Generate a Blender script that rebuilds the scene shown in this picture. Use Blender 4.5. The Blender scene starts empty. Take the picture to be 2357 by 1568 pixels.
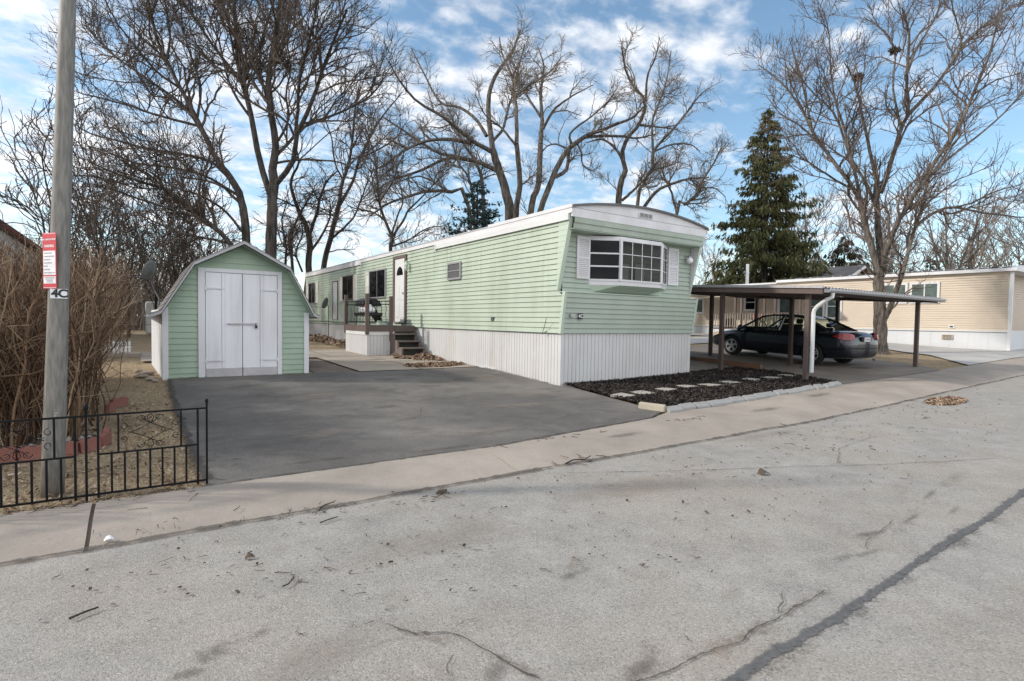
import bpy, math, random
import numpy as np
from mathutils import Matrix, Vector
rng = random.Random(7)
nr = np.random.default_rng(11)
SC = bpy.context.scene
COL = SC.collection
R = math.radians

# ------------------------------------------------------------------ camera
def make_camera():
    yaw, pitch, roll = R(34.313), R(-2.062), R(0.87)
    f = np.array([math.sin(yaw)*math.cos(pitch), math.cos(yaw)*math.cos(pitch), math.sin(pitch)])
    r = np.array([math.cos(yaw), -math.sin(yaw), 0.0])
    u = np.cross(r, f)
    r2 = r*math.cos(roll)+u*math.sin(roll)
    u2 = -r*math.sin(roll)+u*math.cos(roll)
    cd = bpy.data.cameras.new('camera')
    cam = bpy.data.objects.new('camera', cd)
    COL.objects.link(cam)
    m = Matrix(((r2[0], u2[0], -f[0], 0), (r2[1], u2[1], -f[1], 0), (r2[2], u2[2], -f[2], 1.245), (0, 0, 0, 1)))
    cam.matrix_world = m
    cd.sensor_width = 36.0
    cd.lens = 1254.0/2357.0*36.0
    cd.clip_start = 0.05
    cd.clip_end = 2000
    SC.camera = cam
make_camera()

# ------------------------------------------------------------------ light
SUN_EL, SUN_AZ = 31.0, 27.0            # elevation; degrees from -X toward +Y
sd = Vector((-math.cos(R(SUN_EL))*math.cos(R(SUN_AZ)), math.cos(R(SUN_EL))*math.sin(R(SUN_AZ)), math.sin(R(SUN_EL))))
def make_light():
    ld = bpy.data.lights.new('sun', 'SUN')
    ld.energy = 2.0
    ld.angle = R(3.0)
    ld.color = (1.0, 0.93, 0.83)
    o = bpy.data.objects.new('sun', ld)
    COL.objects.link(o)
    o.location = sd*60
    o.rotation_euler = sd.to_track_quat('Z', 'Y').to_euler()
make_light()

def make_world():
    w = bpy.data.worlds.new('World')
    SC.world = w
    w.use_nodes = True
    nt = w.node_tree
    N = nt.nodes
    for n in list(N): N.remove(n)
    L = nt.links.new
    out = N.new('ShaderNodeOutputWorld')
    bg = N.new('ShaderNodeBackground')
    bg.inputs['Strength'].default_value = 0.15
    sky = N.new('ShaderNodeTexSky')
    sky.sky_type = 'NISHITA'
    sky.sun_disc = False
    sky.sun_elevation = R(SUN_EL)
    sky.sun_rotation = math.atan2(sd.x, sd.y)
    sky.air_density = 1.0
    sky.dust_density = 0.6
    sky.ozone_density = 1.6
    hsv = N.new('ShaderNodeHueSaturation')
    hsv.inputs['Hue'].default_value = 0.490
    hsv.inputs['Saturation'].default_value = 1.02
    hsv.inputs['Value'].default_value = 0.78
    L(sky.outputs[0], hsv.inputs['Color'])
    tc = N.new('ShaderNodeTexCoord')
    sep = N.new('ShaderNodeSeparateXYZ')
    L(tc.outputs['Generated'], sep.inputs[0])
    def M(op, a, b=None, c=None):
        n = N.new('ShaderNodeMath'); n.operation = op
        for i, v in enumerate((a, b, c)):
            if v is None: continue
            if isinstance(v, (int, float)): n.inputs[i].default_value = v
            else: L(v, n.inputs[i])
        return n.outputs[0]
    z = M('MAXIMUM', sep.outputs[2], 0.0)
    zz = M('ADD', z, 0.22)
    u = M('DIVIDE', sep.outputs[0], zz)
    v = M('DIVIDE', sep.outputs[1], zz)
    comb = N.new('ShaderNodeCombineXYZ')
    L(u, comb.inputs[0]); L(v, comb.inputs[1])
    rot = N.new('ShaderNodeMapping')
    rot.inputs['Rotation'].default_value = (0, 0, R(35))
    rot.inputs['Location'].default_value = (3.3, 1.7, 0)
    rot.inputs['Scale'].default_value = (1.0, 1.25, 1)
    L(comb.outputs[0], rot.inputs[0])
    def noise(scale, detail, rough, dist=0.0):
        n = N.new('ShaderNodeTexNoise')
        n.inputs['Scale'].default_value = scale
        n.inputs['Detail'].default_value = detail
        n.inputs['Roughness'].default_value = rough
        n.inputs['Distortion'].default_value = dist
        L(rot.outputs[0], n.inputs['Vector'])
        return n.outputs[0]
    a = noise(1.6, 3, 0.5, 0.3)
    b = noise(9.5, 7, 0.55, 0.15)
    # fuller cloud toward -X (the sun side) and near the horizon
    left = M('MULTIPLY_ADD', sep.outputs[0], -0.11, 0.008)
    low = M('MULTIPLY_ADD', z, -0.06, 0.03)
    s = M('ADD', M('MULTIPLY', a, 0.50), M('MULTIPLY', b, 0.56))
    back = M('MAXIMUM', M('MULTIPLY', sep.outputs[1], -1.0), 0.0)     # unseen brighter cloud bank behind the camera, added to lift the shaded fronts
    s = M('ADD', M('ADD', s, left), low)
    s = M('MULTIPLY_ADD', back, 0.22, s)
    mr = N.new('ShaderNodeMapRange'); mr.interpolation_type = 'SMOOTHSTEP'
    mr.inputs['From Min'].default_value = 0.415
    mr.inputs['From Max'].default_value = 0.67
    L(s, mr.inputs['Value'])
    mask = M('MULTIPLY', mr.outputs[0], 0.93)
    c = noise(5.5, 6, 0.6)
    cm = N.new('ShaderNodeMixRGB')
    cm.inputs[1].default_value = (3.2, 3.35, 3.65, 1)
    cm.inputs[2].default_value = (5.5, 5.45, 5.4, 1)
    mr2 = N.new('ShaderNodeMapRange')
    mr2.inputs['From Min'].default_value = 0.36
    mr2.inputs['From Max'].default_value = 0.67
    L(c, mr2.inputs['Value'])
    L(mr2.outputs[0], cm.inputs[0])
    br = N.new('ShaderNodeMixRGB'); br.blend_type = 'MULTIPLY'; br.inputs[0].default_value = 1.0
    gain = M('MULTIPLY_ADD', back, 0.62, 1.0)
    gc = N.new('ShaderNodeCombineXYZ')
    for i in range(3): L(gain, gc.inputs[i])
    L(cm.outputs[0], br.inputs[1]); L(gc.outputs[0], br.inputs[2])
    mix = N.new('ShaderNodeMixRGB')
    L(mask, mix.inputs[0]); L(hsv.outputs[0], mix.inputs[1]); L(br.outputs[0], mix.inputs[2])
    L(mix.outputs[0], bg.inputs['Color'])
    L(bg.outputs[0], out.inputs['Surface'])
make_world()
SC.view_settings.view_transform = 'Standard'
SC.view_settings.look = 'None'
SC.view_settings.exposure = 0.80
SC.view_settings.gamma = 1.0
SC.view_settings.use_curve_mapping = False
SC.cycles.max_bounces = 6
SC.cycles.transparent_max_bounces = 16

# ------------------------------------------------------------------ helpers
def tag(o, label=None, cat=None, group=None, kind=None):
    if label: o['label'] = label
    if cat: o['category'] = cat
    if group: o['group'] = group
    if kind: o['kind'] = kind
    return o

def link(name, me, parent=None):
    o = bpy.data.objects.new(name, me)
    COL.objects.link(o)
    if parent is not None:
        o.parent = parent
        if 'wl' in parent:                 # parent Empty standing at a world place, child built in world space
            o.matrix_parent_inverse = Matrix.Translation(-Vector(parent['wl']))
    return o

def thing(name, label, cat, loc=(0, 0, 0), group=None, world=True, rz=0.0):
    o = bpy.data.objects.new(name, None)
    COL.objects.link(o)
    o.location = loc
    o.rotation_euler = (0, 0, rz)
    o.empty_display_size = 0.2
    if world: o['wl'] = tuple(loc)
    return tag(o, label, cat, group)

class MB:
    def __init__(s): s.v = []; s.f = []; s.m = []
    def add(s, vs, fs, mi=0):
        n = len(s.v)
        s.v += [tuple(p) for p in vs]
        s.f += [tuple(i+n for i in f) for f in fs]
        s.m += [mi]*len(fs)
        return s
    def quad(s, a, b, c, d, mi=0): return s.add((a, b, c, d), ((0, 1, 2, 3),), mi)
    def box(s, x0, y0, z0, x1, y1, z1, mi=0):
        return s.add([(x0, y0, z0), (x1, y0, z0), (x1, y1, z0), (x0, y1, z0), (x0, y0, z1), (x1, y0, z1), (x1, y1, z1), (x0, y1, z1)],
                     [(0, 3, 2, 1), (4, 5, 6, 7), (0, 1, 5, 4), (1, 2, 6, 5), (2, 3, 7, 6), (3, 0, 4, 7)], mi)
    def obox(s, O, U, V, N, w, h, d, mi=0):
        O, U, V, N = Vector(O), Vector(U), Vector(V), Vector(N)
        p = [O, O+U*w, O+U*w+V*h, O+V*h]
        q = [a+N*d for a in p]
        vs = p+q
        fs = [(0, 3, 2, 1), (4, 5, 6, 7), (0, 1, 5, 4), (1, 2, 6, 5), (2, 3, 7, 6), (3, 0, 4, 7)]
        if U.cross(V).dot(N) < 0: fs = [f[::-1] for f in fs]
        return s.add(vs, fs, mi)
    def prism(s, poly, dirv, mi=0):        # poly: 3-D points of a planar polygon, extruded by dirv
        d = Vector(dirv); n = len(poly)
        P = [Vector(p) for p in poly]; Q = [p+d for p in P]
        fs = [tuple(range(n))[::-1], tuple(range(n, 2*n))]
        for i in range(n):
            j = (i+1) % n
            fs.append((i, j, n+j, n+i))
        return s.add(P+Q, fs, mi)
    def tube(s, pts, rad, n=8, cap=True, mi=0):
        P = [Vector(p) for p in pts]; k = len(P)
        if isinstance(rad, (int, float)): rad = [rad]*k
        vs = []; ref = None
        for i, p in enumerate(P):
            t = (P[min(i+1, k-1)]-P[max(i-1, 0)]).normalized()
            if ref is None:
                ref = Vector((0, 0, 1)) if abs(t.z) < 0.8 else Vector((1, 0, 0))
            a = (ref-t*ref.dot(t)).normalized(); ref = a
            b = t.cross(a)
            for j in range(n):
                an = 2*math.pi*j/n
                vs.append(p+(a*math.cos(an)+b*math.sin(an))*rad[i])
        fs = []
        for i in range(k-1):
            for j in range(n):
                j2 = (j+1) % n
                fs.append((i*n+j, i*n+j2, (i+1)*n+j2, (i+1)*n+j))
        if cap:
            fs.append(tuple(range(n))[::-1]); fs.append(tuple(range((k-1)*n, k*n)))
        return s.add(vs, fs, mi)
    def lathe(s, prof, O=(0, 0, 0), axis='z', n=16, mi=0):     # prof: (radius, height) pairs
        vs = []
        O = Vector(O)
        for (r, h) in prof:
            for j in range(n):
                a = 2*math.pi*j/n
                c, d = r*math.cos(a), r*math.sin(a)
                vs.append(O+Vector({'z': (c, d, h), 'y': (c, h, d), 'x': (h, c, d)}[axis]))
        fs = []
        for i in range(len(prof)-1):
            for j in range(n):
                j2 = (j+1) % n
                fs.append((i*n+j, i*n+j2, (i+1)*n+j2, (i+1)*n+j))
        return s.add(vs, fs, mi)
    def build(s, name, mats, parent=None, smooth=False, bevel=0.0):
        me = bpy.data.meshes.new(name)
        me.from_pydata(s.v, [], s.f)
        if not isinstance(mats, (list, tuple)): mats = [mats]
        for m in mats: me.materials.append(m)
        if len(mats) > 1: me.polygons.foreach_set('material_index', s.m)
        if smooth: me.polygons.foreach_set('use_smooth', [True]*len(me.polygons))
        me.update()
        o = link(name, me, parent)
        if bevel:
            b = o.modifiers.new('bevel', 'BEVEL'); b.width = bevel; b.segments = 2; b.limit_method = 'ANGLE'
        return o

def mesh_np(name, V, F, mats, parent=None, smooth=False, midx=None):
    V = np.asarray(V, dtype=np.float32).reshape(-1, 3)
    F = np.asarray(F, dtype=np.int32)
    k = F.shape[1]
    me = bpy.data.meshes.new(name)
    me.vertices.add(len(V)); me.vertices.foreach_set('co', V.ravel())
    me.loops.add(F.size); me.loops.foreach_set('vertex_index', F.ravel())
    me.polygons.add(len(F))
    me.polygons.foreach_set('loop_start', np.arange(0, F.size, k, dtype=np.int32))
    me.polygons.foreach_set('loop_total', np.full(len(F), k, dtype=np.int32))
    if smooth: me.polygons.foreach_set('use_smooth', np.ones(len(F), dtype=bool))
    if not isinstance(mats, (list, tuple)): mats = [mats]
    for m in mats: me.materials.append(m)
    if midx is not None: me.polygons.foreach_set('material_index', np.asarray(midx, dtype=np.int32))
    me.update(calc_edges=True)
    me.validate()
    return link(name, me, parent)

def tubes_np(P, Rd, S):
    """P (N,K,3) polylines, Rd (N,K) radii, S sides -> verts, quads"""
    N, K, _ = P.shape
    T = np.empty_like(P)
    T[:, 1:-1] = P[:, 2:]-P[:, :-2]; T[:, 0] = P[:, 1]-P[:, 0]; T[:, -1] = P[:, -1]-P[:, -2]
    T /= np.linalg.norm(T, axis=2, keepdims=True)+1e-9
    mt = P[:, -1]-P[:, 0]
    mt /= np.linalg.norm(mt, axis=1, keepdims=True)+1e-9
    ref = np.where(np.abs(mt[:, 2:3]) < 0.75, np.array([[0., 0, 1]]), np.array([[0.9, 0.43, 0]]))
    A = ref[:, None, :]-T*np.sum(ref[:, None, :]*T, axis=2, keepdims=True)
    A /= np.linalg.norm(A, axis=2, keepdims=True)+1e-9
    B = np.cross(T, A)
    an = np.arange(S)*2*np.pi/S
    V = P[:, :, None, :]+(A[:, :, None, :]*np.cos(an)[None, None, :, None]+B[:, :, None, :]*np.sin(an)[None, None, :, None])*Rd[:, :, None, None]
    base = (np.arange(N)*K*S)[:, None, None]+(np.arange(K-1)*S)[None, :, None]
    j = np.arange(S)[None, None, :]; j2 = (j+1) % S
    F = np.stack([base+j, base+j2, base+S+j2, base+S+j], axis=-1).reshape(-1, 4)
    return V.reshape(-1, 3), F

def cat_np(parts):
    Vs, Fs, n = [], [], 0
    for V, F in parts:
        Vs.append(V); Fs.append(F+n); n += len(V)
    return np.concatenate(Vs), np.concatenate(Fs)

# ground height: a gentle slope up from the street, and a little up along it
HY = [-60, 3.92, 4.3, 4.65, 8.2, 10.2, 14, 18, 25, 40, 400]
HZ = [-.12, -.12, -.06, -.045, 0, .11, .19, .25, .32, .35, .35]
def G(x, y): return float(np.interp(y, HY, HZ)+.022*min(max(0, x-8), 22))
def Gn(x, y): return np.interp(y, HY, HZ)+.022*np.clip(x-8, 0, 22)

# ------------------------------------------------------------------ materials
class NT:
    def __init__(s, name):
        s.mat = bpy.data.materials.new(name); s.mat.use_nodes = True
        s.nt = s.mat.node_tree; s.N = s.nt.nodes; s.L = s.nt.links.new
        s.b = s.N['Principled BSDF']
        s.tc = s.N.new('ShaderNodeTexCoord')
        s.out = s.N['Material Output']
    def noise(s, scale, detail=4, rough=0.55, vscale=None, kind='ShaderNodeTexNoise', dist=0):
        n = s.N.new(kind)
        n.inputs['Scale'].default_value = scale
        if 'Detail' in n.inputs: n.inputs['Detail'].default_value = detail
        if 'Roughness' in n.inputs: n.inputs['Roughness'].default_value = rough
        if dist and 'Distortion' in n.inputs: n.inputs['Distortion'].default_value = dist
        src = s.tc.outputs['Object']
        if vscale:
            mp = s.N.new('ShaderNodeMapping'); mp.inputs['Scale'].default_value = vscale
            s.L(src, mp.inputs[0]); src = mp.outputs[0]
        s.L(src, n.inputs['Vector'])
        return n.outputs[0]
    def ramp(s, val, a, b, lo=0.0, hi=1.0):
        m = s.N.new('ShaderNodeMapRange')
        m.inputs['From Min'].default_value = a; m.inputs['From Max'].default_value = b
        m.inputs['To Min'].default_value = lo; m.inputs['To Max'].default_value = hi
        s.L(val, m.inputs['Value'])
        return m.outputs[0]
    def mix(s, fac, a, b, mode='MIX'):
        m = s.N.new('ShaderNodeMixRGB'); m.blend_type = mode
        for i, v in ((0, fac), (1, a), (2, b)):
            if isinstance(v, (int, float)): m.inputs[i].default_value = v
            elif isinstance(v, tuple): m.inputs[i].default_value = v if len(v) == 4 else (*v, 1)
            else: s.L(v, m.inputs[i])
        return m.outputs[0]
    def math(s, op, a, b=0.0):
        n = s.N.new('ShaderNodeMath'); n.operation = op
        for i, v in ((0, a), (1, b)):
            if isinstance(v, (int, float)): n.inputs[i].default_value = v
            else: s.L(v, n.inputs[i])
        return n.outputs[0]
    def island(s):
        g = s.N.new('ShaderNodeNewGeometry'); return g.outputs['Random Per Island']
    def attr(s, name):
        a = s.N.new('ShaderNodeAttribute'); a.attribute_name = name; return a.outputs['Fac']
    def color(s, c):
        if isinstance(c, tuple): s.b.inputs['Base Color'].default_value = (*c, 1)
        else: s.L(c, s.b.inputs['Base Color'])
        return s
    def rough(s, r):
        if isinstance(r, (int, float)): s.b.inputs['Roughness'].default_value = r
        else: s.L(r, s.b.inputs['Roughness'])
        return s
    def bump(s, h, strength=0.3, dist=0.01):
        n = s.N.new('ShaderNodeBump'); n.inputs['Strength'].default_value = strength; n.inputs['Distance'].default_value = dist
        s.L(h, n.inputs['Height']); s.L(n.outputs[0], s.b.inputs['Normal'])
        return s
    def spec(s, v): s.b.inputs['Specular IOR Level'].default_value = v; return s
    def metal(s, v): s.b.inputs['Metallic'].default_value = v; return s

def k(c, f): return tuple(min(1, x*f) for x in c)

def paint(name, c, rough=0.55, var=0.12, dirt=None, dirt_amt=0.35, streak=False, bump=0.0):
    t = NT(name)
    n1 = t.noise(1.3, 6, 0.6)
    n2 = t.noise(35, 3, 0.6)
    col = t.mix(t.ramp(n1, .3, .7), k(c, 1-var), k(c, 1+var*0.4))
    col = t.mix(t.math('MULTIPLY', t.ramp(n2, .45, .7), 0.25), col, k(c, 1-var*1.5))
    if dirt:
        n3 = t.noise(1.0, 7, 0.65, vscale=(3.2, 3.2, 0.22) if streak else (1, 1, 1))
        n4 = t.noise(0.45, 4, 0.6)
        d = t.math('MULTIPLY', t.ramp(n3, .47, .70), t.ramp(n4, .38, .62, .1, 1))
        col = t.mix(t.math('MULTIPLY', d, dirt_amt), col, dirt)
    t.color(col).rough(rough)
    if bump: t.bump(n2, bump, .004)
    return t.mat

def flat(name, c, rough=0.5, metal=0.0, spec=0.5):
    t = NT(name); n = t.noise(14, 4, .6)
    t.color(t.mix(t.ramp(n, .3, .7), k(c, .86), k(c, 1.08))).rough(rough).metal(metal).spec(spec)
    return t.mat

def island_mat(name, cols, rough=0.85, transl=0.0):
    t = NT(name); r = t.island()
    cr = t.N.new('ShaderNodeValToRGB')
    el = cr.color_ramp.elements
    cr.color_ramp.interpolation = 'LINEAR'
    for i, c in enumerate(cols):
        p = i/(len(cols)-1)
        e = el[i] if i < 2 else el.new(p)
        e.position = p; e.color = (*c, 1)
    t.L(r, cr.inputs[0])
    t.color(cr.outputs[0]).rough(rough).spec(.2)
    return t.mat

def bark(name, c, scale=1.0):
    t = NT(name)
    n = t.noise(9*scale, 6, .65, vscale=(1, 1, .18))
    n2 = t.noise(1.2, 4, .6)
    n3 = t.noise(40, 3, .6, vscale=(1, 1, .3))
    col = t.mix(t.ramp(n, .38, .62), k(c, .32), k(c, 1.35))
    col = t.mix(t.math('MULTIPLY', t.ramp(n2, .4, .7), .35), col, (c[0]*.8, c[1]*.9, c[2]*.85))
    h = t.math('ADD', n, t.math('MULTIPLY', n3, .3))
    t.color(col).rough(.92).spec(.15).bump(h, .9, .05)
    return t.mat

def asphalt(name, base, dark, tan, chip=0.5, tan_amt=.5, dark_lo=.58):
    t = NT(name)
    fine = t.noise(95, 3, .75)
    fine2 = t.noise(120, 2, .7)
    med = t.noise(3.2, 6, .62)
    big = t.noise(.55, 5, .6)
    stain = t.noise(1.6, 7, .68, dist=.4)
    smear = t.noise(.8, 5, .6, vscale=(.35, 1.6, 1))
    col = t.mix(t.ramp(med, .32, .68), k(base, .80), k(base, 1.12))
    col = t.mix(t.math('MULTIPLY', t.ramp(big, .45, .66), tan_amt), col, tan)
    col = t.mix(t.math('MULTIPLY', t.ramp(smear, .5, .75), .28), col, k(base, .72))
    col = t.mix(t.math('MULTIPLY', t.ramp(stain, dark_lo, dark_lo+.16), .5), col, dark)
    col = t.mix(t.ramp(fine, .54, .66, 0, chip), col, k(base, .42))
    col = t.mix(t.ramp(fine, .45, .33, 0, chip*.8), col, k(base, 1.5))
    col = t.mix(t.ramp(fine2, .62, .72, 0, chip*.7), col, k(base, .45))
    vo = t.N.new('ShaderNodeTexVoronoi'); vo.inputs['Scale'].default_value = 140
    t.L(t.tc.outputs['Object'], vo.inputs['Vector'])
    sp = t.N.new('ShaderNodeSeparateXYZ'); t.L(vo.outputs['Color'], sp.inputs[0])
    col = t.mix(t.ramp(sp.outputs[0], .80, .93, 0, .55), col, k(base, .42))
    col = t.mix(t.ramp(sp.outputs[1], .84, .96, 0, .5), col, k(base, 1.5))
    hh = t.math('SUBTRACT', t.math('ADD', fine, t.math('MULTIPLY', fine2, .5)), t.math('MULTIPLY', vo.outputs['Distance'], .7))
    t.color(col).rough(.9).spec(.25)
    t.bump(hh, .55, .006)
    return t.mat

def concrete(name, c, warm, rough=.88):
    t = NT(name)
    a = t.noise(1.1, 6, .62); b = t.noise(60, 3, .65); d = t.noise(.5, 5, .6, vscale=(.5, 1.5, 1)); e = t.noise(7, 5, .6)
    col = t.mix(t.ramp(a, .35, .65), k(c, .84), warm)
    col = t.mix(t.math('MULTIPLY', t.ramp(d, .48, .72), .4), col, k(c, .68))
    col = t.mix(t.math('MULTIPLY', t.ramp(e, .55, .75), .3), col, k(c, .75))
    col = t.mix(t.ramp(b, .58, .7, 0, .45), col, k(c, .5))
    col = t.mix(t.ramp(b, .42, .3, 0, .35), col, k(c, 1.3))
    t.color(col).rough(rough).spec(.3).bump(b, .35, .004)
    return t.mat

def worn(name, c, edge='m', dens=.5, soft=.08, amax=1.0, gain=1.9, ns=38, mk=.75):
    """a mark lying on a surface: opaque where the strip's own mask and noise agree, bare pavement elsewhere"""
    t = NT(name)
    n = t.noise(ns, 4, .7); n2 = t.noise(5, 5, .65)
    m = t.attr(edge)
    nn = t.math('ADD', t.math('MULTIPLY', n, .55*gain), t.math('MULTIPLY', n2, .45*gain))
    v = t.math('ADD', t.math('ADD', nn, .5-.5*gain), t.math('MULTIPLY', m, mk))
    al = t.math('MULTIPLY', t.ramp(v, 1.02-dens*.5, 1.02-dens*.5+soft), amax)
    col = t.mix(t.ramp(n, .35, .65), k(c, .7), k(c, 1.3))
    t.color(col).rough(.8)
    t.L(al, t.b.inputs['Alpha'])
    return t.mat

def glass_dark(name, c=(.02, .024, .028), rough=.04, spec=.6):
    t = NT(name)
    n = t.noise(2.5, 4, .6)
    t.color(t.mix(t.ramp(n, .4, .65), k(c, .75), k(c, 1.3))).rough(rough).spec(spec)
    n2 = t.noise(1.6, 2, .5)
    t.bump(n2, .03, .02)
    return t.mat

def glass_clear(name, tint=(.55, .6, .6), refl=.12):
    t = NT(name)
    tr = t.N.new('ShaderNodeBsdfTransparent'); tr.inputs[0].default_value = (*tint, 1)
    gl = t.N.new('ShaderNodeBsdfGlossy'); gl.inputs['Roughness'].default_value = .02
    gl.inputs[0].default_value = (.8, .8, .8, 1)
    fr = t.N.new('ShaderNodeLayerWeight'); fr.inputs[0].default_value = .35
    mx = t.N.new('ShaderNodeMixShader')
    f = t.math('ADD', t.math('MULTIPLY', fr.outputs['Fresnel'], .45), refl)
    t.L(f, mx.inputs[0]); t.L(tr.outputs[0], mx.inputs[1]); t.L(gl.outputs[0], mx.inputs[2])
    t.L(mx.outputs[0], t.out.inputs['Surface'])
    return t.mat

M = {}
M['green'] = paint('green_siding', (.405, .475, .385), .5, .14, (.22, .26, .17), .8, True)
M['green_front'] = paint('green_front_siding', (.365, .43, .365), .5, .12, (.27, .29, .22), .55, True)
M['green_shed'] = paint('green_shed_siding', (.325, .425, .325), .55, .16, (.17, .24, .15), .5, False)
M['greentrim'] = paint('green_trim', (.47, .56, .46), .5, .1)
M['white'] = paint('white_vinyl', (.64, .65, .65), .5, .07, (.47, .45, .38), .35, True)
M['skirt'] = paint('white_skirting', (.575, .575, .575), .5, .08, (.36, .32, .26), .6, True)
M['trimwhite'] = paint('white_trim', (.66, .66, .68), .5, .08, (.42, .38, .34), .5, False)
M['shedwhite'] = paint('shed_white_paint', (.66, .67, .70), .6, .08, (.36, .34, .33), .45, True, .15)
M['alutrim'] = paint('dull_aluminium_trim', (.38, .385, .40), .5, .15, (.25, .24, .24), .5)
M['sheddoor'] = paint('shed_door_paint', (.74, .745, .78), .6, .06, (.40, .38, .36), .6, True, .15)
M['kick'] = paint('worn_kick_board', (.50, .49, .50), .75, .2, (.22, .20, .19), .8, False, .3)
M['shutter'] = paint('shutter_cream', (.74, .73, .66), .5, .06)
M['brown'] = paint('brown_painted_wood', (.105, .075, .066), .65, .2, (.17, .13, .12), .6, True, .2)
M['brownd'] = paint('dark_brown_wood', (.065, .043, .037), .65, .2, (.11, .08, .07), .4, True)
M['browntrim'] = flat('brown_frame_paint', (.10, .075, .062), .55)
M['steps'] = paint('weathered_step_wood', (.17, .135, .12), .8, .25, (.08, .065, .06), .7, False, .3)
M['stepdark'] = flat('dark_plywood', (.06, .06, .055), .8)  # dark board colour for deck and risers, also vent slots and roof debris
M['roofgrey'] = flat('grey_roof_coating', (.33, .33, .34), .8)
M['metaledge'] = flat('dark_metal_edge', (.12, .115, .11), .5, .3)
M['shingle'] = concrete('roof_shingles', (.16, .15, .145), (.2, .19, .18))
M['beige'] = paint('beige_siding', (.53, .45, .355), .55, .08, (.45, .36, .27), .35, False)
M['beiged'] = paint('beige_end_siding', (.50, .40, .31), .55, .08)
M['beigeskirt'] = paint('grey_white_skirting', (.58, .60, .62), .55, .05, (.5, .5, .5), .4, True)
M['glass'] = glass_dark('dark_window_glass', (.006, .007, .008), .04, .14)
M['glassg'] = glass_dark('greenish_window_glass', (.09, .12, .11), .12, .5)
M['glassc'] = glass_clear('clear_window_glass', (.38, .37, .35), .0)
M['carglass'] = glass_clear('car_glass', (.80, .86, .82), .02)
M['screen'] = flat('window_screen', (.085, .085, .088), .7)
M['panel'] = paint('brown_wall_panelling', (.045, .025, .014), .6, .25, (.05, .03, .02), .6, True)
M['alu'] = flat('grey_aluminium', (.42, .41, .42), .4, .5)
M['black'] = flat('black_iron', (.007, .007, .008), .55, 0, .15)
M['blackp'] = flat('black_plastic', (.012, .012, .014), .45)
M['rubber'] = flat('tyre_rubber', (.016, .016, .017), .85)
M['silver'] = flat('silver_alloy', (.60, .60, .61), .35, .25)
M['carpaint'] = flat('navy_car_paint', (.010, .014, .024), .22, .35, .6)
M['carpaint'].node_tree.nodes['Principled BSDF'].inputs['Coat Weight'].default_value = .7
M['taillamp'] = flat('red_lamp_lens', (.33, .012, .018), .15, 0, .7)
M['headlamp'] = flat('headlamp_lens', (.55, .45, .36), .12, 0, .7)
M['interior'] = flat('dark_upholstery', (.012, .012, .013), .9)
M['red'] = flat('red_sign_paint', (.55, .045, .06), .45)
M['signwhite'] = flat('white_sign_sheet', (.78, .79, .82), .4)
M['letter'] = flat('black_lettering', (.012, .012, .014), .5)
M['greyletter'] = flat('grey_lettering', (.33, .3, .33), .5)
M['brick'] = concrete('red_concrete_brick', (.21, .075, .062), (.30, .15, .12))
M['block'] = concrete('grey_concrete_block', (.32, .32, .31), (.37, .365, .35))
M['blocky'] = concrete('cream_concrete_block', (.38, .34, .265), (.43, .39, .31))
M['stone'] = concrete('pale_paving_stone', (.34, .33, .30), (.41, .385, .33))
M['rock'] = concrete('field_stone', (.34, .29, .25), (.42, .36, .30))
M['timber'] = paint('brown_stained_timber', (.17, .09, .055), .75, .25, (.08, .05, .04), .5, False, .3)
M['road'] = asphalt('street_asphalt', (.325, .31, .288), (.18, .15, .12), (.33, .29, .24), .42, .7)
M['drive'] = asphalt('driveway_asphalt', (.128, .120, .112), (.06, .056, .052), (.21, .195, .178), .6, 1.0, .50)
M['kerb'] = concrete('kerb_concrete', (.325, .285, .245), (.372, .325, .278))
M['patio'] = concrete('patio_concrete', (.33, .285, .235), (.38, .325, .27))
M['slab'] = concrete('carport_concrete', (.215, .19, .165), (.27, .24, .205))
M['pale'] = concrete('pale_concrete', (.42, .41, .40), (.47, .455, .43))
M['tar'] = worn('tar_sealant', (.115, .114, .114), dens=.40, soft=.22, amax=.85)
M['crack'] = worn('pavement_crack', (.06, .052, .045), dens=.22, soft=.2, amax=.7)
M['stain'] = worn('dirt_stain', (.10, .088, .075), dens=.22, soft=.5, amax=.6)
M['speck'] = worn('dark_speckle', (.10, .095, .09), dens=.46, soft=.35, amax=.62, gain=3.0, ns=75, mk=.34)
M['specb'] = worn('brown_speckle', (.17, .13, .10), dens=.46, soft=.45, amax=.55, gain=2.8, ns=60, mk=.36)
M['wash'] = worn('sand_wash', (.30, .25, .20), dens=.42, soft=.6, amax=.38)
M['barkA'] = bark('grey_brown_bark', (.075, .065, .058))
M['barkC'] = bark('tan_bark', (.125, .108, .093))
M['barkF'] = bark('furrowed_bark', (.150, .126, .108), 1.6)
M['twigA'] = island_mat('dark_twigs', [(.055, .043, .036), (.09, .07, .058), (.13, .105, .085)])
M['twigC'] = island_mat('tan_twigs', [(.10, .084, .068), (.16, .135, .11), (.22, .185, .15)])
M['twigF'] = island_mat('brown_twigs', [(.08, .06, .05), (.13, .10, .085), (.19, .15, .125)])
M['twigG'] = island_mat('pale_far_twigs', [(.15, .12, .10), (.22, .18, .15), (.28, .23, .19)])
M['cane'] = island_mat('shrub_canes', [(.035, .021, .014), (.09, .053, .033), (.15, .092, .057), (.20, .13, .082), (.40, .30, .205)])
M['needle'] = island_mat('spruce_needles', [(.035, .046, .018), (.075, .09, .034), (.11, .115, .046), (.13, .105, .06), (.07, .09, .032)])
M['needleb'] = island_mat('blue_spruce_needles', [(.022, .04, .034), (.045, .072, .066), (.075, .11, .105)])
M['needled'] = island_mat('dark_evergreen', [(.015, .02, .01), (.035, .042, .018), (.07, .055, .035)])
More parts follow.
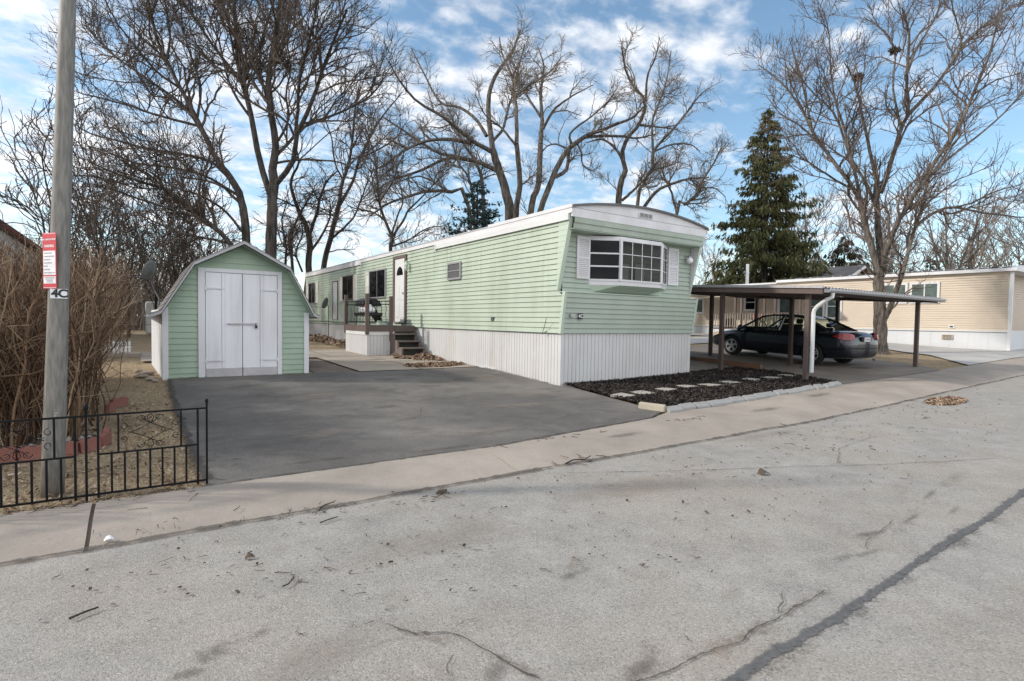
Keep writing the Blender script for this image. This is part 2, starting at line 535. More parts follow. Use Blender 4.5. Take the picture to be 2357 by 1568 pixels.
M['mulch'] = island_mat('dark_mulch_chips', [(.008, .007, .007), (.026, .021, .020), (.052, .040, .037), (.015, .013, .013), (.12, .098, .082)])
M['leafpile'] = island_mat('dead_leaves', [(.09, .055, .035), (.20, .13, .085), (.33, .235, .165), (.45, .36, .28), (.16, .08, .045)])
M['dgrass'] = island_mat('dead_grass', [(.22, .165, .10), (.36, .285, .18), (.50, .41, .28), (.30, .25, .13)])
M['litter'] = island_mat('twig_litter', [(.035, .027, .022), (.08, .06, .045), (.16, .115, .08)])
def lawn():
    t = NT('dormant_lawn')
    a = t.noise(1.1, 6, .65); b = t.noise(26, 4, .7); c = t.noise(5, 5, .6)
    col = t.mix(t.ramp(a, .35, .65), (.25, .185, .118), (.38, .295, .19))
    col = t.mix(t.math('MULTIPLY', t.ramp(c, .45, .7), .5), col, (.19, .14, .095))
    col = t.mix(t.ramp(b, .45, .7, 0, .7), col, (.48, .385, .26))
    col = t.mix(t.ramp(b, .45, .3, 0, .6), col, (.07, .05, .036))
    t.color(col).rough(.95).spec(.1).bump(b, .8, .03)
    return t.mat
M['lawn'] = lawn()
def soil():
    t = NT('mulch_soil'); b = t.noise(30, 5, .7)
    t.color(t.mix(t.ramp(b, .4, .65), (.006, .005, .005), (.035, .028, .027))).rough(.95).spec(.1).bump(b, 1, .03)
    return t.mat
M['soil'] = soil()
M['dirt'] = concrete('brown_dirt', (.13, .105, .085), (.19, .15, .12))
def polemat():
    t = NT('weathered_pole')
    mp = t.N.new('ShaderNodeMapping'); mp.inputs['Rotation'].default_value = (0, .5, 0); mp.inputs['Scale'].default_value = (60, 60, 9)
    t.L(t.tc.outputs['Object'], mp.inputs[0])
    n = t.N.new('ShaderNodeTexNoise'); n.inputs['Scale'].default_value = 1; n.inputs['Detail'].default_value = 4
    t.L(mp.outputs[0], n.inputs['Vector'])
    s = t.noise(9, 5, .7)
    col = t.mix(t.ramp(n.outputs[0], .35, .65), (.13, .125, .112), (.215, .205, .185))
    col = t.mix(t.ramp(s, .68, .74, 0, .8), col, (.5, .5, .48))
    t.color(col).rough(.6).bump(n.outputs[0], .35, .004)
    return t.mat
M['pole'] = polemat()

# limb paths of the traced trees: x, y, z, radius in metres
LIMBS={
    'A':[
     [(4.0,21.85,0.19,0.274),(4.02,21.87,3.37,0.254),(4.07,21.9,4.82,0.234),(4.12,21.92,5.77,0.214),(4.1,21.98,6.72,0.194)],
     [(4.1,21.98,6.72,0.178),(4.18,21.8,7.62,0.158),(4.0,21.75,8.81,0.138),(3.91,21.64,9.97,0.118),(4.04,21.38,11.11,0.099),(4.16,21.15,12.07,0.08),(4.18,20.94,13.33,0.061)],
     [(4.03,21.98,5.77,0.145),(3.69,22.52,7.4,0.133),(3.54,22.85,8.72,0.12),(3.31,23.24,10.06,0.106),(3.17,23.46,10.74,0.092),(3.13,23.73,12.11,0.079),(3.1,23.98,13.5,0.065),(3.08,24.17,14.56,0.051)],
     [(3.24,23.38,10.54,0.083),(3.72,23.23,11.25,0.071),(4.08,23.22,12.38,0.059),(4.33,23.23,13.31,0.046),(4.59,23.29,14.46,0.034)],
     [(4.22,21.87,6.21,0.129),(4.61,21.05,6.9,0.115),(4.62,20.52,7.68,0.101),(4.78,20.03,8.16,0.089),(4.95,19.38,8.81,0.076),(5.06,18.72,9.51,0.064),(5.21,18.02,10.14,0.052),(5.37,17.22,10.8,0.04)],
     [(4.59,20.49,7.78,0.077),(4.52,19.87,8.64,0.066),(4.46,19.35,9.3,0.055),(4.52,18.73,9.91,0.045),(4.58,17.92,10.65,0.035),(4.51,17.29,11.25,0.026)],
     [(4.14,21.89,7.14,0.08),(4.55,21.91,7.66,0.072),(5.29,21.92,8.57,0.063),(6.52,21.72,9.3,0.054),(7.55,21.56,10.02,0.045),(8.18,21.55,10.85,0.035)],
     [(4.1,21.96,6.93,0.065),(4.81,21.17,7.03,0.05),(5.88,19.97,6.88,0.036),(6.45,19.27,6.46,0.023)],
     [(3.97,21.62,9.85,0.063),(4.17,21.18,10.59,0.052),(4.51,20.62,11.35,0.042),(4.54,20.24,12.24,0.032),(4.59,19.96,12.81,0.022)],
     [(3.99,21.76,8.81,0.064),(3.86,22.67,10.2,0.055),(3.9,23.27,11.32,0.046),(4.19,23.85,12.75,0.037),(3.99,24.92,14.52,0.027)],
     [(3.54,22.85,8.72,0.066),(3.01,23.21,9.6,0.057),(2.74,23.39,10.47,0.049),(2.54,23.53,11.48,0.041),(2.22,23.75,12.47,0.033),(1.96,23.92,13.47,0.024)],
     [(3.3,23.25,10.06,0.083),(2.88,24.02,11.0,0.074),(2.38,24.88,12.04,0.065),(1.98,25.61,13.02,0.056),(1.45,26.5,14.13,0.046),(1.01,27.24,15.08,0.036)],
     [(4.17,21.8,7.62,0.064),(4.59,21.53,8.56,0.056),(4.49,21.61,9.43,0.048),(4.65,21.51,10.42,0.04),(4.54,21.59,11.34,0.032),(4.7,21.49,12.39,0.024)],
     [(3.36,22.77,0.2,0.198),(3.33,22.8,4.03,0.185),(3.25,22.85,5.18,0.172),(3.03,23.0,6.13,0.16),(2.55,23.32,6.88,0.147)],
     [(2.55,23.32,6.88,0.131),(2.15,23.83,7.88,0.119),(1.85,24.24,8.76,0.107),(1.34,24.88,10.0,0.094),(0.92,25.43,11.19,0.082),(0.61,25.85,12.11,0.069),(0.4,26.26,13.4,0.056),(0.19,26.62,14.41,0.043)],
     [(2.17,23.82,7.88,0.082),(1.62,24.89,9.16,0.074),(1.04,25.79,9.97,0.065),(-0.07,27.37,11.17,0.057),(-1.0,28.69,12.24,0.047),(-1.85,29.98,13.57,0.037)],
     [(1.87,24.42,8.56,0.067),(0.68,25.29,8.94,0.056),(-0.29,26.01,9.33,0.046),(-1.37,26.81,9.65,0.036),(-1.97,27.25,9.85,0.025)],
     [(2.97,23.04,6.25,0.082),(2.33,23.88,7.09,0.073),(1.54,24.76,7.48,0.064),(0.47,25.92,7.76,0.056),(-0.65,27.12,8.19,0.046),(-1.56,28.1,8.54,0.037),(-2.15,28.76,9.01,0.027)],
     [(3.08,22.97,5.81,0.065),(2.05,24.04,6.63,0.058),(1.0,25.08,6.97,0.05),(-0.09,26.13,7.18,0.042),(-1.2,27.23,7.77,0.034),(-1.76,27.77,7.94,0.026)],
     [(1.34,24.88,10.0,0.067),(0.47,24.73,10.48,0.055),(-0.15,24.45,11.12,0.043),(-0.64,24.18,11.63,0.033),(-1.0,23.77,12.25,0.022)],
     [(0.92,25.43,11.19,0.067),(1.05,25.68,12.17,0.054),(0.96,26.16,13.41,0.04),(0.76,26.69,14.52,0.026)],
     [(1.85,24.24,8.76,0.066),(1.98,24.34,9.98,0.056),(1.73,24.71,11.13,0.046),(1.48,25.07,12.3,0.036),(1.38,25.31,13.42,0.025)],
     [(3.07,22.97,2.68,0.132),(2.86,22.84,3.87,0.116),(2.23,23.01,4.58,0.101),(1.54,23.22,5.21,0.086),(0.92,23.41,5.71,0.072),(0.41,23.58,5.91,0.058),(-0.58,23.92,6.18,0.044),(-1.45,24.19,6.57,0.03)],
     [(2.23,23.01,4.58,0.064),(1.68,22.94,4.88,0.055),(1.16,22.9,4.93,0.046),(0.3,22.79,5.15,0.038),(-0.55,22.64,5.35,0.029),(-1.18,22.5,5.45,0.021)],
     [(2.75,22.88,3.99,0.065),(2.03,23.84,4.22,0.056),(1.25,24.85,4.46,0.046),(0.45,25.93,4.97,0.036),(-0.22,26.82,5.43,0.026)],
     [(3.29,22.82,4.35,0.066),(2.71,23.22,5.17,0.055),(1.91,23.74,5.79,0.045),(1.12,24.26,6.08,0.035),(0.33,24.78,6.64,0.024)]],
    'B':[
     [(8.32,31.0,0.24,0.217),(8.43,31.03,3.94,0.201),(8.85,30.92,5.94,0.186),(9.23,30.82,7.73,0.17)],
     [(9.23,30.82,7.73,0.146),(9.45,31.03,8.87,0.127),(9.9,31.15,10.18,0.109),(10.14,31.41,11.59,0.09),(10.37,31.73,13.18,0.071),(10.68,32.0,14.8,0.051)],
     [(9.26,30.79,7.59,0.121),(10.04,31.1,8.97,0.106),(10.67,31.58,10.64,0.091),(11.52,31.96,12.38,0.075),(12.38,32.15,13.76,0.058),(13.5,32.28,15.29,0.04)],
     [(9.5,31.02,8.95,0.073),(9.06,31.2,10.04,0.062),(8.9,31.18,11.28,0.051),(8.58,31.28,12.29,0.04),(8.49,31.21,13.57,0.029)],
     [(10.62,31.55,10.55,0.076),(11.77,31.33,11.29,0.061),(12.66,31.19,12.03,0.047),(13.31,31.22,13.08,0.031)],
     [(8.72,30.97,5.58,0.097),(9.41,30.45,6.29,0.081),(9.87,30.11,7.0,0.066),(10.31,29.75,8.4,0.051),(10.65,29.49,9.37,0.036)]],
    'V':[
     [(7.32,30.12,0.23,0.231),(7.4,30.17,3.74,0.208),(7.48,30.25,5.38,0.185),(7.27,30.49,6.4,0.162)],
     [(7.27,30.49,6.4,0.139),(6.77,30.27,7.31,0.114),(6.47,29.91,8.25,0.09),(6.69,29.24,9.05,0.066),(6.42,28.84,9.98,0.043)],
     [(7.43,30.3,5.52,0.116),(7.66,29.56,6.65,0.097),(7.73,29.08,7.5,0.079),(7.91,28.56,8.2,0.061),(8.25,27.98,8.65,0.044)],
     [(6.62,29.72,0.23,0.113),(6.54,29.91,3.94,0.099),(6.51,30.07,5.27,0.086),(6.75,30.01,6.27,0.072),(7.15,29.83,7.15,0.059),(7.55,29.64,7.97,0.045)],
     [(7.47,30.2,4.7,0.093),(8.04,29.75,5.71,0.073),(8.36,29.48,6.72,0.054),(8.3,29.49,7.52,0.034)],
     [(6.2,30.08,3.27,0.09),(6.32,30.35,4.95,0.072),(6.2,30.72,6.31,0.053),(6.46,30.76,7.35,0.034)],
     [(7.14,30.33,3.67,0.069),(6.82,30.31,4.65,0.057),(7.04,29.92,5.63,0.045),(6.89,29.79,6.59,0.034)]],
    'D':[
     [(10.25,25.81,0.27,0.194),(10.26,25.84,4.58,0.161),(10.35,25.8,5.21,0.129)],
     [(10.35,25.8,5.21,0.129),(10.01,25.88,6.06,0.114),(9.71,25.93,6.96,0.099),(9.55,25.83,8.16,0.084),(9.44,25.79,8.86,0.07),(9.24,25.79,9.62,0.056),(8.94,25.84,10.47,0.042)],
     [(10.36,25.77,5.34,0.108),(10.88,25.58,6.25,0.093),(11.09,25.51,6.7,0.078),(11.73,25.21,7.43,0.063),(12.3,24.96,8.16,0.048),(12.87,24.69,8.7,0.033)],
     [(10.31,25.8,5.4,0.086),(10.61,25.75,6.43,0.073),(10.83,25.71,7.08,0.059),(10.78,25.86,7.85,0.046),(10.71,26.03,8.64,0.033)],
     [(10.28,25.84,4.83,0.086),(11.17,25.75,5.22,0.069),(12.12,25.7,5.89,0.052),(12.99,25.56,6.1,0.034)],
     [(10.01,25.88,6.06,0.086),(9.55,26.4,6.52,0.068),(9.07,26.89,6.67,0.05),(8.59,27.39,6.87,0.033)],
     [(9.71,25.93,6.96,0.085),(10.49,26.13,8.12,0.069),(10.85,26.38,8.99,0.051),(11.36,26.62,10.04,0.034)]],
    'C':[
     [(17.69,26.12,0.44,0.5),(17.64,26.29,7.2,0.457),(17.53,26.52,8.68,0.414),(17.19,26.91,10.17,0.371),(16.97,27.16,11.17,0.328)],
     [(16.97,27.16,11.17,0.277),(17.0,27.47,12.43,0.25),(17.06,27.86,14.13,0.222),(17.42,27.95,15.44,0.194),(18.03,27.84,16.56,0.165),(18.64,27.69,17.48,0.135),(19.13,27.7,18.83,0.105)],
     [(16.88,27.21,11.06,0.227),(15.96,27.4,11.42,0.197),(14.93,27.56,12.02,0.168),(13.93,27.7,12.6,0.139),(12.59,27.92,13.1,0.111),(11.51,27.95,14.02,0.083),(10.89,27.85,14.79,0.057)],
     [(16.77,27.53,12.0,0.177),(16.49,28.34,13.16,0.154),(15.89,29.37,14.04,0.131),(15.17,30.42,14.5,0.106),(14.68,31.84,16.72,0.081),(14.33,32.9,18.5,0.055)],
     [(17.04,27.25,11.69,0.152),(17.77,27.35,12.55,0.133),(18.4,27.74,14.01,0.115),(18.96,28.06,15.26,0.096),(19.78,28.59,17.32,0.076),(20.42,28.98,18.92,0.055)],
     [(17.25,26.84,9.87,0.226),(16.45,28.22,10.63,0.198),(15.72,29.4,11.08,0.167),(14.95,30.6,11.54,0.135),(13.79,32.6,13.08,0.104),(12.98,33.98,14.15,0.07)],
     [(16.33,28.4,10.7,0.206),(15.21,29.3,10.87,0.168),(13.76,30.44,10.07,0.13),(12.55,31.39,9.57,0.091),(11.65,32.1,8.86,0.052)],
     [(15.67,27.48,11.38,0.199),(14.77,28.47,11.66,0.171),(13.91,29.38,11.63,0.142),(12.97,30.39,11.22,0.112),(12.18,31.28,10.49,0.083),(11.43,32.08,10.04,0.052)],
     [(17.83,26.02,5.82,0.3),(17.61,25.56,7.47,0.27),(17.45,25.05,9.05,0.241),(16.95,24.68,10.82,0.212)],
     [(16.95,24.68,10.82,0.189),(17.34,25.32,12.92,0.164),(17.44,25.67,13.9,0.136),(17.52,26.16,15.22,0.109),(17.36,26.82,16.48,0.08),(17.41,27.3,17.75,0.051)],
     [(17.43,25.61,13.79,0.122),(18.18,25.24,14.5,0.094),(19.2,24.71,15.33,0.065),(19.82,24.44,16.25,0.037)],
     [(16.96,24.72,10.74,0.118),(16.21,24.94,11.56,0.09),(15.31,25.24,12.17,0.062),(14.72,25.33,13.13,0.034)],
     [(17.97,24.96,0.44,0.317),(18.15,24.97,7.25,0.293),(18.6,24.81,9.0,0.269),(18.74,24.91,11.22,0.245)],
     [(18.74,24.91,11.22,0.221),(19.31,25.54,12.95,0.182),(19.71,26.28,14.75,0.142),(20.37,26.86,16.63,0.099),(20.5,27.62,18.19,0.054)],
     [(19.13,25.22,12.25,0.149),(19.3,24.47,13.11,0.11),(19.73,23.52,13.65,0.072),(20.29,22.36,14.05,0.035)],
     [(19.28,25.63,13.07,0.126),(18.9,26.56,14.55,0.098),(18.69,27.16,15.59,0.069),(18.63,27.85,17.23,0.039)],
     [(18.29,24.74,5.72,0.292),(18.51,24.45,7.5,0.273),(18.93,24.01,9.17,0.253),(19.26,23.7,10.18,0.234),(19.6,23.39,10.82,0.215)],
     [(19.6,23.39,10.82,0.215),(20.07,22.57,11.34,0.177),(20.61,21.7,11.57,0.139),(21.35,20.45,11.99,0.102),(21.65,19.81,12.48,0.067)],
     [(19.73,23.16,10.97,0.167),(20.22,22.61,11.33,0.139),(21.44,21.26,11.26,0.111),(21.92,20.72,11.1,0.084),(22.62,19.93,11.23,0.057)],
     [(18.95,23.99,9.21,0.193),(19.71,23.79,9.72,0.17),(20.1,23.99,10.97,0.147)],
     [(19.86,23.02,10.96,0.095),(20.17,23.05,10.56,0.08),(20.39,23.17,10.02,0.064),(20.96,23.08,9.68,0.049)],
     [(19.64,23.3,10.98,0.119),(19.41,23.08,11.52,0.097),(19.77,22.13,12.05,0.075),(20.15,21.01,12.68,0.054),(20.2,20.46,13.2,0.033)],
     [(20.1,23.99,10.97,0.098),(19.52,24.53,11.28,0.078),(19.09,24.91,11.1,0.058),(18.76,25.25,10.26,0.037)],
     [(17.48,25.17,8.71,0.097),(17.76,24.52,9.09,0.066),(17.92,24.12,9.35,0.036)],
     [(15.9,27.16,0.4,0.224),(15.58,27.44,8.04,0.199),(14.61,28.1,8.55,0.174),(13.64,28.74,8.58,0.149),(12.58,29.41,8.21,0.124),(11.69,29.98,7.8,0.099),(10.87,30.48,7.11,0.074)],
     [(14.61,28.1,8.55,0.124),(14.03,29.13,9.34,0.097),(13.39,30.08,9.64,0.068),(12.46,31.43,9.26,0.039)],
     [(16.31,26.89,5.77,0.199),(17.16,28.59,9.52,0.177),(17.19,29.49,11.06,0.148),(16.87,30.67,12.55,0.117),(16.68,32.2,14.99,0.085)],
     [(15.9,27.16,5.77,0.149),(15.7,27.47,9.08,0.116),(15.15,27.91,10.24,0.083),(14.84,28.19,11.6,0.05)]],
    'E':[
     [(24.24,24.26,0.57,0.374),(24.32,24.25,8.62,0.32),(24.66,24.06,10.6,0.266)],
     [(24.66,24.06,10.6,0.24),(24.13,23.86,11.49,0.214),(24.09,23.29,12.34,0.188),(24.26,22.66,12.89,0.164),(24.07,22.03,13.93,0.139),(22.97,22.06,14.62,0.115),(22.27,21.93,15.33,0.093),(21.69,21.65,16.16,0.071)],
     [(24.28,22.68,12.85,0.128),(25.17,22.2,12.81,0.09),(26.27,21.61,12.72,0.051)],
     [(24.42,22.96,0.56,0.208),(24.53,22.9,8.22,0.181),(24.84,22.69,9.53,0.155),(25.24,22.42,10.54,0.129)],
     [(25.24,22.42,10.54,0.155),(25.24,22.35,11.42,0.134),(26.03,21.65,12.69,0.113),(26.73,21.03,13.84,0.092),(27.14,20.66,14.6,0.071),(27.5,20.35,14.98,0.051)],
     [(25.22,22.39,11.03,0.129),(25.4,22.67,13.24,0.11),(25.87,22.6,14.53,0.091),(26.36,22.51,15.83,0.072),(26.79,22.57,17.8,0.053)],
     [(24.07,22.03,13.93,0.125),(23.74,21.64,15.14,0.094),(23.76,21.08,16.06,0.064),(23.6,20.73,16.89,0.036)],
     [(24.6,22.84,7.72,0.181),(24.8,21.73,8.85,0.151),(25.15,20.83,9.21,0.124),(25.51,19.95,9.37,0.097),(25.9,18.98,9.29,0.072)],
     [(27.11,22.14,0.61,0.186),(27.16,22.15,8.03,0.166),(27.65,21.82,8.55,0.146),(28.24,21.42,9.29,0.126),(28.42,21.31,9.91,0.106),(28.99,20.94,11.05,0.086),(29.37,20.7,11.99,0.066)],
     [(27.16,22.15,8.08,0.133),(27.4,22.8,9.42,0.104),(27.49,23.56,10.75,0.074),(27.86,23.79,11.62,0.042)],
     [(24.54,23.98,10.87,0.159),(24.41,24.76,12.07,0.126),(24.02,25.58,12.73,0.091),(23.51,26.43,12.64,0.055)],
     [(24.48,24.14,8.73,0.16),(25.21,23.46,9.64,0.106),(25.85,22.84,10.53,0.053)],
     [(25.51,19.95,9.37,0.097),(25.95,19.58,8.9,0.077),(26.63,19.07,8.81,0.057),(27.07,18.71,8.33,0.036)],
     [(25.24,22.35,11.42,0.103),(26.18,21.75,11.85,0.082),(27.03,21.2,11.87,0.06),(27.54,20.85,11.48,0.039)],
     [(25.85,22.84,10.53,0.106),(26.54,22.53,10.79,0.073),(27.44,22.12,11.16,0.04)]],
    'F':[
     [(21.63,8.57,0.22,0.431),(21.64,8.59,0.75,0.389),(21.63,8.62,1.29,0.346),(21.65,8.66,2.24,0.304),(21.63,8.71,2.99,0.262)],
     [(21.63,8.71,2.99,0.2),(21.63,8.88,3.81,0.181),(21.54,9.15,4.86,0.161),(21.52,9.35,5.77,0.141)],
     [(21.52,9.35,5.77,0.126),(21.62,9.9,6.72,0.112),(21.61,10.61,7.8,0.099),(21.63,11.23,8.84,0.084),(21.72,11.76,9.9,0.069),(21.64,12.53,11.12,0.053),(21.35,13.38,12.05,0.036)],
     [(21.63,9.46,6.08,0.079),(20.92,9.97,6.56,0.061),(20.13,10.54,7.17,0.042),(19.45,11.03,7.51,0.024)],
     [(21.56,9.37,5.85,0.094),(21.17,9.56,7.33,0.082),(20.9,9.69,8.26,0.07),(20.54,9.88,9.25,0.058),(20.36,9.96,10.1,0.046),(20.2,9.99,11.41,0.035),(20.11,10.03,11.86,0.023)],
     [(21.67,8.68,2.99,0.216),(21.94,8.84,4.04,0.187),(22.26,9.08,5.48,0.159),(22.54,9.25,6.59,0.128)],
     [(22.54,9.25,6.59,0.112),(21.92,9.28,7.67,0.091),(21.15,9.31,9.01,0.069),(20.73,9.32,9.71,0.049),(20.16,9.43,10.32,0.03)],
     [(22.52,9.11,6.14,0.144),(22.55,8.78,7.33,0.126),(22.53,8.55,8.28,0.109),(22.56,8.35,8.91,0.092),(22.18,8.32,10.0,0.076),(21.94,8.17,11.17,0.06),(21.44,8.24,12.07,0.044)],
     [(22.53,8.55,8.28,0.078),(22.8,8.75,8.94,0.068),(23.27,9.14,10.22,0.058),(24.13,9.46,11.93,0.049),(24.23,10.02,12.99,0.038),(24.1,10.6,13.65,0.026)],
     [(22.59,8.36,8.78,0.108),(23.29,7.95,9.62,0.093),(23.89,7.61,10.59,0.077),(24.38,7.34,11.36,0.062),(25.21,6.85,12.28,0.047),(26.28,6.19,13.0,0.031)],
     [(22.27,9.08,5.48,0.095),(21.98,9.39,6.47,0.083),(21.54,9.82,7.6,0.07),(21.23,10.19,9.03,0.058),(20.6,10.74,9.89,0.045),(19.97,11.3,10.97,0.032)],
     [(21.81,8.66,3.2,0.17),(21.4,8.34,4.07,0.145),(21.06,7.84,5.01,0.121),(20.81,7.31,5.75,0.098)],
     [(20.81,7.31,5.75,0.112),(21.12,7.02,6.54,0.098),(21.59,6.6,7.61,0.083),(21.86,6.33,8.61,0.069),(22.12,6.05,9.76,0.055),(22.21,5.92,10.62,0.041),(22.3,5.79,11.36,0.027)],
     [(20.86,7.27,5.81,0.084),(21.53,6.95,6.53,0.07),(22.25,6.58,7.19,0.057),(23.11,6.15,7.92,0.043),(24.23,5.6,9.13,0.029)],
     [(21.73,8.56,1.43,0.169),(21.67,8.41,1.7,0.153),(21.46,8.12,2.35,0.135),(21.2,7.82,3.04,0.117)],
     [(21.2,7.82,3.04,0.102),(21.47,7.78,3.76,0.092),(21.81,7.72,4.63,0.081),(22.17,7.65,5.5,0.071),(22.48,7.61,6.39,0.06)],
     [(21.83,7.72,4.66,0.089),(22.51,7.42,5.18,0.077),(23.17,7.1,5.38,0.066),(24.1,6.62,5.26,0.054),(25.18,6.06,5.17,0.043),(25.86,5.71,5.14,0.031)],
     [(21.5,8.83,3.12,0.062),(20.73,8.95,3.61,0.042),(19.95,9.11,3.96,0.022)],
     [(22.48,7.61,6.39,0.06),(23.14,7.37,7.3,0.051),(23.49,7.29,8.0,0.042),(24.5,6.86,9.02,0.033),(25.62,6.33,9.65,0.023)],
     [(22.18,8.32,10.0,0.076),(22.47,8.12,10.99,0.058),(22.93,7.8,11.97,0.04),(23.16,7.63,12.88,0.023)],
     [(24.01,7.54,10.6,0.062),(24.45,7.48,11.51,0.049),(24.51,7.76,12.73,0.037),(24.6,7.94,13.66,0.024)],
     [(21.86,6.33,8.61,0.055),(22.28,5.89,9.04,0.038),(22.79,5.38,9.22,0.02)],
     [(21.61,10.61,7.8,0.066),(21.11,11.4,8.92,0.053),(20.69,11.94,9.43,0.039),(20.41,12.43,10.25,0.026)],
     [(21.63,11.23,8.84,0.068),(21.8,11.67,10.49,0.054),(21.86,12.05,11.77,0.041),(21.88,12.41,12.9,0.026)],
     [(23.04,7.16,5.34,0.06),(23.15,6.57,5.45,0.046),(23.18,6.09,5.69,0.033),(23.24,5.36,5.86,0.021)]],
    'J':[
     [(-1.91,17.79,0.15,0.049),(-1.96,17.87,3.17,0.041),(-2.12,18.03,4.06,0.034),(-2.24,18.14,4.49,0.027)],
     [(-2.24,18.14,4.49,0.033),(-2.54,18.76,5.12,0.026),(-2.84,19.36,5.73,0.019),(-3.03,19.77,6.2,0.012)],
     [(-1.88,17.76,2.46,0.043),(-1.82,17.52,3.15,0.037),(-1.77,17.25,3.89,0.031),(-1.88,17.0,4.83,0.026),(-1.82,16.84,5.2,0.02),(-1.67,16.62,5.52,0.015)],
     [(-1.94,17.85,3.13,0.027),(-2.34,18.1,3.46,0.019),(-2.86,18.42,3.49,0.011)],
     [(-1.88,16.98,4.91,0.026),(-2.11,17.23,5.44,0.018),(-2.31,17.45,5.86,0.01)],
     [(-2.05,17.96,3.64,0.027),(-2.49,18.1,4.03,0.021),(-2.82,18.23,4.13,0.016),(-3.07,18.31,4.31,0.011)],
     [(-2.12,18.03,4.06,0.027),(-2.06,17.92,4.59,0.022),(-2.2,17.92,5.19,0.016),(-2.45,18.0,5.66,0.011)],
     [(-2.0,17.88,3.17,0.027),(-2.18,17.89,3.66,0.021),(-2.61,18.04,3.92,0.016),(-2.99,18.17,3.97,0.011)]],
}

# ------------------------------------------------------------------ ground, street, paving
import bmesh
def sheet(name, poly, mat, dz=0.0, step=1.0, jit=0.0, edge=0.12, label=None, kind='structure', cat=None):
    pts = []
    n = len(poly)
    r = random.Random(len(name)*13+n)
    for i in range(n):
        a, b = poly[i], poly[(i+1) % n]
        d = math.hypot(b[0]-a[0], b[1]-a[1])
        kk = max(1, int(d/edge)) if jit else 1
        for j in range(kk):
            t = j/kk
            x = a[0]+(b[0]-a[0])*t; y = a[1]+(b[1]-a[1])*t
            if jit and j: x += r.uniform(-jit, jit); y += r.uniform(-jit, jit)
            pts.append((x, y))
    bm = bmesh.new()
    bm.faces.new([bm.verts.new((x, y, 0)) for x, y in pts])
    xs = [p[0] for p in pts]; ys = [p[1] for p in pts]
    cuts = [((0, y, 0), (0, 1, 0)) for y in HY if min(ys) < y < max(ys)]
    if max(ys)-min(ys) < 60:
        y = min(ys)+step
        while y < max(ys): cuts.append(((0, y, 0), (0, 1, 0))); y += step
    cuts += [((x, 0, 0), (1, 0, 0)) for x in (8, 30) if min(xs) < x < max(xs)]
    for co, no in cuts:
        bmesh.ops.bisect_plane(bm, geom=bm.verts[:]+bm.edges[:]+bm.faces[:], plane_co=co, plane_no=no)
    for v in bm.verts: v.co.z = G(v.co.x, v.co.y)+dz
    bmesh.ops.triangulate(bm, faces=[f for f in bm.faces if len(f.verts) > 4])
    bmesh.ops.recalc_face_normals(bm, faces=bm.faces)
    if sum(f.normal.z for f in bm.faces) < 0: bmesh.ops.reverse_faces(bm, faces=bm.faces)
    me = bpy.data.meshes.new(name); bm.to_mesh(me); bm.free()
    me.materials.append(mat)
    o = link(name, me)
    return tag(o, label, cat, None, kind)

sheet('ground', [(-260, -60), (300, -60), (300, 300), (-260, 300)], M['lawn'], -.03)
sheet('road', [(-80, -40), (120, -40), (120, 3.93), (-80, 3.93)], M['road'], -.0)

def kerb():
    prof = [(3.90, -.135), (3.925, -.118), (4.10, -.100), (4.24, -.072), (4.36, -.053), (4.48, -.044), (4.66, -.040), (4.67, -.10)]
    xs = [-40]+[-0.27+3.08*i for i in range(-6, 20)]+[120]
    mb = MB(); r = random.Random(5)
    for a, b in zip(xs[:-1], xs[1:]):
        wide = .011 if abs(a+.27) < .01 else .006
        x0, x1 = a+wide, b-(.011 if abs(b+.27) < .01 else .006)
        m = max(1, int((x1-x0)/.25)); m = min(m, 60)
        vs = []
        for i in range(m+1):
            x = x0+(x1-x0)*i/m
            for q, (y, z) in enumerate(prof):
                jy = r.uniform(-.018, .012) if q < 2 else (r.uniform(-.006, .006))
                vs.append((x, y+jy, z+.022*min(max(0, x-8), 22)))
        n = len(prof); fs = []
        for i in range(m):
            for j in range(n-1):
                fs.append((i*n+j, (i+1)*n+j, (i+1)*n+j+1, i*n+j+1))
        fs += [tuple(range(n)), tuple(range(m*n, m*n+n))[::-1]]
        mb.add(vs, fs)
    tag(mb.build('kerb', M['kerb']), kind='structure')
    mb = MB()
    for x in xs[1:-1]:
        w = .02 if abs(x+.27) < .01 else .008
        mb.add([(x-w, y, z-.016+.022*min(max(0, x-8), 22)) for y, z in prof[1:7]]+[(x+w, y, z-.016+.022*min(max(0, x-8), 22)) for y, z in prof[1:7]],
               [(i, 6+i, 7+i, 1+i) for i in range(5)])
    tag(mb.build('kerb_joint', M['dirt']), kind='structure')
kerb()

# driveway in front of the green home
sheet('driveway', [(.40, 4.655), (2.85, 4.655), (5.72, 4.99), (6.22, 5.25), (6.84, 8.0), (6.70, 8.3), (6.70, 11.25), (5.0, 11.15), (3.8, 11.22), (2.9, 11.36), (.40, 11.36), (.38, 8.6)], M['drive'], .0, jit=.018)
sheet('patio', [(3.80, 11.21), (5.0, 11.14), (6.72, 11.24), (6.72, 17.5), (-.0, 17.5), (-.0, 14.75), (3.80, 14.7)], M['patio'], .012, jit=.006)
mb = MB()
for (x0, y0, x1, y1) in [(3.8, 13.05, 6.7, 13.07), (5.2, 11.2, 5.215, 14.7), (3.78, 14.70, 6.7, 14.72), (2.2, 14.8, 2.215, 17.4), (0, 16.1, 5.2, 16.12), (4.2, 14.72, 4.215, 17.4)]:
    mb.quad((x0, y0, G(x0, y0)+.016), (x1, y0, G(x1, y0)+.016), (x1, y1, G(x1, y1)+.016), (x0, y1, G(x0, y1)+.016))
tag(mb.build('patio_joint', M['soil']), kind='structure')
sheet('dirt_strip', [(2.95, 11.37), (3.79, 11.25), (3.79, 14.6), (2.95, 14.6)], M['dirt'], -.012, jit=.02)
